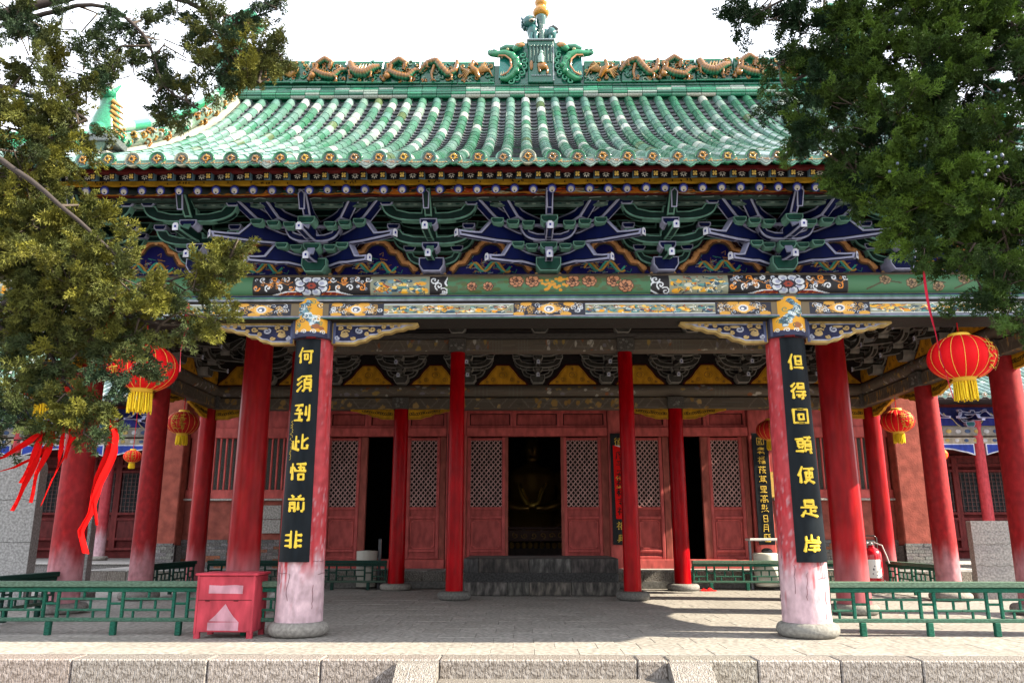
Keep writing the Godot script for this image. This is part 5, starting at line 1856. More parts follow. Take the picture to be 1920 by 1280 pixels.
func main_hall() -> void:
	var h := base("main_hall", Vector3(0, 0, -9.0))
	tag(h, "dull red timber hall with lattice doors and barred windows behind the pavilion", "hall")
	var z := 0.0
	# stylobate: edge stones over a plinth
	var x := -9.4
	while x < 9.4:
		var w := rng.randf_range(0.36, 0.62)
		var m := MB.new()
		m.k = vary(L(0.36, 0.34, 0.31), 0.12)
		m.box(Vector3(0, 0, 0), Vector3(w - 0.008, 0.22, 0.4), 0.008)
		part("stylobate_stone", m, mats.chisel, h, xf(Vector3(x + w / 2, 0.25, 0.90)))
		x += w
	var pb := MB.new()
	pb.k = L(0.17, 0.165, 0.155)
	pb.box(Vector3(0, 0.075, 0.90), Vector3(18.9, 0.14, 0.44), 0.008)
	pb.k = L(0.46, 0.44, 0.41)
	pb.box(Vector3(0, 0.345, -4.0), Vector3(19.0, 0.03, 10.2), 0.006)
	pb.k = L(0.2, 0.2, 0.2)
	pb.box(Vector3(0, 0.16, -4.2), Vector3(18.8, 0.30, 9.8))
	part("stylobate", pb, mats.slab, h)
	# timber front
	var posts := [-5.03, -1.83, 1.84, 5.03]
	for px in posts:
		var m := MB.new()
		m.k = OX * 1.05
		m.box(Vector3(0, 2.45, 0), Vector3(0.44, 4.20, 0.36), 0.02)
		part("wall_post", m, mats.paint, h, xf(Vector3(px, 0, -0.06)))
	var bays := [[-4.80, -2.06], [-1.61, 1.61], [2.06, 4.80]]
	var leaves := [[-4.78, -4.02], [-2.95, -2.20], [-1.58, -0.72], [0.60, 1.46], [2.18, 2.84], [3.88, 4.66]]
	for b in bays:
		var c: float = (b[0] + b[1]) / 2
		var w: float = b[1] - b[0]
		var m := MB.new()
		m.k = OX * 1.1
		m.box(Vector3(c, 0.455, 0.03), Vector3(w, 0.20, 0.20), 0.01)
		part("threshold", m, mats.paint, h)
		m = MB.new()
		m.k = OX * 1.15
		m.box(Vector3(c, 3.365, 0.03), Vector3(w, 0.20, 0.16), 0.012)
		m.box(Vector3(c, 3.90, 0.02), Vector3(w, 0.10, 0.14), 0.008)
		part("lintel", m, mats.paint, h)
		m = MB.new()
		m.k = OX * 0.95
		m.box(Vector3(c, 4.25, -0.02), Vector3(w, 0.62, 0.10))
		part("head_board", m, mats.paint, h)
		for k in 3:
			var t := MB.new()
			var tw := w / 3
			t.k = OX * 0.8
			t.box(Vector3(0, 0, -0.06), Vector3(tw, 0.40, 0.04))
			t.k = L(0.05, 0.012, 0.012)
			t.box(Vector3(0, 0, -0.041), Vector3(tw - 0.14, 0.285, 0.006))
			t.k = OX * 0.85
			t.box(Vector3(0, 0, -0.036), Vector3(tw - 0.185, 0.24, 0.012), 0.004)
			t.k = OX * 1.12
			for sx in [-1, 1]: t.box(Vector3(sx * (tw / 2 - 0.035), 0, 0.0), Vector3(0.07, 0.40, 0.07), 0.008)
			for sy in [-1, 1]: t.box(Vector3(0, sy * 0.165, 0.0), Vector3(tw - 0.14, 0.06, 0.065), 0.008)
			part("transom_panel", t, mats.paint, h, xf(Vector3(b[0] + tw * (k + 0.5), 3.66, 0)))
	for q in leaves: door_leaf(h, q[0], q[1], 0.56, 3.25, 0.0)
	# jambs and the edges of the folded inner leaves
	for q in [[-4.80, 0.05], [-3.94, 0.15], [-3.02, 0.12], [-2.13, 0.13], [-1.63, 0.10], [-0.69, 0.07], [0.575, 0.07], [1.54, 0.16], [2.11, 0.12], [2.92, 0.14], [3.80, 0.16], [4.72, 0.12]]:
		var m := MB.new()
		m.k = OX.lerp(L(0.16, 0.07, 0.045), 0.5)
		m.box(Vector3(q[0], 1.905, -0.02), Vector3(q[1], 2.70, 0.12), 0.008)
		part("door_jamb", m, mats.paint, h)
	# window bays
	for s in [-1, 1]:
		var a := 5.26
		var b := 7.95
		var c: float = s * (a + b) / 2
		var w := b - a
		var m := MB.new()
		m.k = OX * 1.1
		m.box(Vector3(c, 1.965, 0.02), Vector3(w, 0.20, 0.18), 0.012)
		m.box(Vector3(c, 3.35, 0.02), Vector3(w, 0.24, 0.16), 0.012)
		for e in [a + 0.09, b - 0.14]: m.box(Vector3(s * e, 2.66, 0.02), Vector3(0.20, 1.20, 0.15), 0.01)
		m.k = OX
		m.box(Vector3(c, 4.0, -0.02), Vector3(w, 1.10, 0.10))
		part("window_frame", m, mats.paint, h)
		var n := 17
		for i in n:
			var bar := MB.new()
			bar.k = OX * 1.2
			bar.box(Vector3.ZERO, Vector3(0.042, 1.20, 0.05), 0.01)
			part("window_bar", bar, mats.paint, h, xf(Vector3(s * (a + 0.27 + (w - 0.58) * i / (n - 1)), 2.66, 0.03)))
		var pane := MB.new()
		pane.k = L(0.14, 0.155, 0.14)
		pane.box(Vector3(c, 2.66, -0.07), Vector3(w, 1.2, 0.02))
		part("window_paper", pane, mats.matte, h)
		var pl := MB.new()
		pl.k = L(0.34, 0.095, 0.072)
		pl.box(Vector3(c, 1.40, -0.05), Vector3(w, 0.86, 0.22), 0.01)
		part("plaster_wall", pl, mats.plaster, h)
		var lg := MB.new()
		lg.k = L(0.52, 0.49, 0.45)
		lg.box(Vector3(c, 1.845, 0.0), Vector3(w, 0.045, 0.34), 0.008)
		part("window_ledge", lg, mats.stone, h)
		brickwork("brick_dado", h, minf(s * a, s * b), maxf(s * a, s * b), 0.36, 0.97, 0.07, L(0.22, 0.21, 0.205), 0.16)
		# gable-end pier, leaning out in front of the wall
		var pr := MB.new()
		pr.k = L(0.36, 0.095, 0.070)
		pr.box(Vector3(s * 8.26, 2.85, -2.4), Vector3(0.62, 4.0, 5.6), 0.02)
		part("gable_wall", pr, mats.plaster, h)
		brickwork("brick_foot", h, s * 8.26 - 0.34, s * 8.26 + 0.34, 0.36, 0.86, 0.46, L(0.25, 0.24, 0.23))
		var sd := MB.new()
		sd.k = L(0.22, 0.21, 0.2)
		sd.box(Vector3(s * 8.26, 0.6, -2.4), Vector3(0.68, 0.5, 5.6))
		part("brick_foot_side", sd, mats.stone, h)
	# closed room: back, sides, ceiling, roof
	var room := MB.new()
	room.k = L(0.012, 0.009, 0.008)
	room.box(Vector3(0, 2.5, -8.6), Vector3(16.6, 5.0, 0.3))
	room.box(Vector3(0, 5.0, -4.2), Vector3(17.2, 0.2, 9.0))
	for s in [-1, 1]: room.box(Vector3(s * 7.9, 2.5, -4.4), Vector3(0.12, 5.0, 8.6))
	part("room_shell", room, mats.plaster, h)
	var rf := MB.new()
	rf.k = L(0.04, 0.20, 0.12)
	for face in 2:
		var rows := []
		for j in 13:
			var d := 5.0 * j / 12.0
			var line := PackedVector3Array()
			for i in 2: line.push_back(Vector3(lerpf(-9.0, 9.0, i), 5.15 + 0.5 * d + 0.008 * d * d * d, (-0.1 - d) if face == 0 else (-10.1 + d)))
			rows.append(line)
		rf.grid(rows)
	part("roof", rf, mats.glaze, h)
	# stone step block in front of the middle doorway
	var sb := base("step_block", Vector3(0.01, 0, -6.85))
	tag(sb, "dark stained stone step block before the middle doorway", "steps")
	var co := MB.new()
	co.k = L(0.05, 0.05, 0.048)
	co.box(Vector3(0, 0.32, 0), Vector3(2.76, 0.60, 1.96))
	part("core", co, mats.stone, sb)
	var courses := [[0.40, 0.66, [-1.42, -1.15, -0.22, 0.55, 1.42], 0.0], [0.25, 0.395, [-1.42, -0.57, -0.22, 0.55, 1.42], -0.012], [0.0, 0.245, [-1.42, -0.62, -0.22, 0.55, 1.42], 0.016]]
	for q in courses:
		var js: Array = q[2]
		for i in js.size() - 1:
			var m := MB.new()
			m.k = vary(L(0.105, 0.10, 0.093), 0.35)
			m.box(Vector3.ZERO, Vector3(js[i + 1] - js[i] - 0.008, q[1] - q[0] - 0.006, 0.5), 0.012)
			part("stone_block", m, mats.step, sb, xf(Vector3((js[i] + js[i + 1]) / 2, (q[0] + q[1]) / 2, 0.74 + q[3])))
	var tp := MB.new()
	tp.k = L(0.20, 0.19, 0.18)
	tp.box(Vector3(0, 0.645, -0.25), Vector3(2.84, 0.03, 1.52), 0.006)
	part("top_slab", tp, mats.slab, sb)
	statue()
	# calligraphy boards on the posts
	hall_board(Vector3(5.035, 0, -8.82), "國義福蔭萬里高懸日月鑒", false, "narrow black board with a column of small gold characters right of the hall doors")
	hall_board(Vector3(1.84, 0, -8.82), "德慶年福義里高祀典", true, "black board with a pasted red paper strip of ink characters, right of the middle doorway")
	hall_board(Vector3(-1.83, 0, -8.82), "德慶年福義里高祀典", true, "black board with red paper edge, nearly hidden by the column left of the middle doorway")
	hall_board(Vector3(-5.035, 0, -8.82), "國義福蔭萬里高懸日月鑒", false, "narrow black board beside the left front column, mostly hidden, left of the hall doors")
	var np := base("notice_plaque", Vector3(5.33, 2.16, -8.86))
	tag(np, "small gold notice plaque with printed lines on the red wall", "plaque")
	var pm := MB.new()
	pm.k = L(0.50, 0.33, 0.07)
	pm.box(Vector3.ZERO, Vector3(0.30, 0.58, 0.03), 0.01)
	part("plate", pm, mats.paint, np)
	var pt := Art.new(128, 256, Color(0.86, 0.70, 0.34))
	for i in 7: pt.rect(26, 14 + i * 6, 76, 2, Color(0.35, 0.22, 0.06))
	for i in 15:
		var xx := 14.0
		while xx < 108:
			var ww := rng.randf_range(4, 12)
			pt.rect(xx, 70 + i * 11, ww, 3, Color(0.45, 0.30, 0.10))
			xx += ww + 3
	var pq := MB.new()
	pq.quad(Vector3(-0.125, 0.265, 0.018), Vector3(0.125, 0.265, 0.018), Vector3(0.125, -0.265, 0.018), Vector3(-0.125, -0.265, 0.018))
	part("printed_face", pq, print_mat("notice_print", pt), np)
	var tb := MB.new()
	tb.k = L(0.48, 0.46, 0.43)
	tb.box(Vector3.ZERO, Vector3(0.42, 0.30, 0.05), 0.006)
	tb.box(Vector3(0, -0.31, 0), Vector3(0.42, 0.30, 0.05), 0.006)
	tag(part("stone_tablet", tb, mats.stone, self, xf(Vector3(-5.95, 1.57, -8.90))), "pale grey stone tablet let into the red wall under the left window", "tablet")

func hall_board(at: Vector3, text: String, paper: bool, label: String) -> void:
	var o := base("hall_board", at)
	tag(o, label, "sign board")
	var m := MB.new()
	m.k = L(0.022, 0.025, 0.030)
	m.box(Vector3(0, 2.09, 0.0), Vector3(0.36, 2.45, 0.035), 0.008)
	part("board", m, mats.board, o)
	var g := MB.new()
	g.k = L(0.62, 0.42, 0.05)
	var n := text.length()
	for i in n: glyph(g, text[i], Vector3(0, 3.13 - 2.12 * i / (n - 1), 0.019), 0.150 if not paper else 0.165, 0.019, 0.006)
	part("gold_characters", g, mats.plain, o)
	if paper:
		var r := MB.new()
		r.k = L(0.62, 0.012, 0.012)
		var rows := []
		for j in 15:
			var f := j / 14.0
			var line := PackedVector3Array()
			for i in 2: line.push_back(Vector3(-0.13 + 0.27 * i + 0.03 * (1 - f), 1.42 + 1.62 * f, 0.032 + 0.010 * sin(f * 9.0 + i)))
			rows.append(line)
		r.grid(rows)
		part("red_paper", r, mats.cloth, o)
		var k := MB.new()
		k.k = L(0.015, 0.008, 0.008)
		var t2 := "慶平安福利吉祥"
		for i in 7: glyph(k, t2[i], Vector3(0.025, 2.82 - 0.205 * i, 0.046), 0.17, 0.022, 0.002)
		part("ink_characters", k, mats.matte, o)
		var c := MB.new()
		c.k = L(0.70, 0.70, 0.68)
		c.tri(Vector3(-0.10, 3.04, 0.045), Vector3(0.17, 3.03, 0.045), Vector3(0.15, 2.95, 0.06))
		part("curled_corner", c, mats.cloth, o)

func statue() -> void:
	# seated gilded figure in the dark of the hall
	var o := base("seated_statue", Vector3(-0.06, 0.36, -13.6))
	tag(o, "dark gilded seated statue with draped chest inside the hall doorway", "statue")
	var m := MB.new()
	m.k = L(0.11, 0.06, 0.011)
	var body := []
	for q in [[0.0, 1.05, 0.80], [0.35, 1.10, 0.85], [0.75, 0.95, 0.62], [1.0, 0.78, 0.48], [1.4, 0.66, 0.42], [1.75, 0.74, 0.42], [1.98, 0.62, 0.36], [2.10, 0.30, 0.26], [2.20, 0.19, 0.19], [2.28, 0.22, 0.24], [2.42, 0.27, 0.30], [2.60, 0.28, 0.31], [2.78, 0.22, 0.25], [2.88, 0.10, 0.12], [2.92, 0.0, 0.0]]:
		var line := PackedVector3Array()
		for i in 29:
			var w := TAU * (i % 28) / 28
			var e := 1.0 + (0.10 * cos(w * 2) if q[0] < 1.2 else 0.0)
			line.push_back(Vector3(sin(w) * q[1] * e, 0.55 + q[0], cos(w) * q[2] * e))
		body.append(line)
	m.grid(body)
	for s in [-1, 1]:
		m.tube([Vector3(s * 0.66, 2.38, 0), Vector3(s * 0.90, 1.95, 0.12), Vector3(s * 0.80, 1.55, 0.45), Vector3(s * 0.35, 1.42, 0.66), Vector3(s * 0.1, 1.42, 0.68)], [0.18, 0.20, 0.17, 0.13, 0.09], 12)
		m.tube([Vector3(s * 0.3, 1.0, 0.2), Vector3(s * 0.95, 0.95, 0.55), Vector3(s * 0.9, 0.75, 0.95), Vector3(s * 0.2, 0.68, 1.0)], [0.26, 0.30, 0.24, 0.16], 12)
		m.ball(Vector3(s * 0.10, 3.07, 0.27), Vector3(0.045, 0.018, 0.02), 8, 5)
	m.tube([Vector3(0, 3.10, 0.30), Vector3(0, 3.0, 0.35), Vector3(0, 2.97, 0.31)], [0.025, 0.04, 0.03], 8)
	m.ball(Vector3(0, 2.90, 0.285), Vector3(0.075, 0.022, 0.02), 8, 5)
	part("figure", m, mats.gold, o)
	var d := MB.new()
	for k in 2:   # folds of the robe, hanging in loops over the chest
		d.k = L(0.62, 0.40, 0.07) * (1.0 - 0.5 * k)
		var pts := []
		for i in 15:
			var f := i / 14.0 * 2 - 1
			pts.append(Vector3(f * (0.30 + 0.10 * k) + 0.03 * sin(f * 5.0 + k), 1.98 + 0.12 * k + 0.02 * sin(f * 9.0) - (0.48 + 0.12 * k) * (1 - f * f), 0.42 + 0.10 * (1 - f * f) + 0.01 * k))
		var wd := []
		for i in 15: wd.append(0.03 + 0.075 * (1.0 - absf(i / 7.0 - 1.0)))
		d.tube(pts, wd, 8)
	part("robe_fold", d, mats.gold, o)
	var st := MB.new()
	st.k = L(0.04, 0.025, 0.02)
	st.box(Vector3(0, 0.27, 0), Vector3(2.8, 0.54, 2.2), 0.03)
	for i in 16:
		st.k = L(0.22, 0.13, 0.03)
		st.ball(Vector3(-1.2 + i * 0.16, 0.45, 1.1), Vector3(0.07, 0.09, 0.04), 8, 5)
	part("throne", st, mats.paint, o)
	var t := base("altar_table", Vector3(-0.06, 0.36, -11.4))
	tag(t, "dark carved altar table standing before the gilded statue", "table")
	var a := MB.new()
	a.k = L(0.05, 0.02, 0.016)
	a.box(Vector3(0, 0.88, 0), Vector3(2.4, 0.07, 0.7), 0.012)
	a.box(Vector3(0, 0.70, 0.30), Vector3(2.2, 0.26, 0.04))
	for s in [-1, 1]:
		a.box(Vector3(s * 1.08, 0.42, 0.28), Vector3(0.09, 0.84, 0.09), 0.01)
		a.box(Vector3(s * 1.08, 0.42, -0.28), Vector3(0.09, 0.84, 0.09), 0.01)
	part("table_frame", a, mats.paint, t)
	for i in 9:
		var c := MB.new()
		c.k = L(0.16, 0.09, 0.02)
		c.tube(spiral(Vector3(-0.9 + i * 0.225, 0.70, 0.33), 0.08, 1.1, i, 10), 0.014, 6)
		part("gilt_scroll", c, mats.gold, t)

# ---------------------------------------------------------------- side halls
func side_hall(s: int) -> void:
	var h := base("side_hall", Vector3(s * 14.0, 0, -14.0))
	tag(h, "green tiled side hall with blue brackets beyond the %s side row of columns" % ("left" if s < 0 else "right"), "hall")
	var m := MB.new()
	m.k = L(0.22, 0.21, 0.20)
	m.box(Vector3(0, 0.1, -2.0), Vector3(9.4, 0.5, 8.6))
	m.k = L(0.46, 0.44, 0.41)
	m.box(Vector3(0, 0.355, -2.0), Vector3(9.5, 0.03, 8.7), 0.006)
	part("stylobate", m, mats.stone, h)
	for xx in [-3.9, -1.15, 1.6, 4.3]: column(h, xx, 0.0, 0.16, 0.14, 4.1, 0.26, 0.12, 0.8, L(0.42, 0.03, 0.04)).position.y = 0.37
	# beams, valance, brackets
	m = MB.new()
	m.k = L(0.20, 0.19, 0.17)
	m.box(Vector3(0, 3.98, 0), Vector3(9.2, 0.26, 0.26), 0.02)
	m.k = L(0.30, 0.27, 0.21)
	m.box(Vector3(0, 3.72, 0), Vector3(9.2, 0.18, 0.20), 0.012)
	for i in 34:
		m.k = [L(0.40, 0.30, 0.10), L(0.42, 0.43, 0.44), L(0.05, 0.08, 0.16)][i % 3]
		m.ball(Vector3(-4.5 + i * 0.27, 3.72, 0.102), Vector3(0.07, 0.05, 0.006), 8, 4)
		m.ball(Vector3(-4.45 + i * 0.27, 3.98, 0.132), Vector3(0.09, 0.06, 0.006), 8, 4)
	part("painted_beam", m, mats.paint, h)
	for b in 3:
		var xa := -3.9 + 2.75 * b + 0.16
		var pts := PackedVector2Array([Vector2(0, 0), Vector2(0, -0.32)])
		for i in 13:
			var f := i / 12.0
			pts.append(Vector2(f * 2.42, -0.13 - 0.20 * absf(f * 2 - 1) * absf(f * 2 - 1) - 0.022 * sin(f * 38)))
		pts.append(Vector2(2.42, -0.32)); pts.append(Vector2(2.42, 0))
		var v := MB.new()
		v.k = L(0.55, 0.58, 0.66)
		v.prism(pts, -0.03, 0.03)
		v.k = L(0.02, 0.05, 0.30)
		var ins := Geometry2D.offset_polygon(pts, -0.03)
		if ins.size(): v.cap(ins[0], 0.034)
		part("valance", v, mats.paint, h, xf(Vector3(xa, 3.63, 0.06)))
	var bd := MB.new()
	bd.k = L(0.012, 0.018, 0.12)
	bd.box(Vector3(0, 4.45, -0.05), Vector3(9.2, 0.72, 0.06))
	part("bracket_board", bd, mats.paint, h)
	var a3 := arm_mesh(0.42, 0.16, PALE, NAVY)
	var a1 := arm_mesh(0.28, 0.15, PALE, L(0.012, 0.04, 0.05))
	var bk := side_mesh(beak(0.8, 0.18), 0.09, PALE, NAVY)
	var bl := dou_mesh(0.26, 0.15, 0.26, PALE, L(0.02, 0.10, 0.12))
	for i in 7:
		var o := base("bracket_set", Vector3(-4.1 + 1.37 * i, 4.11, 0.0), 0, h)
		part("bearing_block", bl, mats.paint, o)
		part("bracket_arm", a1, mats.paint, o, xf(Vector3(0, 0.12, 0.05)))
		part("bracket_arm", a3, mats.paint, o, xf(Vector3(0, 0.32, 0.25)))
		for w in [-0.8, 0.0, 0.8]: part("beak", bk, mats.paint, o, outward(Vector3(0, 0.14 + 0.12 * absf(w), 0), w))
	# scalloped crest panels
	for i in 6:
		var v := MB.new()
		v.timber(P2([-0.5, 0, 0.5, 0, 0.36, 0.10, 0.24, 0.26, 0.08, 0.32, 0, 0.42, -0.08, 0.32, -0.24, 0.26, -0.36, 0.10]), 0.03, L(0.40, 0.34, 0.22), INK, L(0.02, 0.03, 0.20), 0.03, false)
		part("crest_panel", v, mats.paint, h, xf(Vector3(-3.42 + 1.37 * i, 4.11, 0.02)))
	# wall with door leaves
	var wl := MB.new()
	wl.k = L(0.10, 0.018, 0.018)
	wl.box(Vector3(0, 2.2, -2.3), Vector3(9.3, 4.2, 0.2))
	for sx in [-1, 1]: wl.box(Vector3(sx * 4.65, 2.3, -3.6), Vector3(0.3, 4.6, 7.0))
	wl.box(Vector3(0, 4.75, -1.4), Vector3(9.3, 0.1, 2.9))
	part("wall", wl, mats.plaster, h)
	var lf := MB.new()
	lf.k = L(0.17, 0.03, 0.03)
	for sx in [-1, 1]: lf.box(Vector3(sx * 0.37, 1.45, 0), Vector3(0.10, 2.9, 0.09), 0.01)
	for y in [0.05, 0.35, 0.95, 1.12, 2.42, 2.60, 2.86]: lf.box(Vector3(0, y, 0), Vector3(0.66, 0.08, 0.08), 0.008)
	lf.k = L(0.02, 0.03, 0.035)
	lf.box(Vector3(0, 1.78, -0.04), Vector3(0.66, 1.3, 0.01))
	lf.k = L(0.13, 0.025, 0.025)
	lf.box(Vector3(0, 0.65, -0.02), Vector3(0.66, 0.6, 0.03))
	lf.box(Vector3(0, 2.74, -0.02), Vector3(0.66, 0.2, 0.03))
	var lm := mesh_of(lf)
	var lt := MB.new()   # stepped lattice
	lt.k = L(0.16, 0.09, 0.09)
	for i in 5: lt.box(Vector3(-0.26 + 0.13 * i, 1.78, 0), Vector3(0.016, 1.26, 0.02))
	for j in 10: lt.box(Vector3(-0.065 if j % 2 else 0.065, 1.22 + 0.124 * j, 0.003), Vector3(0.5, 0.016, 0.02))
	var ltm := mesh_of(lt)
	for i in 10:
		var lx := -3.7 + 0.83 * i
		var d := part("door_leaf", lm, mats.paint, h, xf(Vector3(lx, 0.60, -2.14)))
		part("lattice", ltm, mats.paint, d)
	brickwork("brick_dado", h, -4.7, -3.95, 0.37, 1.25, -2.10, L(0.24, 0.235, 0.23))
	brickwork("brick_dado", h, 4.0, 4.7, 0.37, 1.25, -2.10, L(0.24, 0.235, 0.23))
	# roof
	var rf := MB.new()
	rf.k = L(0.10, 0.13, 0.13)
	var rows := []
	for j in 11:
		var d := 5.0 * j / 10.0
		var line := PackedVector3Array()
		for i in 2: line.push_back(Vector3(-5.4 + 10.8 * i, 4.86 + 0.42 * d + 0.006 * d * d * d, 0.95 - d))
		rows.append(line)
	rf.grid(rows)
	rows = []
	for j in 11:
		var d := 5.0 * j / 10.0
		var line := PackedVector3Array()
		for i in 2: line.push_back(Vector3(-5.4 + 10.8 * i, 4.86 + 0.42 * d + 0.006 * d * d * d, -9.05 + d))
		rows.append(line)
	rf.grid(rows)
	rf.k = L(0.04, 0.03, 0.03)
	rf.box(Vector3(0, 4.80, 0.4), Vector3(10.8, 0.05, 1.1))
	part("roof_bed", rf, mats.pan, h)
	var ts := []
	var cs := []
	for i in 44:
		var xx := -5.3 + 0.247 * i
		var d := 0.0
		while d < 4.9:
			var dy := 0.42 + 0.018 * d * d
			var sl := atan(dy)
			ts.append(Transform3D(Basis(Vector3.RIGHT, sl), Vector3(xx, 4.90 + 0.42 * d + 0.006 * d * d * d, 0.97 - d)))
			cs.append(vary(GLAZE[[1, 2, 3, 3, 4, 4, 5, 6][rng.randi() % 8]], 0.15))
			d += 0.19
	stuff("roof_tiles", tile_mesh(Color.WHITE), mats.glaze, ts, cs, h)
	var cp := MB.new()
	cp.k = L(0.42, 0.42, 0.36)
	cp.x = Transform3D(Basis(Vector3.RIGHT, PI / 2), Vector3.ZERO)
	cp.lathe([[0.066, -0.05], [0.076, 0.0], [0.062, 0.01], [0.055, 0.0], [0.0, 0.008]], 14)
	cp.k = L(0.40, 0.22, 0.12)
	cp.ball(Vector3(0, 0.01, 0), Vector3(0.035, 0.01, 0.035), 8, 5)
	var cpm := mesh_of(cp)
	var dr := MB.new()
	dr.timber(P2([-0.1, 0.03, 0.1, 0.03, 0.1, -0.01, 0.04, -0.05, 0, -0.08, -0.04, -0.05, -0.1, -0.01]), 0.02, L(0.40, 0.44, 0.42), L(0.1, 0.1, 0.1), L(0.12, 0.30, 0.24), 0.014, false)
	var drm := mesh_of(dr)
	for i in 44:
		part("eave_cap", cpm, mats.glaze, h, xf(Vector3(-5.3 + 0.247 * i, 4.90, 1.0)))
		part("drip_tile", drm, mats.glaze, h, xf(Vector3(-5.3 + 0.247 * (i + 0.5), 4.86, 0.99)))
	var cr := MB.new()
	cr.k = L(0.02, 0.20, 0.10)
	cr.box(Vector3(0, 7.95, -4.05), Vector3(10.6, 0.5, 0.3), 0.03)
	part("ridge", cr, mats.glaze, h)

# ---------------------------------------------------------------- writing: strokes on a ten by ten field, two digits a point
const GLYPHS := {
	"何": "2005 1319 3292 828979 4464674744", "須": "3002 3305 3609 4090 6062 5292975752 5494 5595 6749 8799", "到": "0050 301343 0555 3338 0959 7176 909989",
	"此": "2128 0408 2444 0849 60689896 9264", "悟": "1019 0205 2234 4090 6064 528284 3494 5686895956", "前": "2031 7061 0292 144449 1419 1545 1747 6468 949889", "非": "3039 0232 0535 0838 6069 6292 6595 6898",
	"但": "2005 1319 4181864641 4484 3898", "得": "2002 3205 1419 4080834340 4282 3595 3797 757969 4858", "回": "0191990901 3464673734", "頭": "0141 1242441412 1526 4536 0848 5090 7072 5292975752 5494 5595 6758 8799",
	"便": "2005 1319 3191 4383864643 4484 616739 4799", "是": "2070732320 2171 0494 5458 5686 2609 1799", "岸": "4043 11138381 1494 1409 3686 2888 5659",
	"平": "1191 2233 7263 0595 5159", "安": "5051 12119192 432689 7419 0595", "福": "2031 0242 4206 2329 3546 5090 5282845452 5696995956 7679 5797", "利": "4011 0343 2129 2306 2447 6268 909889",
	"吉": "1282 5054 2474 2676796926", "祥": "2031 0242 4206 2329 3546 6071 9081 5292 6484 5797 7279", "慶": "5051 1191 1109 3383 3244 6264 3585 4759 6899",
	"國": "0090990900 2272 2444462624 2747 516879 6271", "義": "3041 6150 1191 2272 0393 5053 1656 0797 3539 7599", "蔭": "0191 3032 6062 1319 133415 5363 6374 4595 5787 6859 7899",
	"萬": "0191 3032 6062 2373762623 2575 5358 08079799", "里": "1181851511 1383 5159 2777 0999", "高": "5051 0191 3262643432 09069699 3767693937", "懸": "1040441410 1242 0545 7062 6484 7466 1809 3848 5768 7799",
	"日": "2171792921 2575", "月": "207079 2019 2373 2676", "鑒": "1050 1015 1555 3035 6090 7072 6393 4627 5687 3787 5559 2999", "祀": "2031 0242 4206 2329 3546 5191949454 515998", "典": "2181 2127 8187 4147 6167 2484 0797 3819 6899",
	"德": "2002 3205 1419 4191 6063 4393964643 5356 7376 3799 4849 5859 8899", "年": "3012 1292 1585 3135 0898 5259", "恭": "0393 3036 6066 0696 5658 3849 2718 7788", "喜": "1181 5052 2262 2464453524 0696 2777792927", "發": "1021 3113 5091 7192 2242 4555 2565 3799 6739", "財": "1040484010 1242 1444 3849 1809 5292 727969 6248",
}

func glyph(m: MB, ch: String, at: Vector3, size: float, wid: float, thick: float) -> void:
	if not GLYPHS.has(ch): return
	var st := 0
	for s in GLYPHS[ch].split(" "):
		var pts := []
		for i in range(0, s.length() - 1, 2):
			pts.append(Vector2((int(s[i]) - 4.5) / 9.0 * size, (4.5 - int(s[i + 1])) / 9.0 * size))
		for i in pts.size() - 1:
			var a: Vector2 = pts[i]
			var b: Vector2 = pts[i + 1]
			var d := (b - a).normalized()
			var nn := Vector2(-d.y, d.x)
			var bulge := wid * 0.5
			var e0 := bulge * 0.9
			var e1 := bulge * (1.25 if i == pts.size() - 2 else 0.9)
			var poly := PackedVector2Array([a - d * bulge * 0.5 - nn * e0 * 0.7, a - d * bulge * 0.7, a - d * bulge * 0.5 + nn * e0 * 0.7, a.lerp(b, 0.5) + nn * bulge * 0.78, b + nn * e1 * 0.9, b + d * bulge * 0.6, b - nn * e1 * 0.9, a.lerp(b, 0.5) - nn * bulge * 0.78])
			var z0 := at.z
			var top := at.z + thick + 0.0003 * st
			var inner := PackedVector2Array()
			var mid := a.lerp(b, 0.5)
			for q in poly:
				var along := (q - mid).dot(d)
				var acr := (q - mid).dot(nn)
				inner.push_back(mid + d * along * 0.96 + nn * acr * 0.45)
			for j in poly.size():
				var k2 := (j + 1) % poly.size()
				var o := Vector2(at.x, at.y)
				var p0 := poly[j] + o
				var p1 := poly[k2] + o
				var q0 := inner[j] + o
				var q1 := inner[k2] + o
				m.quad(Vector3(p0.x, p0.y, z0), Vector3(q0.x, q0.y, top), Vector3(q1.x, q1.y, top), Vector3(p1.x, p1.y, z0))
			var o2 := PackedVector2Array()
			for q in inner: o2.push_back(q + Vector2(at.x, at.y))
			m.cap(o2, top)
			st += 1

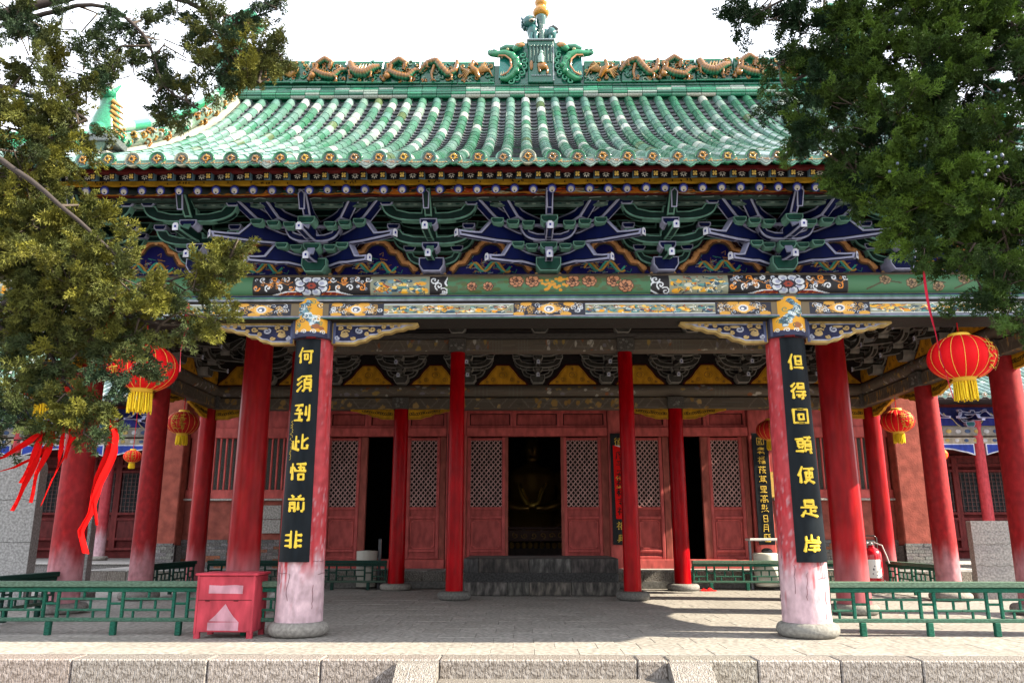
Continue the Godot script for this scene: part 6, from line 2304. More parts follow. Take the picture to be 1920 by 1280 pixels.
func couplets() -> void:
	for q in [[-1, "何須到此悟前非", -0.13, [3.115, 2.778, 2.44, 2.10, 1.77, 1.42, 1.03]], [1, "但得回頭便是岸", 0.13, [3.02, 2.68, 2.40, 2.06, 1.73, 1.365, 0.99]]]:
		var s: int = q[0]
		var o := base("couplet_board", Vector3(s * XA, 0, 0), q[2])
		tag(o, "long black board with seven gold characters curved round the %s front column" % ("left" if s < 0 else "right"), "couplet board", "couplet boards on the front columns")
		var R0 := 0.262
		var m := MB.new()
		m.k = L(0.010, 0.0135, 0.018)
		var y0 := 0.79
		var y1 := 3.315
		var rows := []
		for y in [y0, y1]:
			var line := PackedVector3Array()
			for i in 17:
				var w := -0.66 + 1.32 * i / 16
				var R := lerpf(R0 + 0.028, 0.25, (y - y0) / (y1 - y0))
				line.push_back(Vector3(sin(w) * R, y, cos(w) * R))
			rows.append(line)
		m.grid(rows)
		for e in [0, 16]:
			var a: Vector3 = rows[0][e]
			var b: Vector3 = rows[1][e]
			var ia := Vector3(a.x * 0.9, a.y, a.z * 0.9)
			var ib := Vector3(b.x * 0.9, b.y, b.z * 0.9)
			m.quad(a, b, ib, ia)
		for i in 16:
			var a: Vector3 = rows[0][i]
			var b: Vector3 = rows[0][i + 1]
			m.quad(a, b, Vector3(b.x * 0.9, b.y, b.z * 0.9), Vector3(a.x * 0.9, a.y, a.z * 0.9))
		part("board", m, mats.board, o)
		for i in 7:
			var g := MB.new()
			g.k = L(0.66, 0.47, 0.035)
			glyph(g, q[1][i], Vector3(0, q[3][i], 0), 0.172, 0.034, 0.010)
			# bend the raised strokes round the board
			for j in g.v.size():
				var v := g.v[j]
				var R := lerpf(R0 + 0.028, 0.25, (v.y - y0) / (y1 - y0)) + v.z + 0.0005
				var w := v.x / 0.272
				g.v[j] = Vector3(sin(w) * R, v.y, cos(w) * R)
				g.n[j] = (Basis(Vector3.UP, w) * g.n[j]).normalized()
			part("gold_character", g, mats.plain, o)
		if s < 0:
			var g := MB.new()
			g.k = L(0.50, 0.36, 0.04)
			for i in 16:
				var yy := 2.35 - i * 0.028
				var c := Vector3(-0.115 + rng.randf_range(-0.008, 0.008), yy, 0.248)
				g.tube([c, c + Vector3(rng.randf_range(-0.018, 0.018), -0.012, 0), c + Vector3(rng.randf_range(-0.018, 0.018), -0.024, 0)], 0.0032, 4)
			part("signature", g, mats.plain, o)

# ---------------------------------------------------------------- railings
func railing(label: String, at: Vector3, turn: float, len: float, dark := false) -> void:
	var o := base("railing", at, turn)
	tag(o, label, "railing")
	var c := L(0.018, 0.125, 0.082) if not dark else L(0.012, 0.05, 0.038)
	var worn := L(0.20, 0.24, 0.18)
	var unit := MB.new()
	unit.k = Color.WHITE
	unit.box(Vector3.ZERO, Vector3.ONE)
	var bar := func(called: String, p: Vector3, sz: Vector3, k: Color) -> void:
		var m := MB.new()
		m.k = k
		m.box(Vector3.ZERO, sz, minf(0.006, minf(sz.x, minf(sz.y, sz.z)) * 0.25))
		part(called, m, mats.rail, o, xf(p))
	bar.call("top_rail", Vector3(len / 2, 0.545, 0), Vector3(len, 0.062, 0.115), c.lerp(worn, 0.55 if not dark else 0.0))
	bar.call("under_rail", Vector3(len / 2, 0.485, 0), Vector3(len, 0.05, 0.055), c)
	bar.call("bottom_rail", Vector3(len / 2, 0.165, 0), Vector3(len, 0.042, 0.048), c.lerp(worn, 0.3))
	var per := 0.74
	var n := maxi(1, roundi(len / per))
	per = len / n
	for i in n:
		var x0 := per * i
		var g := 0.078
		# a pair of posts round the middle of each length, ladder rungs between
		for s in [-1, 1]: bar.call("baluster", Vector3(x0 + per / 2 + s * g, 0.325, 0), Vector3(0.034, 0.28, 0.036), vary(c, 0.15))
		bar.call("rung", Vector3(x0 + per / 2, 0.335, 0), Vector3(2 * g - 0.034, 0.026, 0.026), c)
		bar.call("foot", Vector3(x0 + per / 2, 0.072, 0), Vector3(0.062, 0.144, 0.06), vary(c, 0.1))
		for s in [0, 1]:
			var a := x0 if s == 0 else x0 + per / 2 + g + 0.017
			var b := x0 + per / 2 - g - 0.017 if s == 0 else x0 + per
			bar.call("rung", Vector3((a + b) / 2, 0.385, 0), Vector3(b - a, 0.026, 0.028), c.lerp(worn, 0.15))
			bar.call("rung", Vector3((a + b) / 2, 0.268, 0), Vector3(b - a, 0.026, 0.028), c.lerp(worn, 0.15))
			bar.call("stub", Vector3(a + (b - a) * (0.30 if s == 0 else 0.70), 0.326, 0), Vector3(0.026, 0.092, 0.026), c)
		bar.call("stub", Vector3(x0 + 0.001, 0.43, 0), Vector3(0.026, 0.066, 0.026), c)
		bar.call("stub", Vector3(x0 + 0.12, 0.22, 0), Vector3(0.026, 0.07, 0.026), c)
		bar.call("stub", Vector3(x0 + per - 0.16, 0.22, 0), Vector3(0.026, 0.07, 0.026), c)
	for e in [0.02, len - 0.02]: bar.call("baluster", Vector3(e, 0.325, 0), Vector3(0.036, 0.28, 0.036), c)

func railings() -> void:
	var r := mats["paint"].duplicate() as StandardMaterial3D
	r.roughness = 0.7
	r.albedo_texture = mats.matte.albedo_texture
	r.uv1_scale = Vector3(0.7, 2.2, 2.2)
	mats["rail"] = r
	railing("green wooden lattice railing left of the left front column, behind the red box", Vector3(-XE + 0.22, 0, 0), 0, XE - XA - 0.46)
	railing("green wooden lattice railing right of the right front column", Vector3(XA + 0.24, 0, 0), 0, XE - XA - 0.46)
	railing("dark green lattice railing at the rear left, between a thin column and the corner column", Vector3(-XE + 0.2, 0, Z3), 0, XE - XH - 0.4, true)
	railing("green lattice railing at the rear right, in front of the cream litter bin", Vector3(XH + 0.2, 0, Z3), 0, XE - XH - 0.4)
	railing("dark green lattice railing running back along the left side row", Vector3(-XE, 0, Z2 - 0.2), PI / 2, Z2 - Z3 - 0.4, true)
	railing("brown topped green lattice railing running back along the right side row", Vector3(XE, 0, Z2 - 0.2), PI / 2, Z2 - Z3 - 0.4)
	railing("dark green lattice railing at the left edge, between the corner and the second side column", Vector3(-XE, 0, -0.2), PI / 2, -Z1 - 0.4, true)
	railing("green lattice railing at the right edge, between the corner and the second side column", Vector3(XE, 0, -0.2), PI / 2, -Z1 - 0.4)

# ---------------------------------------------------------------- lanterns
func lantern(label: String, at: Vector3, r: float, top: float, a: float, dim := false, turn := 0.0) -> void:
	var o := base("red_lantern", at, turn)
	tag(o, label, "lantern", "")
	var m := MB.new()
	var red := L(0.62, 0.010, 0.012) if not dim else L(0.42, 0.02, 0.016)
	var rows := []
	var n := 64
	var hh := r * 0.66
	for j in 17:
		var e := -1.15 + 2.30 * j / 16
		var line := PackedVector3Array()
		for i in n + 1:
			var w := TAU * (i % n) / n
			var seg := absf(sin(w * 8.0))
			var rr := r * (cos(e) * 0.965 + 0.035) * (0.955 + 0.045 * sqrt(seg))
			line.push_back(Vector3(sin(w) * rr, sin(e) / sin(1.15) * hh, cos(w) * rr))
		rows.append(line)
	m.k = red
	m.grid(rows)
	part("shade", m, mats.lantern, o)
	for i in 16:
		var rb := MB.new()
		rb.k = L(0.70, 0.42, 0.06)
		var w := TAU * i / 16
		var pts := []
		for j in 13:
			var e := -1.15 + 2.30 * j / 12
			var rr := r * (cos(e) * 0.965 + 0.035) * 0.958
			pts.append(Vector3(sin(w) * rr, sin(e) / sin(1.15) * hh, cos(w) * rr))
		rb.tube(pts, 0.0042, 4, false)
		part("rib", rb, mats.plain, o)
	var g := MB.new()
	g.k = L(0.72, 0.42, 0.03)
	g.lathe([[0.0, hh + 0.045], [r * 0.30, hh + 0.045], [r * 0.33, hh + 0.03], [r * 0.33, hh - 0.02], [r * 0.42, hh - 0.03]], 20)
	part("top_collar", g, mats.plain, o)
	g = MB.new()
	g.k = L(0.72, 0.42, 0.03)
	g.lathe([[r * 0.42, -hh + 0.02], [r * 0.33, -hh], [r * 0.33, -hh - 0.045], [0.0, -hh - 0.045]], 20)
	part("bottom_collar", g, mats.plain, o)
	g = MB.new()
	for i in 46:
		var w := TAU * i / 46
		g.k = vary(L(0.74, 0.52, 0.03), 0.2)
		var rr := r * (0.31 if i % 2 else 0.25)
		g.tube([Vector3(sin(w) * rr, -hh - 0.04, cos(w) * rr), Vector3(sin(w) * rr * 1.05 + rng.randf_range(-0.01, 0.01), -hh - r * 0.66 + rng.randf_range(-0.02, 0.02), cos(w) * rr * 1.05)], 0.009, 4)
	part("tassel", g, mats.cloth, o)
	g = MB.new()
	g.k = L(0.45, 0.012, 0.02)
	g.tube([Vector3(0, hh + 0.04, 0), Vector3(0, top - at.y, 0)], 0.008, 5)
	part("cord", g, mats.cloth, o)
	# gilt characters on one side
	var k := MB.new()
	k.k = L(0.72, 0.42, 0.03)
	var tx := "恭喜發財"
	for i in 4: glyph(k, tx[i], Vector3((i % 2 - 0.5) * r * 0.50, (0.5 - i / 2) * r * 0.50, 0), r * 0.42, r * 0.055, 0.002)
	for j in k.v.size():
		var v := k.v[j]
		var w := v.x / r + a
		var e := v.y / (hh * 1.25)
		var rr := r * (cos(e) * 0.965 + 0.035) * 1.012 + v.z
		k.v[j] = Vector3(sin(w) * rr, v.y, cos(w) * rr)
		k.n[j] = Vector3(sin(w) * cos(e), sin(e), cos(w) * cos(e))
	part("gilt_characters", k, mats.plain, o)

func lanterns() -> void:
	lantern("large red lantern with yellow tassel hanging right of the right front column", Vector3(4.885, 3.114, 0), 0.375, 3.66, 0.75)
	lantern("large red lantern half hidden by the left tree, left of the left front column", Vector3(-4.86, 3.02, 0), 0.40, 3.60, -0.75)
	lantern("red lantern with yellow tassel under the right side beam, before the far roof", Vector3(6.9, 3.20, -6.1), 0.31, 3.70, 0.2)
	lantern("dull red lantern with gold characters under the left side beam, left of the barred window", Vector3(-6.9, 3.18, -6.0), 0.31, 3.70, 0.1, true)
	lantern("dull red lantern partly behind the right front column, by the hall's black board", Vector3(4.86, 3.20, -7.4), 0.30, 3.66, 0.1, true)
	lantern("dark red lantern at the left edge, behind the tree's twigs", Vector3(-6.6, 3.05, -1.0), 0.36, 3.75, 0.4, true)
	lantern("small red lantern under the eave of the left side hall", Vector3(-11.05, 3.17, -12.6), 0.24, 4.6, 0.2)
	lantern("small red lantern behind the side columns, under the eave of the right side hall", Vector3(10.95, 3.18, -12.6), 0.24, 4.6, 0.2)

# ---------------------------------------------------------------- things on the platform
func stele(called_label: String, at: Vector3, w: float, h: float, d: float, round: float, turn: float) -> void:
	var o := base("stone_stele", at, turn)
	tag(o, called_label, "stele")
	var pts := PackedVector2Array([Vector2(-w / 2, 0), Vector2(w / 2, 0)])
	for i in 9:
		var f := i / 8.0 * PI / 2
		pts.append(Vector2(w / 2 - round * (1 - cos(f)), h - round + round * sin(f)))
	for i in 9:
		var f := PI / 2 - i / 8.0 * PI / 2
		pts.append(Vector2(-w / 2 + round * (1 - cos(f)), h - round + round * sin(f)))
	var m := MB.new()
	m.k = L(0.40, 0.40, 0.39)
	m.prism(pts, -d / 2, d / 2)
	part("slab", m, mats.stone, o)
	var t := MB.new()
	t.k = L(0.30, 0.30, 0.295)
	for i in 8:
		for j in int(h / 0.11) - 3:
			if rng.randf() < 0.75: t.box(Vector3(-w * 0.38 + w * 0.76 * i / 7, 0.25 + j * 0.11, d / 2 + 0.0005), Vector3(rng.randf_range(0.006, 0.03), rng.randf_range(0.008, 0.04), 0.002))
	part("worn_inscription", t, mats.stone, o)
	var c := MB.new()
	c.k = L(0.15, 0.15, 0.145)
	for y in [h * 0.42, h * 0.70]:
		var q := []
		for i in 9: q.append(Vector3(-w / 2 + w * i / 8, y + rng.randf_range(-0.02, 0.02), d / 2 + 0.001))
		c.tube(q, 0.005, 4)
	part("crack", c, mats.stone, o)
	var b := MB.new()
	b.k = L(0.30, 0.29, 0.28)
	b.box(Vector3(0, 0.06, 0), Vector3(w * 1.25, 0.14, d * 2.2), 0.02)
	part("plinth", b, mats.stone, o)

func yard_things() -> void:
	stele("tall round shouldered grey stele at the far left edge, nearest of the left pair", Vector3(-8.55, 0, -3.6), 0.95, 2.32, 0.26, 0.22, 0.10)
	stele("grey stele with carved head between two left side columns, behind the big red ribbon", Vector3(-8.15, 0, -4.9), 0.62, 2.0, 0.24, 0.12, 0.15)
	stele("square cornered grey stele at the right edge, behind the green railing", Vector3(7.95, 0, -5.4), 0.62, 1.32, 0.20, 0.012, -0.12)
	# red box with faded paint patches
	var o := base("red_box", Vector3(-3.545, 0, 0.07))
	tag(o, "small red wooden box on feet with a faded triangle and bar on its front", "box")
	var red := L(0.50, 0.055, 0.08)
	var m := MB.new()
	m.k = red
	m.box(Vector3(0, 0.355, 0), Vector3(0.635, 0.58, 0.44), 0.006)
	part("body", m, mats.paint, o)
	m = MB.new()
	m.k = red * 1.1
	m.box(Vector3.ZERO, Vector3(0.68, 0.026, 0.48), 0.006)
	part("lid", m, mats.paint, o, xf(Vector3(0, 0.662, 0)))
	for sx in [-1, 1]:
		for sz in [-1, 1]:
			var lg := MB.new()
			lg.k = red * 0.95
			lg.box(Vector3(0, 0.04, 0), Vector3(0.06, 0.09, 0.05), 0.004)
			part("foot", lg, mats.paint, o, xf(Vector3(sx * 0.285, -0.004, sz * 0.195)))
		m = MB.new()
		m.k = red
		m.box(Vector3(sx * 0.305, 0.35, 0.222), Vector3(0.024, 0.60, 0.012), 0.003)
		part("corner_strip", m, mats.paint, o)
	m = MB.new()
	m.k = L(0.10, 0.012, 0.016)
	m.box(Vector3(0, 0.395, 0.2205), Vector3(0.60, 0.007, 0.004))
	for sx in [-0.19, 0.12]: m.box(Vector3(sx, 0.388, 0.222), Vector3(0.05, 0.012, 0.008))
	part("drawer_gap", m, mats.paint, o)
	m = MB.new()
	m.k = L(0.58, 0.30, 0.36)
	m.prism(P2([-0.185, 0.465, 0.185, 0.460, 0.188, 0.545, 0.10, 0.552, -0.05, 0.545, -0.183, 0.55]), 0.2205, 0.2235)
	m.prism(P2([-0.17, 0.085, 0.165, 0.08, 0.165, 0.17, -0.17, 0.165]), 0.2205, 0.2235)
	m.prism(P2([-0.16, 0.178, 0.16, 0.172, 0.10, 0.23, 0.045, 0.30, 0.01, 0.355, -0.03, 0.31, -0.09, 0.24]), 0.2205, 0.2240)
	part("faded_patch", m, mats.paint, o)
	# trolley extinguisher
	o = base("fire_extinguisher", Vector3(6.42, 0, -6.75), -0.2)
	tag(o, "large red trolley fire extinguisher with white label before the right side column", "fire extinguisher")
	m = MB.new()
	m.k = L(0.46, 0.010, 0.016)
	m.lathe([[0.0, 0.10], [0.14, 0.10], [0.17, 0.13], [0.175, 0.20], [0.175, 0.68], [0.165, 0.75], [0.12, 0.81], [0.06, 0.84], [0.055, 0.88], [0.0, 0.88]], 24)
	part("cylinder", m, mats.gloss, o)
	m = MB.new()
	m.k = L(0.72, 0.72, 0.70)
	var rows := []
	for y in [0.28, 0.62]:
		var line := PackedVector3Array()
		for i in 9: line.push_back(Vector3(sin(-0.75 + 1.5 * i / 8) * 0.178, y, cos(-0.75 + 1.5 * i / 8) * 0.178))
		rows.append(line)
	m.grid(rows)
	m.k = L(0.10, 0.10, 0.12)
	for q in [[0.0, 0.50, 0.016], [-0.02, 0.44, 0.02], [0.05, 0.40, 0.012], [-0.04, 0.36, 0.012], [0.03, 0.33, 0.01]]: m.ball(Vector3(q[0], q[1], 0.176), Vector3(q[2], q[2] * 1.2, 0.004), 6, 4)
	part("label", m, mats.plain, o)
	m = MB.new()
	m.k = L(0.03, 0.03, 0.03)
	m.tube([Vector3(-0.14, 0.70, -0.16), Vector3(-0.14, 1.02, -0.14), Vector3(-0.10, 1.06, -0.12), Vector3(0.10, 1.06, -0.12), Vector3(0.14, 1.02, -0.14), Vector3(0.14, 0.70, -0.16)], 0.014, 7)
	part("handle_frame", m, mats.gloss, o)
	m = MB.new()
	m.k = L(0.40, 0.40, 0.38)
	m.ball(Vector3(0, 0.91, 0), Vector3(0.05, 0.05, 0.05), 9, 7)
	m.tube([Vector3(-0.09, 0.93, 0.02), Vector3(0.08, 0.95, 0.02)], 0.016, 7)
	m.ball(Vector3(-0.08, 0.92, 0.04), Vector3(0.035, 0.035, 0.02), 8, 6)
	part("valve", m, mats.gold, o)
	m = MB.new()
	m.k = L(0.40, 0.38, 0.36)
	m.tube([Vector3(0.06, 0.93, 0.04), Vector3(0.18, 0.88, 0.10), Vector3(0.24, 0.68, 0.12), Vector3(0.27, 0.55, 0.14)], 0.013, 7)
	part("hose", m, mats.plain, o)
	for sx in [-1, 1]:
		m = MB.new()
		m.k = L(0.02, 0.02, 0.02)
		m.x = Transform3D(Basis(Vector3(0, 0, 1), PI / 2), Vector3(sx * 0.19, 0.12, -0.10))
		m.lathe([[0.0, -0.025], [0.11, -0.025], [0.12, 0.0], [0.11, 0.025], [0.0, 0.025]], 18)
		part("wheel", m, mats.plain, o)
	# litter bin
	o = base("litter_bin", Vector3(4.66, 0, -7.70))
	tag(o, "cream litter bin in a grey metal frame below the gold characters of a black board", "litter bin")
	m = MB.new()
	m.k = L(0.56, 0.54, 0.46)
	m.lathe([[0.0, 0.06], [0.24, 0.06], [0.255, 0.10], [0.27, 0.66], [0.275, 0.70], [0.25, 0.72], [0.0, 0.72]], 24, Vector3.ZERO, 0, TAU, 0.8)
	for i in 8:
		m.k = L(0.24, 0.23, 0.20)
		for j in 6: m.box(Vector3(-0.09 + 0.026 * i, 0.18 + 0.035 * j, 0.2135 - 0.01 * absf(i - 3.5) * 0.4), Vector3(0.010, 0.012, 0.006))
	m.k = L(0.10, 0.28, 0.16)
	m.ball(Vector3(-0.12, 0.55, 0.195), Vector3(0.03, 0.03, 0.006), 6, 4)
	m.k = L(0.45, 0.08, 0.06)
	m.ball(Vector3(0.12, 0.55, 0.195), Vector3(0.03, 0.03, 0.006), 6, 4)
	part("bin_body", m, mats.plain, o)
	m = MB.new()
	m.k = L(0.10, 0.12, 0.14)
	m.box(Vector3.ZERO, Vector3(0.05, 0.98, 0.06), 0.008)
	for sx in [-1, 1]: part("frame_post", m, mats.gloss, o, xf(Vector3(sx * 0.32, 0.49, 0)))
	m = MB.new()
	m.k = L(0.50, 0.50, 0.48)
	m.box(Vector3(0, 0.985, 0), Vector3(0.72, 0.05, 0.36), 0.012)
	part("cover", m, mats.plain, o)
	m = MB.new()
	m.k = L(0.02, 0.02, 0.02)
	m.ball(Vector3(0.02, 0.75, 0.02), Vector3(0.12, 0.07, 0.09), 9, 6)
	part("bin_bag", m, mats.gloss, o)
	# red cloth dropped by the thin column
	m = MB.new()
	m.k = L(0.60, 0.015, 0.012)
	var rr := []
	for j in 9:
		var line := PackedVector3Array()
		for i in 13:
			var u := i / 12.0 * 2 - 1
			var w := j / 8.0 * 2 - 1
			var e := maxf(0.0, 1 - u * u) * maxf(0.0, 1 - w * w)
			line.push_back(Vector3(u * 0.17 * (1 - 0.3 * w * w), 0.004 + e * (0.035 + 0.03 * sin(u * 7 + w * 3)), w * 0.11))
		rr.append(line)
	m.grid(rr)
	tag(part("red_cloth", m, mats.cloth, self, xf(Vector3(3.34, 0, -7.25))), "crumpled bright red cloth lying beside a thin rear column's base", "cloth")
	o = base("grey_bin", Vector3(-3.55, 0, -7.75))
	tag(o, "grey litter bin with dark post, half hidden behind the left front column", "litter bin")
	m = MB.new()
	m.k = L(0.30, 0.29, 0.25)
	m.lathe([[0.0, 0.05], [0.2, 0.05], [0.22, 0.75], [0.0, 0.77]], 20)
	part("bin_body", m, mats.plain, o)
	m = MB.new()
	m.k = L(0.03, 0.035, 0.04)
	m.box(Vector3(0.26, 0.5, 0), Vector3(0.06, 1.0, 0.06), 0.008)
	part("frame_post", m, mats.gloss, o)

const LEFT_CLUMPS := "-4.00,4.79,4.20,0.35,0.24,0.45,0.0 -3.60,4.73,4.10,0.40,0.28,0.28,0.0 -3.27,4.88,4.00,0.28,0.20,0.20,0.0 -3.86,4.40,4.20,0.35,0.27,0.50,0.4 -3.51,4.33,4.10,0.31,0.20,0.35,0.2 -3.00,5.05,3.90,0.25,0.12,0.35,0.0 -2.58,5.00,3.90,0.33,0.14,0.50,0.0 -2.21,5.06,3.90,0.17,0.08,0.50,0.0 -3.10,4.79,3.90,0.25,0.16,0.35,0.2 -2.88,4.63,3.90,0.25,0.20,0.40,0.2 -2.56,4.76,3.90,0.25,0.18,0.60,0.3 -2.35,4.64,3.90,0.25,0.16,0.85,0.7 -2.16,4.69,3.90,0.11,0.09,0.80,0.6 -2.62,4.53,3.90,0.18,0.16,0.60,0.4 -2.98,4.44,3.80,0.15,0.16,0.50,0.2 -2.83,4.34,3.80,0.12,0.18,0.60,0.4 -3.10,4.32,3.80,0.12,0.12,0.40,0.1 -3.27,4.49,3.90,0.16,0.11,0.35,0.1 -3.43,4.52,4.00,0.20,0.12,0.40,0.1 -2.37,4.44,3.90,0.08,0.06,0.60,0.7 -2.49,4.62,3.90,0.16,0.10,0.80,0.6 -3.66,4.09,4.20,0.27,0.23,0.70,0.6 -3.78,3.84,4.20,0.34,0.26,0.85,0.7 -3.52,3.88,4.20,0.17,0.17,0.70,0.8 -3.81,3.52,4.20,0.30,0.30,0.90,0.6 -3.62,3.64,4.20,0.13,0.16,0.70,0.8 -3.68,3.16,4.20,0.37,0.22,0.95,0.7 -3.36,3.12,4.30,0.18,0.14,0.80,0.8 -3.75,2.85,4.20,0.29,0.25,0.95,0.6 -3.37,2.89,4.30,0.32,0.21,0.95,0.9 -3.10,2.92,4.30,0.15,0.13,0.75,1.0 -3.01,2.74,4.30,0.21,0.14,0.90,1.0 -3.26,2.63,4.30,0.32,0.21,0.90,0.7 -3.60,2.55,4.20,0.32,0.25,0.90,0.5 -2.94,2.55,4.30,0.21,0.16,0.85,0.7 -2.83,2.63,4.30,0.12,0.08,0.70,0.9 -2.78,2.54,4.10,0.18,0.09,0.70,0.6 -2.57,2.71,4.10,0.15,0.07,0.60,0.8 -2.44,2.82,4.10,0.12,0.05,0.55,0.9 -2.36,2.98,4.10,0.07,0.03,0.50,1.0 -2.43,2.91,4.10,0.08,0.04,0.50,1.0 -2.59,2.46,4.10,0.14,0.07,0.55,0.5 -2.41,2.50,4.10,0.12,0.05,0.60,0.9 -2.71,2.61,4.10,0.16,0.08,0.70,0.5 -2.89,2.36,4.20,0.21,0.12,0.70,0.5 -2.97,2.25,4.20,0.18,0.14,0.85,0.2 -2.87,2.15,4.20,0.12,0.09,0.70,0.2 -3.11,2.44,4.20,0.18,0.14,0.70,0.6 -3.39,2.33,4.20,0.25,0.14,0.60,0.5 -3.63,2.29,4.20,0.18,0.14,0.60,0.3 -3.53,2.11,4.20,0.18,0.14,0.60,0.3 -3.40,2.06,4.20,0.14,0.10,0.60,0.3 -3.62,1.97,4.20,0.17,0.17,0.60,0.3 -3.25,1.86,4.20,0.17,0.10,0.75,0.7 -3.17,1.79,4.20,0.16,0.10,0.70,0.8 -3.05,1.88,4.20,0.09,0.07,0.70,0.9 -3.48,1.76,4.20,0.21,0.17,0.50,0.4 -3.57,1.66,4.20,0.14,0.14,0.50,0.3 -3.05,1.66,4.20,0.09,0.09,0.50,0.5 -3.40,2.15,4.20,0.11,0.09,0.50,0.3 -3.25,2.25,4.20,0.12,0.09,0.50,0.8"
const RIGHT_CLUMPS := "1.25,4.63,4.30,0.09,0.05,0.50,0.0 1.37,4.71,4.30,0.15,0.06,0.45,0.0 1.44,4.65,4.30,0.15,0.08,0.50,0.0 1.60,4.75,4.30,0.23,0.10,0.60,0.0 1.66,4.54,4.30,0.19,0.11,0.55,0.0 1.68,4.39,4.30,0.15,0.09,0.55,0.1 1.89,4.62,4.30,0.23,0.15,0.70,0.2 1.86,4.30,4.40,0.22,0.15,0.75,0.3 2.14,4.55,4.40,0.26,0.22,0.85,0.5 2.10,4.21,4.40,0.26,0.18,0.90,0.4 1.71,4.26,4.30,0.22,0.05,0.50,0.1 1.49,4.29,4.30,0.11,0.03,0.40,0.1 1.72,4.01,4.40,0.22,0.13,0.75,0.2 1.57,3.90,4.40,0.16,0.10,0.65,0.2 1.77,3.73,4.40,0.25,0.14,0.80,0.3 1.58,3.66,4.40,0.14,0.09,0.55,0.3 1.93,3.89,4.40,0.22,0.14,0.85,0.4 2.37,4.43,4.50,0.29,0.22,0.90,0.6 2.37,4.07,4.50,0.28,0.21,0.90,0.4 2.74,4.47,4.50,0.33,0.22,0.95,0.7 2.68,4.06,4.50,0.32,0.25,0.90,0.5 2.94,4.32,4.60,0.21,0.28,0.95,0.7 2.88,3.88,4.60,0.21,0.24,0.90,0.4 2.15,3.75,4.50,0.25,0.18,0.90,0.4 2.50,3.71,4.50,0.28,0.21,0.90,0.4 2.76,3.54,4.60,0.24,0.20,0.90,0.4 2.03,3.54,4.40,0.25,0.16,0.85,0.4 1.86,3.54,4.40,0.14,0.11,0.60,0.3 2.25,3.41,4.50,0.28,0.17,0.90,0.4 2.58,3.33,4.50,0.28,0.21,0.90,0.5 2.78,3.21,4.60,0.20,0.20,0.90,0.5 2.04,3.31,4.40,0.21,0.14,0.85,0.4 1.91,3.37,4.40,0.18,0.09,0.80,0.5 1.83,3.27,4.40,0.14,0.06,0.70,0.4 2.29,3.15,4.50,0.24,0.17,0.90,0.6 2.17,3.34,4.50,0.21,0.14,0.90,0.7 2.16,3.12,4.40,0.14,0.14,0.60,0.3 2.58,3.04,4.50,0.27,0.17,0.90,0.6 2.73,2.89,4.60,0.17,0.20,0.90,0.6 2.40,2.97,4.50,0.20,0.12,0.85,0.7 2.24,3.00,4.50,0.17,0.10,0.80,0.5 2.25,2.83,4.50,0.17,0.08,0.70,0.4 2.58,2.79,4.50,0.24,0.13,0.85,0.5 2.44,2.72,4.50,0.17,0.08,0.60,0.4 2.59,2.58,4.60,0.20,0.13,0.85,0.5 2.51,2.48,4.60,0.16,0.10,0.75,0.4 2.66,2.41,4.60,0.11,0.08,0.70,0.3 2.41,3.28,4.50,0.21,0.14,0.90,0.7 1.95,4.09,4.40,0.18,0.15,0.80,0.3"

# ---------------------------------------------------------------- trees
func sprig_mesh(n: int, seedn: int, loose: float) -> ArrayMesh:
	# a branched juniper spray: short scale-leaf shoots on a curved stem
	var r := RandomNumberGenerator.new()
	r.seed = seedn
	var m := MB.new()
	for i in n:
		var f := float(i) / n
		var root := Vector3(0.012 * sin(f * 4), 0.085 * f, 0.010 * cos(f * 5))
		var az := i * 2.4 + r.randf_range(-0.4, 0.4)
		var el := lerpf(0.35, 1.25, f) + r.randf_range(-0.25, 0.25)
		var d := Vector3(cos(az) * cos(el), sin(el), sin(az) * cos(el))
		var len := lerpf(0.052, 0.030, f) * r.randf_range(0.7, 1.25) * loose
		var tip := root + d * len + Vector3(0, 0.006, 0)
		var w := d.cross(Vector3(r.randf_range(-1, 1), r.randf_range(-1, 1), r.randf_range(-1, 1))).normalized() * 0.0033
		var u := d.cross(w).normalized() * 0.0033
		var mid := root.lerp(tip, 0.55)
		var g := 0.75 + 0.5 * f
		m.k = Color(g, g, g)
		m.tri(root, mid + w, tip); m.tri(root, tip, mid - w)
		m.tri(root, mid + u, tip); m.tri(root, tip, mid - u)
		# two side shoots
		for s in [-1, 1]:
			var b := root.lerp(tip, 0.45)
			var e = b + (d * 0.6 + w.normalized() * s * 0.8).normalized() * len * 0.5
			m.tri(b - u * 0.8, b + u * 0.8, e)
			m.tri(b - d * 0.004, b + d * 0.006, e)
	return mesh_of(m)

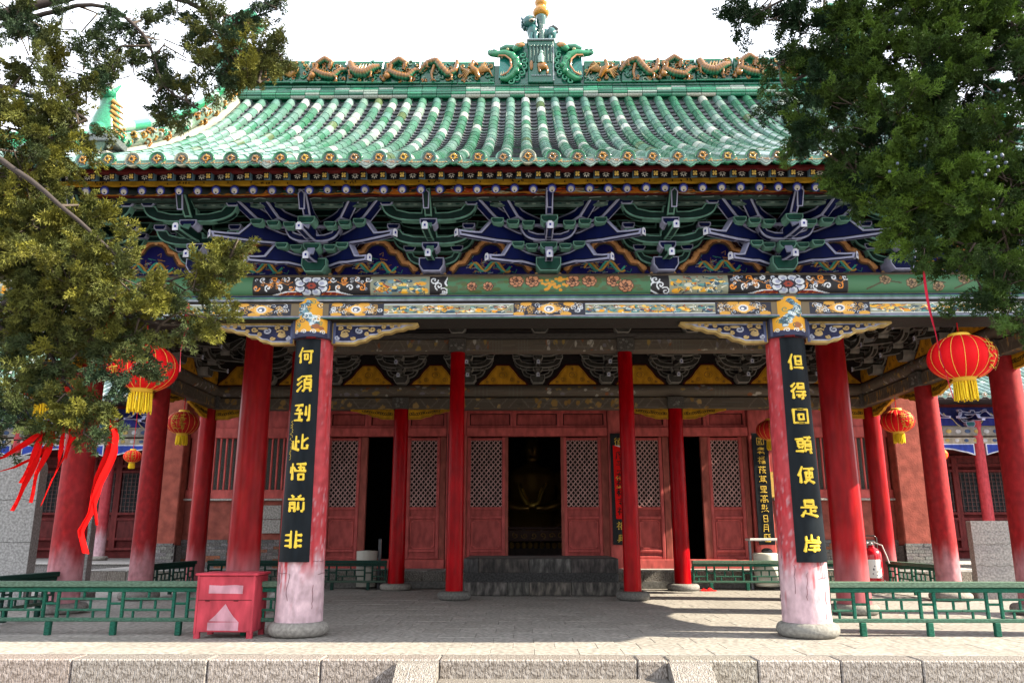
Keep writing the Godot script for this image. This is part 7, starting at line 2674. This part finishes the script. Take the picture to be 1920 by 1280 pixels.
func grow(called: String, label: String, clumps: String, foot: Vector3, limbs: Array, mat: Material, cols: Array, per: float, seedn: int) -> void:
	var r := RandomNumberGenerator.new()
	r.seed = seedn
	var o := base(called, foot)
	tag(o, label, "tree")
	var m := MB.new()
	m.k = L(0.10, 0.075, 0.055)
	var tr := [Vector3.ZERO, Vector3(0.05, 1.2, 0.0), Vector3(-0.06, 2.5, 0.06), Vector3(0.05, 3.8, 0.0), Vector3(0.0, 5.2, 0.05), Vector3(0.1, 6.4, 0.0)]
	m.tube(tr, [0.26, 0.20, 0.17, 0.14, 0.10, 0.05], 14)
	part("trunk", m, mats.bark, o)
	var nodes := []
	for lb in limbs:
		m = MB.new()
		m.k = L(0.040, 0.030, 0.025)
		var pts := []
		var rad := []
		for i in lb[0].size():
			pts.append(lb[0][i] - foot)
			rad.append(lerpf(lb[1], lb[2], float(i) / (lb[0].size() - 1)))
		var cv := Curve3D.new()
		for i in pts.size():
			var t: Vector3 = (pts[mini(i + 1, pts.size() - 1)] - pts[maxi(i - 1, 0)]) * 0.18
			cv.add_point(pts[i], -t, t)
		var path := []
		var rr := []
		var n := 18
		for i in n:
			path.append(cv.sample_baked(cv.get_baked_length() * i / (n - 1)) + Vector3(r.randf_range(-0.012, 0.012), r.randf_range(-0.012, 0.012), 0))
			rr.append(lerpf(lb[1], lb[2], float(i) / (n - 1)))
			nodes.append(path[-1])
		m.tube(path, rr, 8)
		part("limb", m, mats.bark, o)
	# twigs and leaf sprays, clump by clump
	var tw := MB.new()
	tw.k = L(0.075, 0.055, 0.042)
	var kinds := [sprig_mesh(22, 3, 1.0), sprig_mesh(18, 8, 1.25), sprig_mesh(26, 5, 0.85)]
	var ts := [[], [], []]
	var cs := [[], [], []]
	for line in clumps.split(" "):
		var q := line.split_floats(",")
		var c := Vector3(q[0], q[1], q[2]) - foot
		var near: Vector3 = nodes[0]
		for nd in nodes:
			if nd.distance_to(c) < near.distance_to(c): near = nd
		var bend := Vector3(r.randf_range(-0.1, 0.1), r.randf_range(-0.05, 0.12), r.randf_range(-0.1, 0.1))
		tw.tube([near, near.lerp(c, 0.5) + bend, c], [0.012, 0.008, 0.005], 5, false)
		var count := int(per * q[3] * q[4] * q[5] * (0.5 + 0.5 * q[5]) * 1000.0)
		var shoots := maxi(4, int(count / 9.0))
		for s in shoots:
			# a shoot grows from the middle of the clump outwards, sprays strung along it
			var dirn := Vector3(r.randfn(0, 1), r.randfn(0.1, 0.8), r.randfn(0, 0.9)).normalized()
			var reach := pow(r.randf(), 0.45)
			var e := c + Vector3(dirn.x * q[3], dirn.y * q[4], dirn.z * minf(q[3], q[4]) * 1.2) * reach * 1.08
			var b := c.lerp(e, 0.25) + Vector3(r.randf_range(-0.03, 0.03), r.randf_range(-0.03, 0.03), r.randf_range(-0.03, 0.03))
			var grow_dir := ((e - b).normalized() + Vector3(0, r.randf_range(-0.7, 0.5), 0) + Vector3(r.randf_range(-0.5, 0.5), 0, r.randf_range(-0.5, 0.5))).normalized()
			var len := r.randf_range(0.10, 0.22)
			tw.tube([b, b.lerp(e, 0.6) + Vector3(0, r.randf_range(-0.02, 0.02), 0), e, e + grow_dir * len * 0.6], [0.006, 0.0045, 0.003, 0.0015], 4, false)
			var warm := clampf(float(q[6]) + r.randf_range(-0.45, 0.35), 0, 1)
			for i in 9:
				var f := r.randf()
				var at := e + grow_dir * len * (f - 0.4) + Vector3(r.randfn(0, 0.022), r.randfn(0, 0.022), r.randfn(0, 0.022))
				var up := (grow_dir + Vector3(r.randf_range(-0.8, 0.8), r.randf_range(-0.5, 0.8), r.randf_range(-0.8, 0.8))).normalized()
				var side := up.cross(Vector3(r.randf_range(-1, 1), r.randf_range(-1, 1), r.randf_range(-1, 1))).normalized()
				var sc := r.randf_range(0.75, 1.25)
				var k := r.randi() % 3
				ts[k].append(Transform3D(Basis(side, up, side.cross(up)) * sc, at))
				var col: Color = cols[0].lerp(cols[1], clampf(warm * (0.5 + 0.8 * f), 0, 1))
				var br := r.randf_range(0.7, 1.3)
				cs[k].append(Color(col.r * br, col.g * br, col.b * br))
	tag(part("twigs", tw, mats.bark, o), "", "", "", "stuff")
	for k in 3: stuff("foliage", kinds[k], mat, ts[k], cs[k], o)

func trees() -> void:
	surf("bark", 0.9, mats.matte.albedo_texture, Vector3(3, 3, 3))
	grow("juniper_tree", "yellow green juniper reaching in from the left with red ribbons tied on", LEFT_CLUMPS, Vector3(-5.0, -0.55, 4.3), [
		[[Vector3(-4.95, 3.2, 4.3), Vector3(-4.3, 3.72, 4.5), Vector3(-3.60, 3.38, 4.56), Vector3(-3.25, 3.10, 4.56), Vector3(-2.95, 2.85, 4.45)], 0.034, 0.010],
		[[Vector3(-4.95, 4.3, 4.3), Vector3(-4.2, 4.9, 4.1), Vector3(-3.3, 5.15, 4.0), Vector3(-2.7, 5.0, 3.9), Vector3(-2.56, 4.65, 3.9), Vector3(-2.3, 4.42, 3.9)], 0.05, 0.008],
		[[Vector3(-4.2, 4.8, 4.1), Vector3(-3.5, 4.95, 4.1), Vector3(-3.12, 4.7, 4.0), Vector3(-3.05, 4.4, 3.95), Vector3(-2.75, 4.2, 3.9)], 0.02, 0.006],
		[[Vector3(-5.0, 2.0, 4.3), Vector3(-4.2, 2.3, 4.25), Vector3(-3.6, 2.66, 4.2), Vector3(-3.15, 2.55, 4.2), Vector3(-2.75, 2.45, 4.15)], 0.05, 0.010],
		[[Vector3(-3.9, 2.45, 4.25), Vector3(-3.5, 2.3, 4.2), Vector3(-3.3, 2.05, 4.2), Vector3(-3.12, 1.85, 4.2)], 0.018, 0.006],
		[[Vector3(-3.2, 2.58, 4.2), Vector3(-2.9, 2.72, 4.15), Vector3(-2.5, 2.85, 4.1), Vector3(-2.3, 2.98, 4.1)], 0.012, 0.005],
		[[Vector3(-4.95, 3.6, 4.3), Vector3(-4.3, 4.2, 4.2), Vector3(-3.7, 4.1, 4.2), Vector3(-3.4, 3.95, 4.2)], 0.04, 0.01],
		], mats.leaf, [L(0.030, 0.056, 0.028), L(0.145, 0.142, 0.022)], 3.9, 77)
	grow("juniper_tree", "dark green juniper with pale blue berries filling the upper right corner", RIGHT_CLUMPS, Vector3(4.6, -0.55, 4.7), [
		[[Vector3(4.6, 3.0, 4.7), Vector3(3.8, 3.3, 4.6), Vector3(3.0, 3.45, 4.5), Vector3(2.4, 3.5, 4.45), Vector3(1.9, 3.4, 4.4)], 0.06, 0.012],
		[[Vector3(4.6, 3.7, 4.7), Vector3(3.7, 4.3, 4.6), Vector3(2.8, 4.35, 4.5), Vector3(2.0, 4.3, 4.4), Vector3(1.5, 4.1, 4.3)], 0.06, 0.010],
		[[Vector3(4.6, 4.4, 4.7), Vector3(3.6, 4.9, 4.6), Vector3(2.6, 4.95, 4.5), Vector3(1.7, 4.8, 4.4), Vector3(1.25, 4.62, 4.3)], 0.05, 0.006],
		[[Vector3(4.6, 2.4, 4.7), Vector3(3.8, 2.6, 4.6), Vector3(3.1, 2.75, 4.55), Vector3(2.5, 2.85, 4.5)], 0.05, 0.010],
		[[Vector3(3.3, 3.4, 4.55), Vector3(2.8, 3.15, 4.5), Vector3(2.4, 3.1, 4.45)], 0.02, 0.008],
		], mats.leaf_dark, [L(0.011, 0.030, 0.011), L(0.095, 0.165, 0.020)], 4.7, 91)
	# berries on the dark juniper
	var t := get_node("juniper_tree_001")
	var r := RandomNumberGenerator.new()
	r.seed = 4
	var b := MB.new()
	b.k = Color.WHITE
	b.ball(Vector3.ZERO, Vector3(0.009, 0.009, 0.009), 8, 6)
	var bm := mesh_of(b)
	var ts := []
	var cs := []
	for c in [Vector3(2.55, 3.35, 4.85), Vector3(2.6, 3.25, 4.85), Vector3(2.45, 3.2, 4.8), Vector3(2.2, 3.45, 4.75), Vector3(2.62, 3.72, 4.85), Vector3(2.0, 3.3, 4.7), Vector3(2.75, 2.85, 4.85), Vector3(2.5, 2.95, 4.8), Vector3(2.1, 4.3, 4.75)]:
		for i in 4:
			ts.append(Transform3D(Basis.from_scale(Vector3.ONE * r.randf_range(0.8, 1.2)), c - t.position + Vector3(r.randfn(0, 0.04), r.randfn(0, 0.035), r.randfn(0, 0.03))))
			cs.append(vary(L(0.06, 0.08, 0.12), 0.2))
	stuff("berries", bm, mats.plain, ts, cs, t)

func ribbon(label: String, pts: Array, w0: float, col: Color, group := "red ribbons tied to the left juniper") -> void:
	var m := MB.new()
	m.k = col
	var cv := Curve3D.new()
	for i in pts.size():
		var t: Vector3 = (pts[mini(i + 1, pts.size() - 1)] - pts[maxi(i - 1, 0)]) * 0.2
		cv.add_point(pts[i] - pts[0], -t, t)
	var rows := []
	var n := 34
	for i in n:
		var f := float(i) / (n - 1)
		var p := cv.sample_baked(cv.get_baked_length() * f)
		var a := rng.randf_range(-0.15, 0.15) + 2.4 * sin(f * 3.6 + pts[0].x * 20)
		var d := Vector3(cos(a * 0.5), 0.25 * sin(a), sin(a * 0.5)) * w0 * (0.55 + 0.45 * sin(PI * clampf(f * 1.15 + 0.12, 0, 1)))
		var line := PackedVector3Array()
		for k in 4: line.push_back(p + d * (k / 3.0 - 0.5) + Vector3(0, 0, 0.006 * sin(k * 2.0 + f * 12)))
		rows.append(line)
	m.grid(rows)
	tag(part("red_ribbon", m, mats.cloth, self, xf(pts[0])), label, "ribbon", group)

func ribbons() -> void:
	var c := L(0.42, 0.004, 0.006)
	ribbon("long red ribbon fluttering to the lower left, leftmost of the tied ribbons", [Vector3(-3.38, 1.80, 4.2), Vector3(-3.40, 1.64, 4.22), Vector3(-3.47, 1.42, 4.2), Vector3(-3.54, 1.23, 4.2)], 0.05, c)
	ribbon("red ribbon hanging straight before the left stele, second of the tied ribbons", [Vector3(-3.33, 1.80, 4.2), Vector3(-3.36, 1.62, 4.2), Vector3(-3.40, 1.46, 4.22), Vector3(-3.43, 1.28, 4.2)], 0.04, c)
	ribbon("thin red ribbon slanting across the pale column, third of the tied ribbons", [Vector3(-3.20, 1.78, 4.2), Vector3(-3.24, 1.60, 4.2), Vector3(-3.31, 1.42, 4.2), Vector3(-3.36, 1.26, 4.2)], 0.028, c)
	ribbon("red ribbon blown sideways to the left edge", [Vector3(-3.30, 1.72, 4.2), Vector3(-3.42, 1.58, 4.2), Vector3(-3.56, 1.50, 4.2), Vector3(-3.72, 1.46, 4.2)], 0.03, c)
	ribbon("short red ribbon close under the twigs, right of the tied fan", [Vector3(-3.22, 1.80, 4.2), Vector3(-3.21, 1.68, 4.21), Vector3(-3.24, 1.55, 4.2)], 0.05, c)
	ribbon("red ribbon between the leftmost pair of tied ribbons, ending in a short curl", [Vector3(-3.36, 1.80, 4.24), Vector3(-3.41, 1.66, 4.24), Vector3(-3.43, 1.52, 4.25), Vector3(-3.49, 1.40, 4.24)], 0.035, c)
	ribbon("broad red ribbon blown out flat at the left edge, above the sideways one", [Vector3(-3.34, 1.76, 4.26), Vector3(-3.46, 1.66, 4.26), Vector3(-3.60, 1.56, 4.26), Vector3(-3.70, 1.54, 4.25)], 0.045, c)
	ribbon("narrow red ribbon dangling among the tied fan, against the pale red column", [Vector3(-3.25, 1.78, 4.23), Vector3(-3.27, 1.66, 4.22), Vector3(-3.26, 1.54, 4.23), Vector3(-3.29, 1.44, 4.22)], 0.03, c)
	ribbon("wide red ribbon hanging longest, looped at its lower end", [Vector3(-3.03, 1.88, 4.2), Vector3(-2.95, 1.74, 4.2), Vector3(-2.95, 1.60, 4.2), Vector3(-3.01, 1.42, 4.2), Vector3(-3.03, 1.22, 4.2), Vector3(-3.09, 1.10, 4.2), Vector3(-3.04, 0.97, 4.2)], 0.075, c)
	ribbon("second strand of the wide red ribbon, narrower and beside it", [Vector3(-2.99, 1.86, 4.22), Vector3(-2.92, 1.70, 4.22), Vector3(-2.96, 1.50, 4.22), Vector3(-3.02, 1.30, 4.22), Vector3(-2.98, 1.14, 4.22)], 0.04, c)
	ribbon("faded pink red ribbon hanging alone from the branch tip", [Vector3(-2.57, 2.60, 4.15), Vector3(-2.565, 2.45, 4.15), Vector3(-2.59, 2.28, 4.15), Vector3(-2.585, 2.13, 4.15)], 0.034, L(0.45, 0.05, 0.08))
	ribbon("red ribbon caught among the twigs above the large left lantern", [Vector3(-3.02, 2.60, 4.25), Vector3(-3.03, 2.5, 4.27), Vector3(-3.05, 2.36, 4.26)], 0.045, c)
	ribbon("thin dark red ribbon hanging from the right juniper across the large lantern", [Vector3(2.265, 2.95, 4.4), Vector3(2.26, 2.68, 4.4), Vector3(2.29, 2.26, 4.4), Vector3(2.345, 1.90, 4.4)], 0.016, L(0.40, 0.02, 0.045), "")
